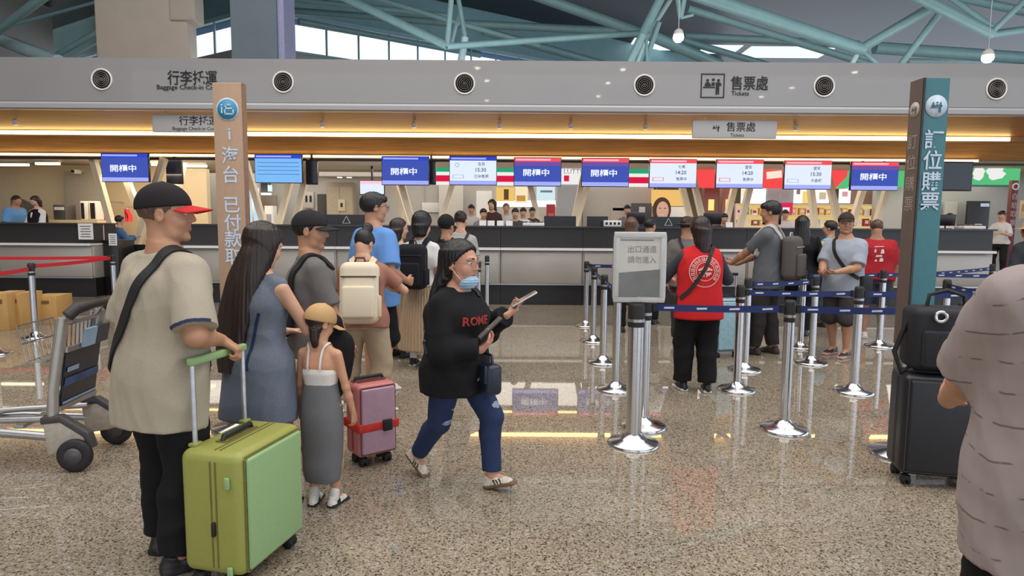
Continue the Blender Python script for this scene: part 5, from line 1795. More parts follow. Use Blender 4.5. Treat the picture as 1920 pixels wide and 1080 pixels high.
for ch, y in zip('訂位購票', (263, 303, 343, 382)):
    MB().text(ch, .10, (-wP / 2 - .0085, dP / 2, zz(y)), YM, UPZ).build('lettering', M('side_letter', (172, 160, 150), .5), t)


# ------------------------------------------------------------------ luggage
def suitcase(label, loc, rotz, w, d, h, mats, rod=0.0, grip=True, strap=None, panel=True, group=None, wheel=.055, cat='suitcase', tilt=0.0, rings=False):
    """Local x: width, front panel towards -y, pull rods at +y."""
    shell, pan, trim = mats
    t = thing('suitcase', label, cat, loc, rotz, group)
    z0 = wheel + .012
    MB().box((0, 0, z0 + (h - z0) / 2), (w, d, h - z0)).build('shell', shell, t, bevel=.042 if w > .3 else .03, bseg=5)
    mb = MB()
    bb = .0025
    for y in (-d * .10, -d * .02):
        for (cx, cz, sx, sz) in ((0, h + .0005, w - .07, .004), (0, z0, w - .07, .004), (-w / 2, z0 + (h - z0) / 2, .004, h - z0 - .075), (w / 2, z0 + (h - z0) / 2, .004, h - z0 - .075)):
            mb.box((cx, y, cz), (sx, .007, sz))
    mb.build('zipper', trim, t)
    if panel:
        MB().box((0, -d / 2 - .004, z0 + (h - z0) * .5), (w * .86, .022, (h - z0) * .90)).build('front_panel', pan, t, bevel=.012, bseg=4)
        mb = MB()
        for (cx, cz, sx, sz) in ((0, z0 + (h - z0) * .965, w * .88, .006), (-w * .445, z0 + (h - z0) * .5, .006, (h - z0) * .90), (w * .445, z0 + (h - z0) * .5, .006, (h - z0) * .90), (0, z0 + (h - z0) * .04, w * .88, .006)):
            mb.box((cx, -d / 2 - .0005, cz), (sx, .004, sz))
        mb.build('panel_seam', trim, t)
    else:
        mb = MB()
        for k in range(7):
            mb.box(((k - 3) * w * .115, -d / 2 - .002, z0 + (h - z0) * .5), (w * .06, .010, (h - z0) * .86))
        mb.build('ribbed_front', pan, t, bevel=.004)
    # top handle
    MB().tube([(-.10, 0.03, h - .004), (-.09, .03, h + .022), (.09, .03, h + .022), (.10, .03, h - .004)], .011, 8).build('top_handle', M_blackm, t)
    MB().box((0, .03, h + .002), (.22, .05, .006)).build('handle_recess', trim, t)
    if rod > 0:
        for sx in (-1, 1):
            MB().tube([(sx * w * .36, d / 2 - .035, h - .01), (sx * w * .36, d / 2 - .035, rod - .02)], .0105, 10).build('pull_rod', M('rod_aluminium', (206, 212, 222), .28, .85), t)
            MB().box((sx * w * .36, d / 2 - .035, h + .006), (.045, .034, .014)).build('rod_socket', trim if not rings else shell, t, bevel=.003)
        MB().box((0, d / 2 - .035, rod - .005), (w * .80, .030, .034)).build('grip', pan if rings else M_blackm, t, bevel=.009, bseg=3)
    if strap:
        MB().box((0, 0, z0 + (h - z0) * .42), (w + .012, d + .034, .055)).build('luggage_strap', strap, t, bevel=.006)
        MB().box((w * .2, -d / 2 - .022, z0 + (h - z0) * .42), (.06, .02, .07)).build('strap_buckle', M_blackm, t, bevel=.004)
    if rings:
        for z in (h * .80, h * .16):
            MB().box((-w / 2 - .008, -d * .30, z), (.016, .022, .05)).build('side_ring', pan, t, bevel=.005)
        MB().box((-w / 2 - .008, -d * .06, h * .46), (.014, .016, .06)).build('zipper_pull', M_blackm, t, bevel=.004)
    for sx in (-1, 1):
        for sy in (-1, 1):
            wh_ = MB()
            for o_ in (-.014, .014):
                wh_.lathe([(.004, -.008), (wheel / 2, -.008), (wheel / 2, .008), (.004, .008)], 20, (sx * (w / 2 - .05) + o_, sy * (d / 2 - .05), wheel / 2), Matrix.Rotation(R(90), 3, 'Y'))
            wo = wh_.build('wheel', M_blackm, t)
            MB().box((sx * (w / 2 - .05), sy * (d / 2 - .05), wheel * .75), (.042, .05, wheel * .55)).build('wheel_fork', M_blackm, t, bevel=.006)
    return t


M_lime = M('lime_shell', (152, 154, 78), .42, var=.03, scale=60, bump=.04)
M_limep = M('lime_panel', (144, 176, 124), .42, var=.03, scale=60, bump=.04)
M_limet = M('lime_trim', (112, 106, 52), .5)
N_ = Vector((-1.07, 2.45, 0))
ang = R(77)
b_ = Vector((math.cos(ang), math.sin(ang), 0))
a_ = Vector((-math.sin(ang), math.cos(ang), 0))
GS = N_ + a_ * .145 + b_ * .225
suitcase('large lime green suitcase with raised pull rods in front of the capped man', GS, ang, .45, .29, .585, (M_lime, M_limep, M_limet), rod=.94, rings=True)
GRIP = GS + b_ * .115 + a_ * (.145 - .035) + Vector((0, 0, .94))

p = gp(694, 880)
M_pink = M('pink_shell', (196, 118, 116), .4, var=.06, scale=8)
suitcase('small pink suitcase with a red strap beside the girl in the grey skirt', (p.x - .02, p.y + .14, 0), R(38), .26, .20, .52, (M_pink, M('pink_panel', (186, 150, 166), .4, var=.05), M('pink_trim', (120, 66, 64), .5)), rod=.0, strap=M('red_strap', (206, 50, 44), .6), panel=True)
p = gp(1366, 672)
suitcase('pale blue suitcase behind the post at the red vest wearer', (p.x + .02, p.y + .15, 0), R(12), .42, .26, .68, (M('pale_blue_shell', (140, 176, 190), .4, var=.05), M('pale_blue_panel', (150, 186, 200), .4), M('navy_trim', (60, 80, 100), .5)), rod=.95)
p = gp(1740, 905)
M_blackc = M('black_case', (30, 31, 38), .38, var=.1)
suitcase('large black suitcase at the foot of the teal sign post', (p.x + .03, p.y + .03, 0), R(-14), .42, .27, .66, (M_blackc, M_blackc, M('black_trim', (52, 52, 58), .4)), rod=0)
t = thing('travel_bag', 'black travel bag with top handle resting on the large black suitcase', 'bag', (p.x + .05, p.y + .03, .672), R(-14))
MB().box((0, 0, .19), (.40, .24, .37)).build('body', M('black_nylon', (26, 27, 34), .7, var=.15, scale=40, bump=.1), t, bevel=.05, bseg=4)
MB().box((0, -.125, .14), (.30, .04, .22)).build('front_pocket', M('black_nylon', (26, 27, 34), .7), t, bevel=.02, bseg=3)
MB().tube([(-.10, 0, .36), (-.09, 0, .44), (0, 0, .47), (.09, 0, .44), (.10, 0, .36)], .012, 8).build('handle', M_blackm, t)
MB().lathe([(.02, 0), (.036, 0), (.036, .012), (.02, .012)], 18, (-.07, -.13, .33), q90).build('metal_ring', M_chrome, t)
MB().tube([(-.19, 0, .30), (-.26, -.02, .10), (-.22, -.03, -.02), (-.15, -.02, .04)], .014, 8).build('hanging_strap', M_blackm, t)

# cardboard boxes
M_card = M('cardboard', (186, 146, 88), .75, var=.08, scale=10, stretch=(1, 1, .3))
for i, (x0, x1, yb, hgt, Y, lab) in enumerate(((-18, 21, 621, .52, 0, 'brown cardboard box cut off by the left photo edge'), (22, 49, 617, .50, 0, 'brown cardboard box second from the left photo edge'), (58, 114, 609, .42, 0, 'brown cardboard box behind the chrome post with red tape'))):
    p0, p1 = gp(x0, yb), gp(x1, yb - 3)
    w = (p1 - p0).length
    t = thing('cardboard_box', lab, 'box', ((p0.x + p1.x) / 2, p0.y + .24, 0), R(rg.uniform(-4, 8)), 'cardboard boxes by the left counter')
    MB().box((0, 0, hgt / 2), (w * .95, .42, hgt)).build('carton', M_card, t, bevel=.004)
    MB().box((0, 0, hgt + .001), (w * .96, .05, .004)).build('tape', M('parcel_tape', (206, 184, 140), .3), t)
    MB().box((0, -.212, hgt * .78), (w * .4, .004, hgt * .12)).build('print_mark', M('box_print', (116, 84, 50), .7), t)
    MB().box((-w * .48, 0, hgt * .5), (.004, .40, hgt * .94)).build('side_flap', M('card_dark', (150, 100, 62), .75), t)

# ------------------------------------------------------------------ luggage trolley
w1, w2 = gp(136, 884), gp(214, 832)
mid = (w1 + w2) / 2
ax = (w2 - w1).normalized()
fwd = Vector((-ax.y, ax.x, 0))
if fwd.x > 0:
    fwd = -fwd
ang = math.atan2(fwd.y, fwd.x)
half = (w2 - w1).length / 2
ys = 1 if (Matrix.Rotation(ang, 3, 'Z') @ Vector((0, 1, 0))).dot(ax) < 0 else -1   # near side in local y


def trolley(label, loc, rot, group=None):
    t = thing('luggage_trolley', label, 'luggage trolley', loc, rot, group)
    hf = half - .04
    for s in (-1, 1):
        y = s * hf
        MB().tube([(.12, y, .22), (.10, y, .50), (.02, y, .93)], .030, 12).build('upright', M('trolley_aluminium', (188, 186, 182), .35, .7, var=.05), t)
        wb = MB().lathe([(.02, -.022), (.092, -.022), (.10, -.012), (.10, .012), (.092, .022), (.02, .022)], 32, (-.02, s * half, .10), Matrix.Rotation(R(90), 3, 'X')).build('wheel', M('tyre_black', (38, 36, 38), .6), t)
        MB().lathe([(.0, -.026), (.05, -.026), (.052, .026), (.0, .026)], 20, (-.02, s * half, .10), Matrix.Rotation(R(90), 3, 'X')).build('hub', M('hub_grey', (84, 82, 84), .4), wb)
        MB().prism([(.16, y - .02, .30), (.06, y - .02, .33), (-.10, y - .02, .22), (-.11, y - .02, .15), (.0, y - .02, .12), (.14, y - .02, .10)], (0, 0, 0), (0, .05, 0)).build('wheel_cover', M('cover_beige', (178, 168, 156), .45), t, bevel=.008)
        MB().prism([(.17, y - .025, .335), (.06, y - .025, .345), (-.10, y - .025, .235), (-.125, y - .025, .14), (-.085, y - .025, .15), (-.065, y - .025, .21), (.06, y - .025, .30), (.17, y - .025, .29)], (0, 0, 0), (0, .06, 0)).build('cover_bumper', M('bumper_dark', (70, 66, 66), .5), t, bevel=.008)
        MB().tube([(.08, s * hf, .20), (.5, s * hf * .82, .235), (1.05, s * hf * .55, .24)], .026, 10).build('base_rail', M_steel, t)
        MB().tube([(.10, s * hf * .72, .30), (.5, s * hf * .6, .29), (1.02, s * hf * .40, .26)], .020, 10).build('base_rail', M_steel, t)
        MB().tube([(.06, s * hf * .9, .92), (.12, s * hf * .86, .60), (.16, s * hf * .84, .30)], .014, 8).build('inner_post', M_steel, t)
    MB().tube([(-.02, -hf - .03, .945), (-.05, -hf + .01, .985), (-.09, -hf * .4, 1.0), (-.10, 0, 1.0), (-.09, hf * .4, 1.0), (-.05, hf - .01, .985), (-.02, hf + .03, .945)], [.036, .036, .024, .022, .024, .036, .036], 12).build('handle_bar', M('handle_rubber', (48, 42, 42), .6), t)
    MB().tube([(.02, -hf, .93), (.0, -hf * .5, .90), (.0, hf * .5, .90), (.02, hf, .93)], .015, 8).build('cross_bar', M_steel, t)
    MB().box((.055, 0, .555), (.014, hf * 1.86, .38), Matrix.Rotation(R(-9), 3, 'Y')).build('advert_panel', M('advert_dark', (28, 34, 48), .35, var=.45, scale=7), t)
    ap = bpy.data.objects[[o.name for o in t.children if o.name.startswith('advert_panel')][-1]]
    q = Matrix.Rotation(R(-9), 3, 'Y')
    mb = MB()
    mb.box(q @ Vector((-.013, 0, -.02)) + Vector((.055, 0, .555)), (.004, hf * 1.80, .05), q)
    mb.build('blue_band', M('advert_blue', (40, 66, 116), .4, var=.5, scale=9), ap)
    for k in range(9):
        pass
    mb = MB()
    for k in range(14):
        mb.box(q @ Vector((-.013, -hf * .84 + k * hf * .129, -.15)) + Vector((.055, 0, .555)), (.004, .022, .014), q)
    mb.build('advert_ticks', M('advert_pale', (150, 170, 196), .5), ap)
    mb = MB()
    for k in range(4):
        mb.box(q @ Vector((-.013, -hf * ys * (-.75 + .14 * k) * 1.0, .055)) + Vector((.055, 0, .555)), (.004, .03, .028), q)
    mb.build('advert_print', M('advert_pale', (150, 170, 196), .5), ap)
    for (z, sz) in ((.375, .03), (.735, .03)):
        MB().box((.055 + (.03 if z < .5 else -.03), 0, z), (.03, hf * 1.95, sz)).build('panel_rail', M_steel, t)
    qc = Matrix.Rotation(R(-12), 3, 'Y')
    MB().box((-.015, ys * hf * .02, .785), (.02, hf * .62, .115), qc).build('upper_card', M('card_blue', (150, 178, 206), .4, var=.15, scale=5), t)
    MB().box((-.015, -ys * hf * .66, .785), (.02, hf * .70, .115), qc).build('upper_card', M('card_navy', (38, 46, 60), .35, var=.3, scale=8), t)
    # wire basket behind the handle
    mb = MB()
    x0, x1, zb_, zt_ = .04, .30, .66, .88
    for k in range(9):
        y = -hf * .86 + k * hf * .215
        mb.tube([(x0, y, zt_), (x0 + .02, y, zb_), (x1 - .04, y, zb_), (x1, y, zt_)], .004, 6)
    for (x, z) in ((x0, zt_), (x1, zt_), (x1 - .02, (zt_ + zb_) / 2), (x1 - .04, zb_), (x0 + .12, zb_), (x0 + .02, zb_)):
        mb.tube([(x, -hf * .87, z), (x, hf * .87, z)], .005, 6)
    mb.build('wire_basket', M('wire_steel', (150, 146, 142), .35, .8), t)
    for x in (.35, .62, .90):
        MB().box((x, 0, .252), (.05, hf * 1.6 * (1 - .45 * x), .02)).build('cross_slat', M_steel, t)
    wb = MB().lathe([(.02, -.02), (.062, -.02), (.07, 0), (.062, .02), (.02, .02)], 26, (1.02, .0, .07), Matrix.Rotation(R(90), 3, 'X')).build('front_wheel', M('tyre_black', (38, 36, 38), .6), t)
    MB().box((1.02, 0, .16), (.12, .09, .12)).build('front_fork', M('bumper_dark', (70, 66, 66), .5), t, bevel=.02)
    MB().tube([(1.05, -hf * .56, .24), (1.11, 0, .24), (1.05, hf * .56, .24)], .026, 10).build('nose_rail', M_steel, t)
    return t


trolley('empty steel luggage trolley with a dark advert panel left of the capped man', (mid.x, mid.y, 0), ang)

# ------------------------------------------------------------------ things worn or carried, laid on the cloth
def mesh_np(me):
    n = len(me.vertices)
    v = np.empty(n * 3, np.float32)
    me.vertices.foreach_get('co', v)
    nn = np.empty(n * 3, np.float32)
    me.vertex_normals.foreach_get('vector', nn)
    return v.reshape(-1, 3), nn.reshape(-1, 3)


def catmull(pts, n=48):
    P = [np.array(p, np.float32) for p in pts]
    P = [2 * P[0] - P[1]] + P + [2 * P[-1] - P[-2]]
    out = []
    m = len(P) - 3
    for i in range(n):
        t = i / (n - 1) * m
        k = min(int(t), m - 1)
        t -= k
        a, b, c, d = P[k:k + 4]
        out.append(0.5 * ((2 * b) + (c - a) * t + (2 * a - 5 * b + 4 * c - d) * t * t + (3 * b - a - 3 * c + d) * t ** 3))
    return out


def strap_mesh(J, pts, width, objs, thick=.006, snap=True, n=56, lift=.004):
    """A flat strap along torso points (units of stature), resting on the given cloth meshes."""
    T = J['T']
    C = catmull([T(*p) for p in pts], n)
    V, N = [], []
    for o in objs:
        v, nn = mesh_np(o.data)
        V.append(v)
        N.append(nn)
    V, N = np.concatenate(V), np.concatenate(N)
    cen = T(0, 0, .25)
    pos, nor = [], []
    for c in C:
        out = c - np.array((cen[0], cen[1], min(c[2], T(0, 0, .42)[2])), np.float32)
        out /= np.linalg.norm(out) + 1e-6
        if snap:
            d = ((V - c) ** 2).sum(1)
            k = np.argpartition(d, 12)[:12]
            nn = N[k].mean(0)
            nn /= np.linalg.norm(nn) + 1e-6
            pos.append(V[k].mean(0) + nn * lift)
            nor.append(nn)
        else:
            pos.append(c)
            nor.append(out)
    pos, nor = np.array(pos), np.array(nor)
    for _ in range(3):
        pos[1:-1] = (pos[:-2] + 2 * pos[1:-1] + pos[2:]) / 4
        nor[1:-1] = (nor[:-2] + 2 * nor[1:-1] + nor[2:]) / 4
    if snap:
        for _ in range(2):
            for i in range(n):
                nn = nor[i] / (np.linalg.norm(nor[i]) + 1e-6)
                dv = V - pos[i]
                al = dv @ nn
                lat = (dv ** 2).sum(1) - al ** 2
                k = np.where((lat < (width * .55) ** 2) & (np.abs(al) < .07))[0]
                if len(k):
                    pos[i] = pos[i] + nn * (float(np.percentile(al[k], 97)) + lift)
            pos[1:-1] = (pos[:-2] + 2 * pos[1:-1] + pos[2:]) / 4
    mb = MB()
    vs = []
    for i in range(n):
        t_ = pos[min(i + 1, n - 1)] - pos[max(i - 1, 0)]
        s_ = np.cross(t_, nor[i])
        s_ /= np.linalg.norm(s_) + 1e-6
        nn = nor[i] / (np.linalg.norm(nor[i]) + 1e-6)
        for (a, b) in ((-1, 0), (1, 0), (1, 1), (-1, 1)):
            vs.append(tuple(float(x) for x in pos[i] + s_ * a * width / 2 + nn * b * thick))
    fs = []
    for i in range(n - 1):
        for k in range(4):
            k2 = (k + 1) % 4
            fs.append((4 * i + k, 4 * i + k2, 4 * i + 4 + k2, 4 * i + 4 + k))
    mb.add(vs, fs, 0, False)
    return mb


def print_on(J, obj, mb, back=False, lift=.004):
    """Lay flat lettering (torso x, z in metres from the pelvis) onto the front or back of a garment."""
    v, nn = mesh_np(obj.data)
    Rt, Pc = J['Rt'], J['Pc']
    L = (v - Pc) @ Rt
    ln = nn @ Rt
    m = (ln[:, 1] < -.05) if back else (ln[:, 1] > .05)
    L = L[m]
    out = []
    for p in mb.v:
        d = (L[:, 0] - p[0]) ** 2 + (L[:, 2] - p[2]) ** 2
        k = np.argpartition(d, 10)[:10]
        near = L[k]
        y = near[:, 1].min() if back else near[:, 1].max()
        q = np.array((p[0], y + (-lift if back else lift), p[2]), np.float32)
        out.append(tuple(float(x) for x in Pc + Rt @ q))
    mb.v = out
    return mb


def worn(J, name, label, cat, group=None):
    return thing(name, label, cat, J['root'].location, J['root'].rotation_euler[2], group)


def backpack(J, label, mats, w=.30, h=.44, d=.16, z=.26, y=None, pocket=True):
    """Rucksack on the back: shell, front pocket, top flap, carry loop, side zip and two shoulder straps."""
    S = J['S']
    t = worn(J, 'backpack', label, 'backpack')
    v, nn = mesh_np(J['top'].data)
    L = (v - J['Pc']) @ J['Rt']
    sel = (np.abs(L[:, 0]) < .09 * S) & (np.abs(L[:, 2] - (z + .05) * S) < .14 * S)
    yb = float(np.percentile(L[sel, 1], 2)) if sel.any() else -.13
    q = Matrix([[float(x) for x in r] for r in J['Rt']])
    c0 = Vector([float(x) for x in J['Pc']]) + q @ Vector((0, yb - d / 2 - .004, z * S))
    M1, M2, M3 = mats

    def part(nm, mb, mt, bev, seg=3, par=t):
        mb.v = [tuple(c0 + q @ Vector(p)) for p in mb.v]
        return mb.build(nm, mt, par, bevel=bev, bseg=seg)
    part('shell', MB().box((0, 0, 0), (w, d, h)), M1, d * .42, 6)
    if pocket:
        part('front_pocket', MB().box((0, -d / 2 - .014, -h * .16), (w * .82, .05, h * .52)), M1, .022, 3)
    part('top_seam', MB().box((0, -d / 2 - .0, h * .25), (w * .90, .012, .010)), M2, .002, 1)
    part('side_zip', MB().box((w / 2 - .004, -d * .12, -.02), (.014, .012, h * .62)), M2, .002, 1)
    part('side_pocket', MB().box((w / 2, .0, -h * .22), (.03, d * .6, h * .36)), M3, .012, 2)
    part('carry_loop', MB().tube([(-.04, .02, h / 2 - .005), (-.03, .02, h / 2 + .035), (.03, .02, h / 2 + .035), (.04, .02, h / 2 - .005)], .009, 8), M2, 0)
    for s in (-1, 1):
        ztop = (z * S + h / 2 - .03) / S
        ps = [(s * .075, yb / S - .02, ztop), (s * .085, -.075, .50), (s * .09, .0, .525), (s * .095, .085, .45), (s * .12, .10, .36), (s * .155, .04, .28)]
        strap_mesh(J, ps, .055 * S, [J['top'], J['body']], .010).build('shoulder_strap', M3, t)
    return t


def local(loc, hd, p):
    m = (Matrix.Translation(Vector(loc)) @ Matrix.Rotation(hd, 4, 'Z')).inverted()
    return np.array(m @ Vector(p), np.float32)


def ldir(hd, d):
    return np.array(Matrix.Rotation(-hd, 3, 'Z') @ Vector(d), np.float32)


def cloth(nm, rgb, rough=.85, var=.05, bump=.12):
    return M(nm, rgb, rough, var=var, scale=180, bump=bump, bscale=260, spec=.25)


BLK = ('black', (22, 19, 20))
DBR = ('dark_brown', (44, 30, 25))
C_black = cloth('cloth_black', (24, 23, 26))
C_black2 = cloth('cloth_soft_black', (30, 29, 32))
SH_black = [M('shoe_black', (28, 26, 27), .4), M('sole_black', (34, 32, 32), .6)]
SH_white = [M('shoe_white', (214, 210, 202), .5), M('sole_white', (222, 220, 214), .6)]
SH_blackwhite = [M('shoe_black', (28, 26, 27), .4), M('sole_white', (222, 220, 214), .6)]
T1 = (186, 138, 110)
T2 = (206, 160, 134)
T3 = (172, 124, 98)

# ---- 1. man in a black and red cap, hand on the suitcase grip
h1 = R(-33)
l1 = gp(320, 1050)
wr = GRIP + Vector((-.035, -.065, .05))
man = person('man in cream t-shirt and black cap with red visor holding the lime suitcase handle', l1, h1, H=1.655, girth=1.08, lean=R(5), tone=T1, head=(R(-44), R(0), 0), hs=1.06,
             feet=((-.12, .04, 0, .35), (.12, -.03, 0, -.30)), hands={'R': dict(p=local(l1, h1, wr), d=ldir(h1, (.80, .22, -.55)), n=ldir(h1, (-.45, -.15, -.88)), curl=1.15, thumb=.8), 'L': dict(p=(-.22, .22, .98), d=(.3, .8, -.2), n=(.2, -.9, .1), curl=.7)},
             elbows={'R': (.75, -.8, -.35), 'L': (-.5, -.9, -.5)}, hair=dict(style='short', mat=('shaved', (92, 70, 58)), nape=-.035, vol=.985), res=.0052, cres=.0075, seed=1,
             top=dict(name='t_shirt', mats=[cloth('tee_cream', (172, 162, 144))], sleeve=.90, hem=-.235, loose=.036, sloose=.040, fold=.013, minr=.185, belly=0),
             bottom=dict(kind='trousers', name='trousers', mats=[C_black], loose=.042, ankle=.045, length=.97, fold=.012), shoes=dict(mats=SH_black),
             cap=dict(mats=[cloth('cap_black', (38, 34, 36)), cloth('cap_red', (196, 46, 50))], z=.044, visor=.085, size=1.02))
ud = nrm(man['elbow_R'] - man['shoulder_R'])
uc = man['shoulder_R'] + (man['elbow_R'] - man['shoulder_R']) * .87
ua = nrm(np.cross(ud, V3(0, 1, 0)))
ub = np.cross(ud, ua)
arc = []
for k in range(9):
    a = 2 * PI * k / 16
    q = uc + (ua * math.cos(a) + ub * math.sin(a)) * .105
    arc.append(q)
side_ = nrm(V3(.75, -.65, 0))
arc = sorted([uc + (ua * math.cos(2 * PI * k / 24) + ub * math.sin(2 * PI * k / 24)) * .10 for k in range(24)], key=lambda q: -float((q - uc) @ side_))[:9]
tg_ = nrm(np.cross(ud, side_))
arc.sort(key=lambda q: float((q - uc) @ tg_))
arc = [tuple((man['Rt'].T @ (q - man['Pc'])) / man['S']) for q in arc]
strap_mesh(man, arc, .014, [man['top']], .002, lift=.002).build('sleeve_trim', cloth('tee_navy_trim', (52, 62, 92)), man['top'])
bag = worn(man, 'crossbody_bag', 'black cross-body bag strap over the cream t-shirt of the capped man', 'bag')
strap_mesh(man, [(.09, .10, .46), (.095, .03, .53), (.11, -.05, .52), (.095, -.13, .42), (.035, -.16, .29), (-.05, -.17, .16), (-.13, -.14, .05), (-.19, -.05, -.02)], .046, [man['top'], man['body']], .008).build('strap', M('webbing_black', (26, 25, 28), .7, var=.15, scale=90), bag)
q = man['T'](-.13, .19, .02)
MB().box([float(x) for x in q], (.22, .07, .15), Matrix.Rotation(R(20), 3, 'Z')).build('pouch', M('webbing_black', (26, 25, 28), .7), bag, bevel=.02, bseg=3)
MB().box([float(x) for x in q + np.array((0, .045, .0))], (.16, .02, .09), Matrix.Rotation(R(20), 3, 'Z')).build('front_pocket', M('webbing_black', (26, 25, 28), .7), bag, bevel=.008)

# ---- 2. long-haired woman in a sleeveless denim dress
h2 = R(-22)
l2 = gp(496, 946)
M_denim = cloth('denim', (106, 114, 128), var=.14)
wom = person('woman with very long dark hair in a sleeveless grey-blue denim dress', l2, h2, H=1.50, sex='f', girth=1.02, lean=R(4), tone=T2, head=(R(-12), R(20), R(-4)), hs=1.10, res=.0058, cres=.0075, seed=2,
             hands={'R': dict(p=(.22, .30, .84), d=(-.2, 1, -.2), n=(-.3, .1, -1), curl=.6), 'L': dict(p=(-.12, .34, .88), d=(.5, .8, 0), n=(.2, 0, -1), curl=.5)}, elbows={'R': (.55, -.9, -.5)},
             hair=dict(style='long', mat=DBR, vol=1.07, nape=-.02, facecut=((0, .10, -.03), (.058, .07, .10)), chain=[((-.005, .015, .76), (.070, .085)), ((-.015, -.015, .64), (.105, .110)), ((-.045, -.07, .50), (.120, .085)), ((-.080, -.115, .30), (.118, .055)), ((-.10, -.135, .08), (.100, .040)), ((-.115, -.14, -.06), (.060, .028))]),
             top=dict(name='dress', mats=[M_denim], sleeve=0, hem=-.34, loose=.016, flare=.07, fold=.012, minr=.0),
             shoes=dict(mats=SH_black))
strap_mesh(wom, [(.085, -.10, .30), (.07, -.11, .22), (.052, -.12, .12), (.05, -.14, .02), (.055, -.15, -.03)], .016, [wom['top']], .002, lift=.002).build('side_stripe', cloth('navy_side_stripe', (38, 52, 84)), wom['top'])
# black jacket over her forearm
J = wom
jk = worn(wom, 'folded_jacket', 'black jacket draped over the forearm of the woman in denim', 'jacket')
e_, w_ = J['elbow_R'], J['wrist_R']
q = [P_cone(e_ + V3(.01, .05, .01), w_ + V3(.02, .02, .0), .062, .058, 0, .04), P_ell((e_ + w_) / 2 + V3(.05, .07, -.10), (.085, .12, .15), None, 0, .06), P_ell((e_ + w_) / 2 + V3(.06, .03, -.22), (.07, .09, .13), None, 0, .06), P_ell(e_ + V3(.045, .10, .03), (.06, .10, .05), None, 0, .05)]
o = bpy.data.objects.new('cloth', sdf_mesh('cloth', q, .008, [C_black], disp=folds(.016, 4, 22, 14)))
COL.objects.link(o)
o.parent = jk
o2 = sdf_mesh('lining', [P_ell((e_ + w_) / 2 + V3(-.02, .12, -.2), (.04, .07, .10), None, 0, .03)], .009, [C_black2], disp=folds(.01, 6, 22, 14))
o2 = bpy.data.objects.new('sleeve', o2)
COL.objects.link(o2)
o2.parent = jk

# ---- 3. man in grey cap and grey polo
h3 = R(-62)
l3 = gp(591, 852)
M_greypolo = cloth('polo_grey', (112, 108, 106))
m3 = person('man in black cap and grey polo with a black shoulder strap, face turned right', l3, h3, H=1.565, girth=1.08, tone=T1, head=(R(-26), R(4), 0), hs=1.10, res=.006, cres=.009, seed=3, hair=dict(style='short', mat=BLK),
            hands={'R': dict(p=(.24, .17, .74), d=(-.1, .3, -1), n=(-1, 0, 0), curl=.5)},
            top=dict(name='polo_shirt', mats=[M_greypolo], sleeve=.9, hem=-.16, loose=.03, collar=True, fold=.009, minr=.17), bottom=dict(kind='trousers', mats=[C_black2], loose=.03), shoes=dict(mats=SH_black),
            cap=dict(mats=[cloth('cap_charcoal', (42, 40, 42)), cloth('cap_charcoal', (42, 40, 42))], z=.046, visor=.085, size=1.03))
b3 = worn(m3, 'shoulder_bag', 'black shoulder bag on the man in the grey polo', 'bag')
strap_mesh(m3, [(.10, .10, .42), (.105, .02, .50), (.105, -.06, .47), (.10, -.13, .34), (.10, -.14, .20)], .05, [m3['top']], .012).build('strap', M('webbing_black', (26, 25, 28), .7), b3)
q = m3['T'](.06, -.21, .16)
MB().box([float(x) for x in q], (.24, .10, .30)).build('body', M('webbing_black', (26, 25, 28), .7), b3, bevel=.035, bseg=3)
q = m3['T'](.06, -.265, .11)
MB().box([float(x) for x in q], (.18, .03, .16)).build('front_pocket', M('webbing_black', (26, 25, 28), .7), b3, bevel=.012)

# ---- 4. girl in a mustard cap, white top and long grey skirt
h4 = R(-12)
l4 = gp(607, 946)
M_mustard = cloth('cap_mustard', (196, 158, 112))
M_skirtgrey = cloth('skirt_grey', (112, 113, 116), var=.08)


def girl_skirt(J):
    P = J['Pc']
    return []


g4 = person('girl in mustard cap, white strappy top and long grey skirt', l4, h4, H=1.06, sex='f', girth=.98, tone=(206, 152, 122), head=(R(-32), R(20), 0), hs=1.22, res=.0042, cres=.0052, seed=4, feet=((-.052, 0, 0, .15), (.062, .01, 0, -.2)),
            hands={'R': dict(p=(.165, .05, .47), d=(.0, .15, -1), n=(-1, .2, 0), curl=.55), 'L': dict(p=(-.165, .06, .46), d=(0, .2, -1), n=(1, .2, 0), curl=.55)}, hair=dict(style='bob', mat=DBR, vol=1.02, nape=-.05, chain=[((0, -.075, .66), (.042, .05)), ((0, -.09, .56), (.035, .035)), ((0, -.085, .50), (.02, .02))], facecut=((0, .11, -.03), (.07, .06, .11))),
            top=dict(name='strappy_top', mats=[cloth('top_white', (226, 220, 214))], straps=False, sleeve=-1, hem=.155, neck=.335, loose=.016, fold=.005),
            bottom=dict(kind='skirt', mats=[M_skirtgrey], keys=[(0, -.005, .225, .150, .110), (0, -.005, .36, .172, .140), (0, 0, .55, .178, .148), (0, 0, .80, .184, .150), (0, 0, .90, .176, .130), (0, 0, 1.06, .142, .108), (0, 0, 1.075, .140, .106)], disp=folds(.006, 5, 9, 5)),
            shoes=dict(mats=[M('girl_shoe_white', (226, 222, 216), .5), M('sole_dark', (44, 42, 42), .6), M('shoe_black', (28, 26, 27), .4)], sock=cloth('sock_white', (228, 224, 220)), sockh=.13,
                       paint=lambda A, Rf, S, ank: (lambda c, m: np.where((m == 0) & (((c - A(0, -.055, -.04)) @ (Rf @ V3(0, 1, 0))) > .035 * S) & (((c - A(0, -.055, -.04)) @ (Rf @ V3(0, 1, 0))) < .075 * S), 2, m))),
            cap=dict(mats=[M_mustard, M_mustard], z=.028, visor=.095, size=1.08))
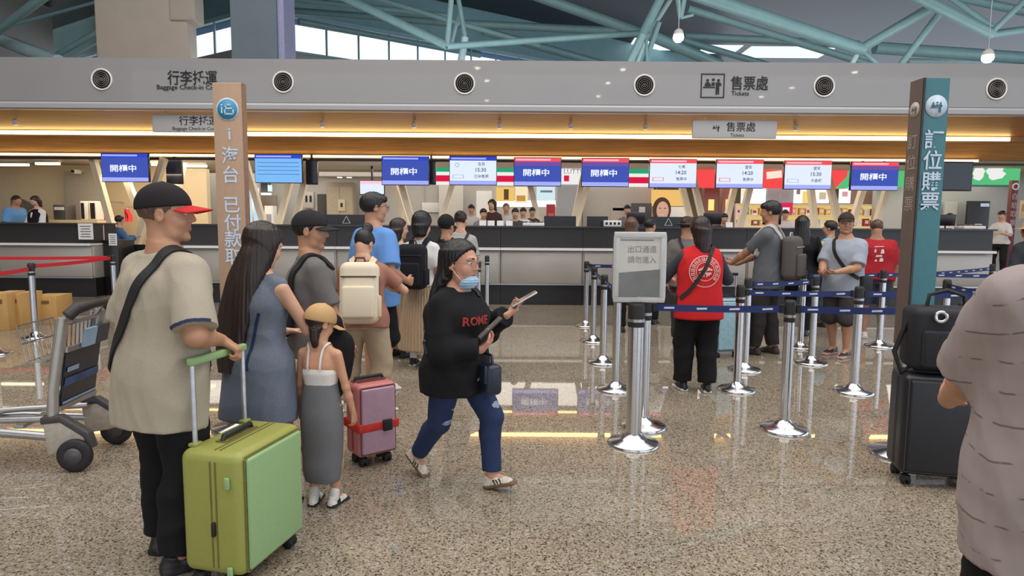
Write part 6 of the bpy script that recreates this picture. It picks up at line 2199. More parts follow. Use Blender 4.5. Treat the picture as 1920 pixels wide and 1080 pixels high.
for s_ in (-1, 1):
    strap_mesh(g4, [(s_ * .062, .085, .33), (s_ * .066, .06, .44), (s_ * .06, -.02, .505), (s_ * .056, -.085, .42), (s_ * .05, -.10, .32)], .011, [g4['body'], g4['top']], .004).build('strap', cloth('top_white', (226, 220, 214)), g4['top'])
# ---- 5. woman with a hair bun and white backpack
h5 = R(6)
l5 = gp(684, 772)
M_khaki = cloth('khaki', (176, 156, 132))
w5 = person('woman with hair bun and white backpack in brown t-shirt and khaki trousers', l5, h5, H=1.47, sex='f', girth=1.18, lean=R(10), tone=T2, head=(R(-22), R(42), 0), hs=1.06, res=.0065, cres=.009, seed=5, feet=((-.14, .06, 0, .1), (.14, -.04, 0, -.9)),
            hands={'R': dict(p=(.20, .30, .96), d=(-.5, .7, .4), n=(-.6, 0, .6), curl=.8), 'L': dict(p=(-.10, .34, .98), d=(.4, .8, .3), n=(.4, 0, .8), curl=.8)}, elbows={'R': (.9, -.6, -.4)},
            hair=dict(style='bun', mat=BLK, bun=(0, -.045, .155), bsize=1.2, vol=1.03, nape=-.06), top=dict(name='t_shirt', mats=[cloth('tee_brown', (160, 112, 96))], sleeve=.7, hem=-.10, loose=.028, fold=.008, minr=.165),
            bottom=dict(kind='trousers', mats=[M_khaki], loose=.045, ankle=.05, length=.93), shoes=dict(mats=SH_white))
M_cream = cloth('backpack_cream', (226, 212, 188), var=.04)
backpack(w5, 'white backpack with dark zips on the woman with the hair bun', (M_cream, M('zip_dark', (66, 42, 38), .5), cloth('strap_cream', (218, 200, 168))), w=.295, h=.47, d=.15, z=.205)

# ---- 6. man in a blue t-shirt and glasses
h6 = R(-42)
l6 = gp(706, 730)
m6 = person('man in light blue t-shirt, black shorts and glasses', l6, h6, H=1.77, girth=1.06, tone=T1, head=(R(-22), R(2), 0), hs=1.06, res=.0075, cres=.010, seed=6, hair=dict(style='short', mat=BLK, vol=1.05, fringe=1), hands={'R': dict(p=(.22, .18, 1.0), d=(-.3, 1, -.2), n=(-1, 0, 0), curl=.6)},
            top=dict(name='t_shirt', mats=[cloth('tee_blue', (104, 150, 214))], sleeve=.85, hem=-.14, loose=.045, sloose=.04, fold=.010, minr=.19), bottom=dict(kind='shorts', mats=[C_black], length=1.05, loose=.04), shoes=dict(mats=SH_white))


def glasses(J, mat, w=.0018):
    h0, Rh, hp = J['h0'], J['Rh'], J['hp']
    mb = MB()
    for s in (-1, 1):
        c = hp(s * .032, .106, .004)
        mb.tube([[float(x) for x in c + Rh @ np.array((.024 * math.cos(a), 0, .019 * math.sin(a)), np.float32) * h0] for a in [2 * PI * k / 20 for k in range(20)]], w, 6, closed=True)
        mb.tube([[float(x) for x in hp(s * .056, .104, .008)], [float(x) for x in hp(s * .080, .07, .010)], [float(x) for x in hp(s * .087, .0, .012)], [float(x) for x in hp(s * .086, -.03, .0)]], w, 6)
    mb.tube([[float(x) for x in hp(-.009, .108, .006)], [float(x) for x in hp(.009, .108, .006)]], w, 6)
    mb.build('eyeglasses', mat, J['root'])


glasses(m6, M('glasses_dark', (40, 34, 34), .4))

# ---- 7 - 10. the group further up the left queue
h7 = R(-18)
l7 = gp(792, 686)
w7 = person('woman with black hair, white top, beige skirt and black backpack', l7, h7, H=1.62, sex='f', girth=1.0, tone=T2, head=(R(-8), R(16), 0), hs=1.12, res=.009, cres=.011, seed=7, hair=dict(style='bob', mat=BLK, vol=1.12, nape=-.09, chain=[((0, -.03, .68), (.085, .095)), ((0, -.045, .575), (.072, .075)), ((0, -.04, .55), (.055, .05))], facecut=((0, .11, -.03), (.06, .06, .10))),
            top=dict(name='blouse', mats=[cloth('white_blouse', (216, 212, 208))], sleeve=.75, hem=.02, loose=.03), bottom=dict(kind='skirt', mats=[cloth('skirt_beige', (182, 156, 128), var=.1)], keys=[(0, 0, .19, .27, .22), (0, 0, .5, .24, .19), (0, 0, .85, .19, .14), (0, 0, 1.0, .15, .11), (0, 0, 1.02, .15, .11)], disp=pleats(.010, 34)), shoes=dict(mats=SH_blackwhite, sock=cloth('sock_white', (228, 224, 220))))
backpack(w7, 'black backpack on the woman in the white top and beige skirt', (cloth('nylon_black', (30, 30, 34)), M('zip_black', (20, 20, 22), .4), cloth('nylon_black', (30, 30, 34))), w=.32, h=.46, d=.17, z=.24)
h8 = R(-40)
l8 = gp(750, 668)
w8 = person('woman with brown hair in a beige lace top, right of the man in blue', l8, h8, H=1.56, sex='f', tone=T2, head=(R(-30), R(6), 0), hs=1.05, res=.0095, cres=.011, seed=8, hair=dict(style='bob', mat=DBR, vol=1.06, chain=[((0, -.03, .68), (.08, .09)), ((0, -.05, .56), (.07, .06)), ((0, -.045, .53), (.05, .045))], facecut=((0, .11, -.03), (.06, .06, .10))),
            top=dict(name='lace_top', mats=[cloth('lace_beige', (196, 174, 150), var=.2)], sleeve=1.5, hem=-.06, loose=.03), bottom=dict(kind='skirt', mats=[cloth('skirt_sand', (170, 148, 122), var=.1)], keys=[(0, 0, .16, .25, .20), (0, 0, .5, .22, .17), (0, 0, .82, .18, .13), (0, 0, .97, .14, .10)], disp=pleats(.010, 30)), shoes=dict(mats=SH_black))
l9 = gp(838, 664)
h9 = R(-10)
w9 = person('person all in black with a black cap, ahead of the woman in the white top', l9, h9, H=1.60, sex='f', tone=T1, head=(R(-20), R(5), 0), hs=1.05, res=.0095, cres=.011, seed=9, hair=dict(style='short', mat=BLK, vol=1.06), top=dict(name='sweatshirt', mats=[C_black], sleeve=1.9, hem=-.12, loose=.04), bottom=dict(kind='trousers', mats=[C_black2], loose=.03), shoes=dict(mats=SH_black),
            cap=dict(mats=[C_black2, C_black2], z=.02, size=1.06))
backpack(w9, 'black backpack on the person all in black', (cloth('nylon_soft_black', (36, 36, 40)), M('zip_black', (20, 20, 22), .4), cloth('nylon_soft_black', (36, 36, 40))), w=.32, h=.44, d=.16, z=.26)
l10 = gp(864, 630)
h10 = R(5)
w10 = person('woman with tied-up hair in a light grey t-shirt at the head of the queue', l10, h10, H=1.68, sex='f', tone=T2, head=(R(-20), R(14), 0), hs=1.02, res=.0105, cres=.012, seed=10, hair=dict(style='bun', mat=DBR, bun=(0, -.10, .07), vol=1.04), top=dict(name='t_shirt', mats=[cloth('tee_lightgrey', (166, 162, 160))], sleeve=.8, hem=-.12, loose=.03), bottom=dict(kind='trousers', mats=[C_black2], loose=.02), shoes=dict(mats=SH_white))
b10 = worn(w10, 'shoulder_bag', 'dark bag on the back of the woman in the light grey t-shirt', 'bag')
strap_mesh(w10, [(.07, .03, .50), (.08, -.05, .48), (.02, -.12, .36), (-.04, -.13, .24)], .035, [w10['top']], .008).build('strap', M('webbing_black', (26, 25, 28), .7), b10)
q = w10['T'](.03, -.17, .16)
MB().box([float(x) for x in q], (.24, .08, .20)).build('body', M('webbing_black', (26, 25, 28), .7), b10, bevel=.03, bseg=3)

# ---- 11. woman walking right with two phones
h11 = R(-122)
l11 = gp(850, 908)
fr = local(l11, h11, gp(932, 922))
bk = local(l11, h11, gp(788, 886))
S11 = 1.45 / 1.7
wrF = at(950, 592, l11.y + .10)
wrB = at(902, 656, l11.y - .20)


def stripes(A, Rf, S, ank):
    def fn(c, m):
        d = c - ank
        y = d @ (Rf @ V3(0, 1, 0)) / S
        z = d @ (Rf @ V3(0, 0, 1)) / S
        out = m.copy()
        for k in range(3):
            yy = .030 + k * .020 + (z + .05) * -.35
            out = np.where((m == 0) & (np.abs(y - yy) < .0055) & (z < -.022) & (z > -.068), 2, out)
        return out
    return fn


M_jeans = cloth('jeans_dark', (44, 58, 92), var=.22)


def jeans_rips(J):
    def fn(c, m):
        out = m
        for nm, dz in (('L', .10), ('R', .02), ('R', .12)):
            k = J['knee_' + nm] + V3(0, .055, dz * .8)
            out = np.where((((c - k) * V3(1.0, .9, 2.4)) ** 2).sum(1) < .0021, 1, out)
        return out
    return fn


w11 = person('woman in black hoodie and ripped jeans walking right, holding two phones', l11, h11, H=1.425, sex='f', girth=1.30, lean=R(2), tone=(204, 150, 128), head=(R(2), R(3), 0), hs=1.24, res=.0048, cres=.007, seed=11, pelvis=(0, .02, -.035), neck_fwd=.035,
             feet=((float(fr[0]) - .02, float(fr[1]) - .05, .012, .15, R(16)), (float(bk[0]) + .02, float(bk[1]), .055, -.15, R(-34))),
             hands={'L': dict(p=local(l11, h11, wrF), d=ldir(h11, (.80, .1, .58)), n=ldir(h11, (-.35, -.1, .9)), curl=.75, thumb=.8, point=True, size=1.12), 'R': dict(p=local(l11, h11, wrB), d=ldir(h11, (.62, .25, .70)), n=ldir(h11, (.6, .2, -.6)) * -1.0, curl=.7, thumb=.7, size=1.12)},
             elbows={'L': (-.5, -.6, -.8), 'R': (.55, -.6, -.8)},
             hair=dict(style='long', mat=BLK, vol=1.08, nape=-.09, front=.040, facecut=((0, .125, -.045), (.066, .075, .115)), chain=[((0, -.02, .76), (.088, .105)), ((0, -.055, .66), (.104, .085)), ((0, -.105, .52), (.135, .062)), ((0, -.140, .34), (.150, .055)), ((0, -.165, .12), (.140, .050)), ((0, -.17, .02), (.09, .032))]),
             top=dict(name='hoodie', mats=[cloth('hoodie_black', (25, 24, 27))], sleeve=1.95, hem=-.17, loose=.040, sloose=.045, hood=True, fold=.012, minr=.19),
             bottom=dict(kind='trousers', name='jeans', mats=[M_jeans, M('bare_knee', (150, 160, 178), .7, var=.3, scale=60)], loose=.016, ankle=.024, length=.92, fold=.007, paint=jeans_rips),
             shoes=dict(mats=[M('sneaker_cream', (216, 206, 190), .5), M('sole_brown', (120, 92, 74), .6), M('stripe_black', (30, 27, 28), .5)], paint=stripes))
mb = MB().text('ROME', .066, (0, 0, 0), (-1, 0, 0), UPZ, bold=.002)
mb.v = [(v[0] + .050, 0, v[2] + .330 * S11) for v in mb.v]
print_on(w11, w11['top'], mb).build('print', M('hoodie_print_red', (150, 44, 38), .7), w11['top'])
# chin mask
hp, h0, Rh = w11['hp'], w11['h0'], w11['Rh']
mk = sdf_mesh('face_mask', [P_ell(hp(0, .052, -.098), np.array((.060, .058, .036)) * h0, Rh @ rx(.35), 0, .01), P_ell(hp(0, .050, -.118), np.array((.050, .050, .022)) * h0, Rh @ rx(.35), 0, .01)], .005, [M('mask_blue', (166, 200, 226), .8)], disp=lambda v, n: (.0025 * np.sin(v[:, 2] * 420)).astype(np.float32))
w11['put']('face_mask', mk)
mb = MB()
for s in (-1, 1):
    mb.tube([[float(x) for x in hp(s * .055, .05, -.09)], [float(x) for x in hp(s * .074, .02, -.055)], [float(x) for x in hp(s * .085, -.005, -.02)]], .0025, 6)
mb.build('mask_loop', M_white, bpy.data.objects[w11['root'].name].children[[c.name.split('.')[0] for c in w11['root'].children].index('face_mask')])
glasses(w11, M('glasses_pale', (140, 116, 104), .35), .0013)


def phone(J, side, label, tilt, length=.155, mats=None, off=(0, 0, 0)):
    t = worn(J, 'phone', label, 'phone')
    g = J['grip_' + side]
    d = nrm(ldir(h11, tilt))
    up = nrm(np.cross(d, np.cross(V3(0, 0, 1), d)))
    sd = np.cross(up, d)
    q = Matrix([[float(sd[i]), float(d[i]), float(up[i])] for i in range(3)])
    c = Vector([float(x) for x in g + ldir(h11, off)]) + q @ Vector((0, .03, .0))
    m1 = MB().box((0, 0, 0), (.078, length, .010))
    m1.v = [tuple(c + q @ Vector(v)) for v in m1.v]
    m1.build('case', mats[0], t, bevel=.0045, bseg=2)
    m2 = MB().box((0, 0, .0055), (.070, length - .008, .002))
    m2.v = [tuple(c + q @ Vector(v)) for v in m2.v]
    m2.build('display', mats[1], t)
    m3 = MB().box((.018, length * .38, -.0062), (.026, .028, .004))
    m3.v = [tuple(c + q @ Vector(v)) for v in m3.v]
    m3.build('camera_bump', M_blackm, t, bevel=.001)


phone(w11, 'L', 'phone in a pale case held out in the further hand of the walking woman', (.84, .1, .48), .165, (M('case_pale', (206, 204, 202), .3), M('phone_glass', (60, 60, 66), .1)), off=(.03, 0, .022))
phone(w11, 'R', 'dark phone held low in the nearer hand of the walking woman', (.70, .15, .66), .165, (M('case_dark', (52, 50, 52), .4), M('phone_glass_pale', (120, 116, 112), .15)), off=(.0, .0, .03))
# handbag at her hip
t = worn(w11, 'handbag', 'small navy leather handbag at the hip of the walking woman', 'handbag')
hb = local(l11, h11, at(914, 708, l11.y - .08))
hbv = Vector([float(x) for x in hb])
q = Matrix.Rotation(R(62), 3, 'Z')
M_navy = M('navy_leather', (32, 40, 58), .35, var=.15, scale=20, bump=.1)


def hbp(nm, mb, mt, bev=0.0, seg=3):
    mb.v = [tuple(hbv + q @ Vector(v)) for v in mb.v]
    return mb.build(nm, mt, t, bevel=bev, bseg=seg)


hbp('body', MB().box((0, 0, 0), (.185, .10, .17)), M_navy, .028, 4)
hbp('flap', MB().box((0, -.052, .035), (.17, .02, .10)), M_navy, .008)
hbp('clasp', MB().box((0, -.064, .0), (.03, .01, .02)), M_chrome, .003)
hbp('handle', MB().tube([(-.06, 0, .08), (-.05, 0, .135), (.05, 0, .135), (.06, 0, .08)], .008, 8), M_navy)
strap_mesh(w11, [(-.06, .10, .44), (-.07, .03, .50), (-.05, -.05, .50), (.03, -.14, .38), (.13, -.13, .20), (.20, .0, .10)], .022, [w11['top'], w11['hair']], .006).build('strap', M_navy, t)

# ---- right-hand queue
l12 = gp(1178, 622)
person('woman with long auburn-brown hair standing behind the framed exit notice', l12, R(4), H=1.62, sex='f', tone=T2, res=.0105, cres=.012, seed=12, hs=1.04, hair=dict(style='long', mat=('auburn', (92, 62, 50)), vol=1.04, chain=[((0, -.02, .74), (.08, .095)), ((0, -.05, .60), (.095, .08)), ((0, -.10, .40), (.11, .05)), ((0, -.11, .30), (.07, .03))], facecut=((0, .11, -.03), (.06, .06, .1))),
       top=dict(name='shirt', mats=[C_black2], sleeve=.8, hem=-.12, loose=.03), bottom=dict(kind='trousers', mats=[C_black], loose=.02), shoes=dict(mats=SH_black))
l13 = gp(1214, 607)
person('man with short black hair beside the auburn-haired woman at the counter', l13, R(-20), H=1.62, tone=T1, res=.0105, cres=.012, seed=13, head=(R(-30), 0, 0), hair=dict(style='short', mat=BLK, vol=1.05), top=dict(name='shirt', mats=[cloth('shirt_offwhite', (190, 186, 182))], sleeve=.8, hem=-.12, loose=.03), bottom=dict(kind='trousers', mats=[C_black], loose=.025), shoes=dict(mats=SH_black))
l14 = gp(1282, 645)
h14 = R(-28)
m14 = person('man in a brown bucket hat and grey polo with a black cross strap', l14, h14, H=1.62, girth=1.05, tone=T1, res=.0095, cres=.0115, seed=14, head=(R(-35), R(4), 0), hs=1.04, hair=dict(style='short', mat=BLK), top=dict(name='polo_shirt', mats=[cloth('polo_grey', (112, 108, 106))], sleeve=.9, hem=-.12, loose=.03, collar=True), bottom=dict(kind='trousers', mats=[cloth('trouser_grey', (58, 54, 54))], loose=.03), shoes=dict(mats=[M('shoe_brown', (52, 38, 34), .5), M('sole_black', (34, 32, 32), .6)]))


def bucket_hat(J, mat, brim=.155, nm='hat'):
    hp, h0, Rh = J['hp'], J['h0'], J['Rh']
    mb = MB()
    q = Matrix([[float(x) for x in r] for r in Rh])
    c = Vector([float(x) for x in hp(0, -.014, .03)])
    mb.lathe([(.001, .098), (.045, .094), (.078, .078), (.094, .02), (.098, .0), (brim, -.016), (brim, -.020), (.098, -.006), (.09, -.01)], 30, c, q)
    mb.v = [tuple(c + (Vector(v) - c) * h0) for v in mb.v]
    return mb.build(nm, mat, J['root'])


bucket_hat(m14, cloth('hat_brown', (74, 58, 50)))
b14 = worn(m14, 'crossbody_bag', 'black cross-body bag of the man in the bucket hat', 'bag')
strap_mesh(m14, [(-.09, .08, .47), (-.085, 0, .52), (-.06, -.09, .46), (.04, -.14, .30), (.14, -.10, .12)], .035, [m14['top']], .008).build('strap', M('webbing_black', (26, 25, 28), .7), b14)
q = m14['T'](.20, .02, .02)
MB().box([float(x) for x in q], (.08, .20, .16)).build('pouch', M('webbing_black', (26, 25, 28), .7), b14, bevel=.02)

h15 = R(2)
l15 = gp(1304, 733)
M_vest = cloth('vest_red', (206, 40, 44), bump=.06)
w15 = person('person with dark ponytail in a red vest with a round white emblem on the back', l15, h15, H=1.58, sex='f', girth=1.12, tone=T1, head=(R(-25), R(8), R(3)), hs=1.06, res=.0075, cres=.0095, seed=15, feet=((-.11, .05, 0, .15), (.09, -.03, 0, -.1)),
             hands={'R': dict(p=(.16, .30, .98), d=(-.3, 1, .1), n=(-.2, 0, 1), curl=.6), 'L': dict(p=(-.16, .30, .98), d=(.3, 1, .1), n=(.2, 0, 1), curl=.6)}, elbows={'R': (1, -.5, -.3), 'L': (-1, -.5, -.3)},
             hair=dict(style='bob', mat=DBR, vol=1.06, nape=-.08, chain=[((0, -.03, .70), (.085, .095)), ((0, -.05, .58), (.080, .07)), ((0.01, -.07, .47), (.055, .045)), ((0.01, -.07, .43), (.03, .03))], facecut=((0, .11, -.03), (.06, .06, .10))),
             top=dict(name='shirt', mats=[cloth('sleeve_slate', (62, 66, 76))], sleeve=1.1, hem=.0, loose=.006, sloose=.022, fold=.004), bottom=dict(kind='trousers', mats=[C_black], loose=.045, ankle=.05, length=.97), shoes=dict(mats=SH_blackwhite))
# vest: a sleeveless layer over the shirt
S15 = w15['S']
sc15 = [(.0, -.01, -.16, .236, .160), (.0, -.008, -.02, .232, .158), (0, -.005, .15, .212, .155), (0, -.005, .30, .216, .158), (0, -.005, .39, .208, .148), (0, -.008, .44, .190, .122), (0, -.012, .485, .140, .096), (0, -.012, .510, .090, .082)]
G = [P_loft([(a * S15, b * S15, z * S15, c * S15, d * S15) for a, b, z, c, d in sc15], w15['Pc'], w15['Rt'], 0, .02)]
for s, nm in ((-1, 'L'), (1, 'R')):
    sp = w15['shoulder_' + nm]
    G.append(P_cone(w15['T'](s * .04, -.018, .505), sp, .050 * S15, .080 * S15, 0, .04, cuts=((sp + V3(s * .012, 0, 0), V3(s, 0, 0)),)))
    G.append(P_ell(w15['T'](s * .05 + s * .245, .02, .36), np.array((.040, .075, .10)) * S15, w15['Rt'], 0, .01, sub=True))
vest = w15['put']('vest', sdf_mesh('vest', G, .0095, [M_vest], disp=folds(.006, 21)))
mb = MB()
zc = .305 * S15
for (r0, r1) in ((.132, .139), (.078, .084)):
    n = 56
    vs = []
    for k in range(n):
        a = 2 * PI * k / n
        vs += [(r0 * math.cos(a), 0, zc + r0 * math.sin(a)), (r1 * math.cos(a), 0, zc + r1 * math.sin(a))]
    mb.add(vs, [(2 * k, 2 * ((k + 1) % n), 2 * ((k + 1) % n) + 1, 2 * k + 1) for k in range(n)])
print_on(w15, vest, mb, back=True).build('emblem_ring', M('vest_print', (236, 190, 184), .7), vest)
mb = MB()
for k in range(14):
    a = R(212 - k * 19)
    r_ = .108
    cx_, cz_ = r_ * math.cos(a), zc + r_ * math.sin(a)
    tx, tz = math.sin(a), -math.cos(a)
    nx, nz = math.cos(a), math.sin(a)
    for (u0, v0, u1, v1) in ((-.013, -.016, -.007, .016), (.007, -.016, .013, .016), (-.013, .010, .013, .015), (-.013, -.003, .013, .002), (-.013, -.016, .013, -.011)):
        if k in (5, 9) and u0 == .007:
            continue
        mb.add([(cx_ + tx * u + nx * v, 0, cz_ + tz * u + nz * v) for u, v in ((u0, v0), (u1, v0), (u1, v1), (u0, v1))], [(0, 1, 2, 3)])
print_on(w15, vest, mb, back=True).build('emblem_lettering', M('vest_print', (236, 190, 184), .7), vest)
mb = MB().text('金', .135, (0, 0, zc), XP, UPZ, bold=.002)
mb.v = [(v[0], 0, v[2]) for v in mb.v]
print_on(w15, vest, mb, back=True).build('emblem_mark', M('vest_print', (236, 190, 184), .7), vest)
b15 = worn(w15, 'crossbody_bag', 'black cross-body bag strap running over the red vest', 'bag')
strap_mesh(w15, [(.08, .08, .46), (.08, .02, .52), (.06, -.09, .47), (0, -.15, .34), (-.11, -.15, .16), (-.19, -.07, .04)], .034, [vest, w15['body']], .007).build('strap', M('webbing_dark', (40, 32, 34), .7), b15)
q = w15['T'](-.235, .05, .0)
MB().box([float(x) for x in q], (.06, .18, .15)).build('pouch', M('webbing_dark', (40, 32, 34), .7), b15, bevel=.02)

h16 = R(52)
l16 = gp(1434, 664)
m16 = person('tall man in grey shirt with a grey backpack, hands together, facing left', l16, h16, H=1.80, tone=T3, head=(R(10), R(6), 0), res=.0085, cres=.0105, seed=16, hair=dict(style='short', mat=BLK, vol=1.05, fringe=1), feet=((-.10, .1, 0, .1), (.12, -.05, 0, -.15)),
             hands={'R': dict(p=(.10, .40, 1.05), d=(-.4, .9, .1), n=(-.4, 0, .8), curl=.8), 'L': dict(p=(-.06, .42, 1.06), d=(.4, .9, .1), n=(.4, 0, .8), curl=.8)}, elbows={'R': (.8, -.7, -.5), 'L': (-.8, -.7, -.5)},
             top=dict(name='t_shirt', mats=[cloth('tee_slate', (96, 98, 104))], sleeve=.8, hem=-.14, loose=.03, minr=.17), bottom=dict(kind='trousers', mats=[cloth('trouser_dark', (52, 48, 48))], loose=.035, length=.96), shoes=dict(mats=[M('shoe_brown', (52, 38, 34), .5), M('sole_black', (34, 32, 32), .6)]))
backpack(m16, 'dark grey backpack with pale shoulder straps on the tall man in grey', (cloth('pack_grey', (92, 88, 86), var=.1), M('zip_pale', (170, 168, 164), .5), cloth('strap_pale', (176, 174, 172))), w=.32, h=.50, d=.18, z=.20)
l17 = gp(1494, 628)
h17 = R(-24)
w17 = person('woman with long black hair all in black right of the grey backpack', l17, h17, H=1.66, sex='f', girth=1.05, tone=T2, head=(R(-10), R(14), 0), res=.0095, cres=.0115, seed=17, hair=dict(style='long', mat=BLK, vol=1.06, chain=[((0, -.02, .74), (.082, .10)), ((0, -.05, .60), (.10, .085)), ((0.0, -.10, .40), (.125, .06)), ((.01, -.12, .22), (.09, .04))], facecut=((0, .11, -.03), (.06, .06, .10))),
             hands={'R': dict(p=(.20, .32, 1.02), d=(-.2, 1, .2), n=(-.3, 0, 1), curl=.6)}, top=dict(name='blouse', mats=[C_black], sleeve=1.3, hem=-.16, loose=.05, flare=.2), bottom=dict(kind='trousers', mats=[C_black2], loose=.02), shoes=dict(mats=SH_black))
b17 = worn(w17, 'tote_bag', 'black bag on the shoulder of the woman in black', 'bag')
q = w17['T'](.27, -.02, .22)
MB().box([float(x) for x in q], (.10, .34, .26), Matrix.Rotation(R(-8), 3, 'X')).build('body', C_black, b17, bevel=.03)
MB().tube([[float(v) for v in w17['T'](*p)] for p in ((.27, -.12, .34), (.22, -.06, .50), (.20, 0, .51), (.23, .06, .48), (.27, .09, .34))], .010, 8).build('handle', C_black2, b17)
l18 = gp(1547, 612)
h18 = R(30)
w18 = person('person in a light blue vest over a yellow shirt at the counter', l18, h18, H=1.60, sex='f', tone=T1, head=(R(20), R(10), 0), res=.0105, cres=.012, seed=18, hair=dict(style='short', mat=BLK, vol=1.06), hands={'L': dict(p=(-.16, .36, 1.08), d=(.2, 1, .1), n=(0, 0, 1), curl=.5)}, top=dict(name='shirt', mats=[cloth('shirt_yellow', (222, 178, 104))], sleeve=1.4, hem=-.10, loose=.02), bottom=dict(kind='trousers', mats=[cloth('trouser_slate', (70, 82, 92))], loose=.03), shoes=dict(mats=SH_black))
S18 = w18['S']
G = [P_loft([(a * S18, b * S18, z * S18, c * S18, d * S18) for a, b, z, c, d in sc15], w18['Pc'], w18['Rt'], 0, .02)]
for s, nm in ((-1, 'L'), (1, 'R')):
    sp = w18['shoulder_' + nm]
    G.append(P_cone(w18['T'](s * .04, -.018, .505), sp, .050 * S18, .080 * S18, 0, .04, cuts=((sp + V3(s * .012, 0, 0), V3(s, 0, 0)),)))
    G.append(P_ell(w18['T'](s * .05 + s * .225, .0, .37), np.array((.05, .09, .10)) * S18, w18['Rt'], 0, .01, sub=True))
w18['put']('vest', sdf_mesh('vest', G, .012, [cloth('vest_blue', (112, 176, 206))], disp=folds(.006, 23)))
h19 = R(122)
l19 = gp(1573, 667)
m19 = person('man in grey t-shirt, cap and dark shorts looking back towards the camera', l19, h19, H=1.66, girth=1.10, tone=T1, head=(R(36), R(0), 0), hs=1.05, res=.0075, cres=.0095, seed=19, hair=dict(style='short', mat=BLK), feet=((-.10, .03, 0, .1), (.10, -.03, 0, -.1)),
             hands={'R': dict(p=(.05, .34, .98), d=(-.5, .8, -.1), n=(-.2, -.3, 1), curl=.7), 'L': dict(p=(-.10, .32, 1.0), d=(.5, .8, -.1), n=(.2, -.3, 1), curl=.7)}, elbows={'R': (.8, -.8, -.4), 'L': (-.8, -.8, -.4)},
             top=dict(name='t_shirt', mats=[cloth('tee_bluegrey', (158, 166, 180))], sleeve=.85, hem=-.16, loose=.035, minr=.185), bottom=dict(kind='shorts', mats=[cloth('shorts_dark', (66, 62, 64))], length=1.12, loose=.045), shoes=dict(mats=[M('shoe_black', (28, 26, 27), .4), M('sole_red_white', (196, 150, 146), .5)]),
             cap=dict(mats=[cloth('cap_brown', (62, 50, 46)), cloth('cap_brown', (62, 50, 46))], z=.056, visor=.06))
b19 = worn(m19, 'crossbody_bag', 'black cross-body strap over the grey t-shirt of the man in shorts', 'bag')
strap_mesh(m19, [(.02, -.11, .50), (.075, -.02, .525), (.08, .06, .49), (.02, .14, .36), (-.10, .15, .18), (-.19, .05, .06)], .038, [m19['top']], .008).build('strap', M('webbing_black', (26, 25, 28), .7), b19)
q = m19['T'](-.24, -.05, .0)
MB().box([float(x) for x in q], (.07, .20, .18)).build('pouch', M('webbing_black', (26, 25, 28), .7), b19, bevel=.02)
h20 = R(-18)
l20 = gp(1634, 634)
m20 = person('man in a dark red t-shirt with a white back print and denim shorts', l20, h20, H=1.62, girth=1.12, lean=R(8), tone=T3, head=(0, R(24), 0), res=.009, cres=.011, seed=20, hair=dict(style='short', mat=('brown', (84, 58, 48)), vol=1.02), top=dict(name='t_shirt', mats=[cloth('tee_red', (164, 36, 44))], sleeve=.95, hem=-.06, loose=.045, sloose=.04, minr=.18), bottom=dict(kind='shorts', mats=[cloth('denim_dark', (58, 66, 84))], length=.95, loose=.035), shoes=dict(mats=SH_white))
mb = MB()
for (x, z, sx, sz) in ((0.0, .385, .12, .014), (-.045, .33, .03, .05), (.04, .32, .045, .06), (0, .26, .08, .03), (.03, .21, .05, .05), (-.035, .20, .03, .03)):
    mb.add([(x - sx / 2, 0, z - sz / 2), (x + sx / 2, 0, z - sz / 2 + .006), (x + sx / 2 - .008, 0, z + sz / 2), (x - sx / 2 + .008, 0, z + sz / 2 - .004)], [(0, 1, 2, 3)])
print_on(m20, m20['top'], mb, back=True).build('print', M('shirt_print_white', (216, 200, 198), .7), m20['top'])
l21 = gp(1912, 640)
h21 = R(10)
w21 = person('person in a straw hat and dark clothes at the far right edge', l21, h21, H=1.60, sex='f', girth=1.05, tone=T1, res=.0095, cres=.0115, seed=21, hair=dict(style='bob', mat=DBR, chain=[((0, -.02, .70), (.08, .09)), ((0, -.05, .55), (.08, .06)), ((0, -.05, .52), (.06, .05))]), top=dict(name='jacket', mats=[cloth('jacket_charcoal', (52, 56, 62))], sleeve=1.9, hem=-.14, loose=.045), bottom=dict(kind='trousers', mats=[C_black], loose=.03), shoes=dict(mats=SH_black))
bucket_hat(w21, M('straw', (186, 150, 108), .8, var=.2, scale=60, stretch=(1, 1, 6)), .20, 'straw_hat')

# ---- foreground man in a patterned shirt, cut by the right edge
h22 = R(4)
Y22 = 1.56
l22 = Vector((at(2048, 540, Y22).x, Y22, 0))


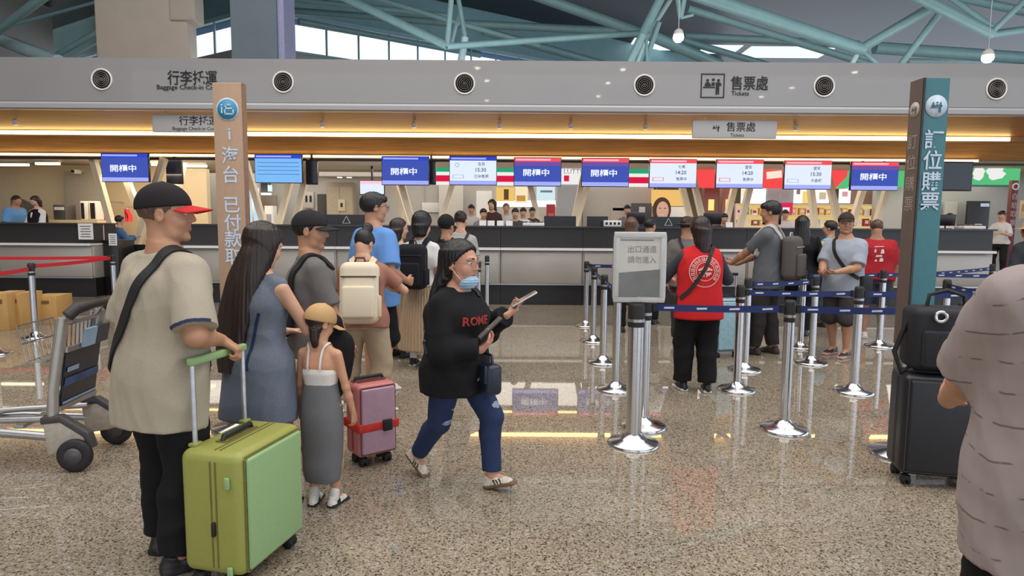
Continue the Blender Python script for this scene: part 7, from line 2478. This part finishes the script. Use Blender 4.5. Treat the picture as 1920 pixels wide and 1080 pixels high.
def herring(name, base, line):
    m = bpy.data.materials.new(name)
    m.use_nodes = True
    n, l = m.node_tree.nodes, m.node_tree.links
    b = n['Principled BSDF']
    b.inputs['Roughness'].default_value = .85
    b.inputs['Specular IOR Level'].default_value = .25
    tc = n.new('ShaderNodeTexCoord')
    mp = n.new('ShaderNodeMapping')
    mp.inputs['Rotation'].default_value = (0, R(32), 0)
    l.new(tc.outputs['Object'], mp.inputs[0])
    br = n.new('ShaderNodeTexWave')
    br.bands_direction = 'Z'
    br.inputs['Scale'].default_value = 4.6
    br.inputs['Distortion'].default_value = .5
    l.new(mp.outputs[0], br.inputs['Vector'])
    wr_ = n.new('ShaderNodeValToRGB')
    wr_.color_ramp.elements[0].position, wr_.color_ramp.elements[0].color = .982, lin(base)
    wr_.color_ramp.elements[1].position, wr_.color_ramp.elements[1].color = .999, lin(line)
    l.new(br.outputs['Fac'], wr_.inputs[0])
    nz = n.new('ShaderNodeTexNoise')
    nz.inputs['Scale'].default_value = 20
    l.new(tc.outputs['Object'], nz.inputs['Vector'])
    rp = n.new('ShaderNodeValToRGB')
    rp.color_ramp.elements[0].position, rp.color_ramp.elements[1].position = .46, .54
    l.new(nz.outputs['Fac'], rp.inputs[0])
    mx = n.new('ShaderNodeMix')
    mx.data_type = 'RGBA'
    mx.inputs[7].default_value = lin(base)
    l.new(rp.outputs[0], mx.inputs[0])
    l.new(wr_.outputs[0], mx.inputs[6])
    l.new(mx.outputs[2], b.inputs['Base Color'])
    bp = n.new('ShaderNodeBump')
    bp.inputs['Strength'].default_value = .25
    bp.inputs['Distance'].default_value = .004
    l.new(br.outputs['Fac'], bp.inputs['Height'])
    l.new(bp.outputs[0], b.inputs['Normal'])
    return m


m22 = person('man in a pale grey patterned shirt cut by the right photo edge', l22, h22, H=1.70, girth=1.18, tone=T1, head=(R(-30), R(5), 0), res=.0055, cres=.0065, seed=22, hair=dict(style='short', mat=BLK), hands={'L': dict(p=(-.06, .36, .98), d=(.6, .8, -.1), n=(.6, -.5, .2), curl=.6)}, elbows={'L': (-.5, -.8, -.6)},
             top=dict(name='shirt', mats=[herring('shirt_pattern', (160, 148, 147), (108, 98, 100))], sleeve=.92, hem=-.235, loose=.040, sloose=.045, fold=.012, minr=.19), bottom=dict(kind='trousers', mats=[C_black], loose=.04), shoes=dict(mats=SH_black))

# ---- staff behind the counters
def clerk(label, px, py_head, Y, hd, top, sex='f', hair=None, tone=T2, head=(0, .2, 0), sit=False):
    """Someone behind a counter, on the raised floor; the head is placed where the photo has it."""
    p = at(px, py_head, Y)
    z = .40
    if sit:
        H = 1.62
        S = H / 1.7
        feet, pel, lean = ((-.12, .34, 0, .1), (.12, .34, 0, -.1)), (0, 0, -.385 * S), 0.0
        z = .405
    else:
        need = p.z - z
        H = min(1.72, max(1.48, need / .945))
        lean = math.acos(max(.80, min(1, 1 - (H * .945 - need) / (.42 * H)))) if need < H * .945 else 0.0
        feet, pel = None, (0, 0, 0)
    loc = (p.x, Y, z)
    J = person(label, loc, hd, H=H, sex=sex, tone=tone, lean=lean, head=head, pelvis=pel, feet=feet, res=.0085, cres=.012, hair=hair or dict(style='short', mat=BLK, vol=1.05, front=.045, fringe=1),
               hands={'R': dict(p=(.14, .30, 1.0 if not sit else .78), d=(-.2, 1, 0), n=(0, 0, -1), curl=.3), 'L': dict(p=(-.14, .30, 1.0 if not sit else .78), d=(.2, 1, 0), n=(0, 0, -1), curl=.3)}, top=top, bottom=dict(kind='trousers', mats=[C_black2], loose=.02), shoes=dict(mats=SH_black))
    if sit:
        t = thing('desk_chair', 'black desk chair under the seated person in blue', 'chair', loc, hd)
        MB().box((0, -.02, .40), (.44, .44, .06)).build('seat', C_black, t, bevel=.02)
        MB().box((0, -.27, .80), (.42, .06, .46)).build('backrest', C_black, t, bevel=.02)
        MB().tube([(0, -.02, .06), (0, -.02, .38)], .025, 8).build('pole', M_steel, t)
        MB().box((0, -.27, .50), (.05, .03, .40)).build('back_support', M_steel, t)
        for k in range(5):
            a = k * 2 * PI / 5
            MB().tube([(0, -.02, .07), (.27 * math.cos(a), -.02 + .27 * math.sin(a), .016)], .016, 6).build('leg', M_blackm, t)
    return J


def shirt(nm, c, slv=.9):
    return dict(name='shirt', mats=[cloth(nm, c)], sleeve=slv, hem=-.02, loose=.03)


l = at(16, 340, 15.0)
person('person in a light blue shirt standing behind the left counter, leaning right', (l.x, 15.0, .40), R(-100), H=1.74, girth=1.05, lean=R(16), tone=T1, head=(0, R(20), 0), res=.012, cres=.013, seed=31, hair=dict(style='short', mat=BLK), top=dict(name='shirt', mats=[cloth('shirt_blue', (104, 158, 214))], sleeve=.9, hem=-.08, loose=.04), bottom=dict(kind='trousers', mats=[C_black2], loose=.03), shoes=dict(mats=SH_black))
J = clerk('uniformed clerk in black waistcoat and white sleeves at the left counter', 68, 374, 14.1, R(165), dict(name='shirt', mats=[cloth('white_blouse', (216, 212, 208))], sleeve=1.5, hem=-.02, loose=.03), hair=dict(style='bob', mat=DBR, chain=[((0, -.02, .70), (.085, .095)), ((0, -.04, .58), (.08, .07)), ((0, -.04, .55), (.06, .05))], facecut=((0, .11, -.03), (.06, .06, .10))), head=(0, .5, 0))
S_ = J['S']
G = [P_loft([(a * S_, b * S_, z * S_, c * S_, d * S_) for a, b, z, c, d in sc15 if z > -.1], J['Pc'], J['Rt'], 0, .02), P_cone(J['T'](0, .15, .46), J['T'](0, .16, .30), .045, .012, 0, .01, sub=True)]
for s in (-1, 1):
    G.append(P_ell(J['T'](s * .225, .0, .37), np.array((.05, .09, .10)) * S_, J['Rt'], 0, .01, sub=True))
J['put']('waistcoat', sdf_mesh('waistcoat', G, .013, [C_black]))
J = clerk('person in a blue jacket sitting with their back turned right of the left counter', 223, 408, 14.6, R(-50), dict(name='jacket', mats=[cloth('jacket_blue', (72, 106, 150), var=.15)], sleeve=1.8, hem=-.02, loose=.04), head=(R(40), .1, 0), sit=True)
lst = at(925, 382, 14.3)
person('brown-haired clerk in a dark brown jacket standing behind the counter', (lst.x, 14.3, .40), R(158), H=min(1.75, (lst.z - .40) / .935), sex='f', tone=T2, lean=R(6), head=(0, R(10), 0), res=.012, cres=.013, seed=33, hair=dict(style='long', mat=DBR, chain=[((0, -.02, .74), (.082, .10)), ((0, -.04, .58), (.09, .07)), ((0, -.07, .44), (.08, .045))], facecut=((0, .11, -.03), (.06, .06, .10))), top=dict(name='jacket', mats=[cloth('jacket_brown', (70, 50, 48))], sleeve=1.8, hem=-.14, loose=.03), bottom=dict(kind='trousers', mats=[C_black], loose=.02), shoes=dict(mats=SH_black))
clerk('clerk with black hair in a white shirt, left of the brown-haired clerk', 884, 390, 14.95, R(170), shirt('staff_white', (214, 212, 210)))
clerk('dark-haired clerk bowed low between the white shirt and the brown-haired clerk', 901, 399, 13.5, R(200), shirt('staff_grey', (120, 116, 118)))
clerk('clerk in white with grey hair just right of the brown-haired clerk', 949, 388, 14.95, R(185), shirt('staff_white', (214, 212, 210)), hair=dict(style='short', mat=('grey', (98, 96, 96))))
clerk('dark-haired clerk bowed over the counter below the yellow board', 966, 398, 13.4, R(180), shirt('staff_dark', (70, 66, 70)))
clerk('dark-haired clerk bowed beside another right of the yellow board', 981, 396, 14.2, R(175), shirt('staff_white', (214, 212, 210)))
clerk('dark-haired clerk left of the strut by the red kiosk', 998, 395, 15.0, R(180), shirt('staff_dark', (70, 66, 70)))
clerk('dark-haired clerk under the black board behind the exit notice', 1176, 391, 14.6, R(180), shirt('staff_grey', (120, 116, 118)))
clerk('person with cropped dark hair behind the counter right of the hat man', 1349, 411, 13.7, R(180), shirt('staff_dark', (70, 66, 70)))
clerk('clerk in a pale top behind the man with the grey backpack', 1472, 400, 14.3, R(170), shirt('staff_pale', (206, 196, 196)))
clerk('dark-haired clerk in white just right of the teal sign post', 1763, 408, 14.0, R(190), shirt('staff_white', (214, 212, 210)))
clerk('clerk in a white shirt right of the black door', 1879, 402, 14.2, R(120), shirt('staff_white', (214, 212, 210)))
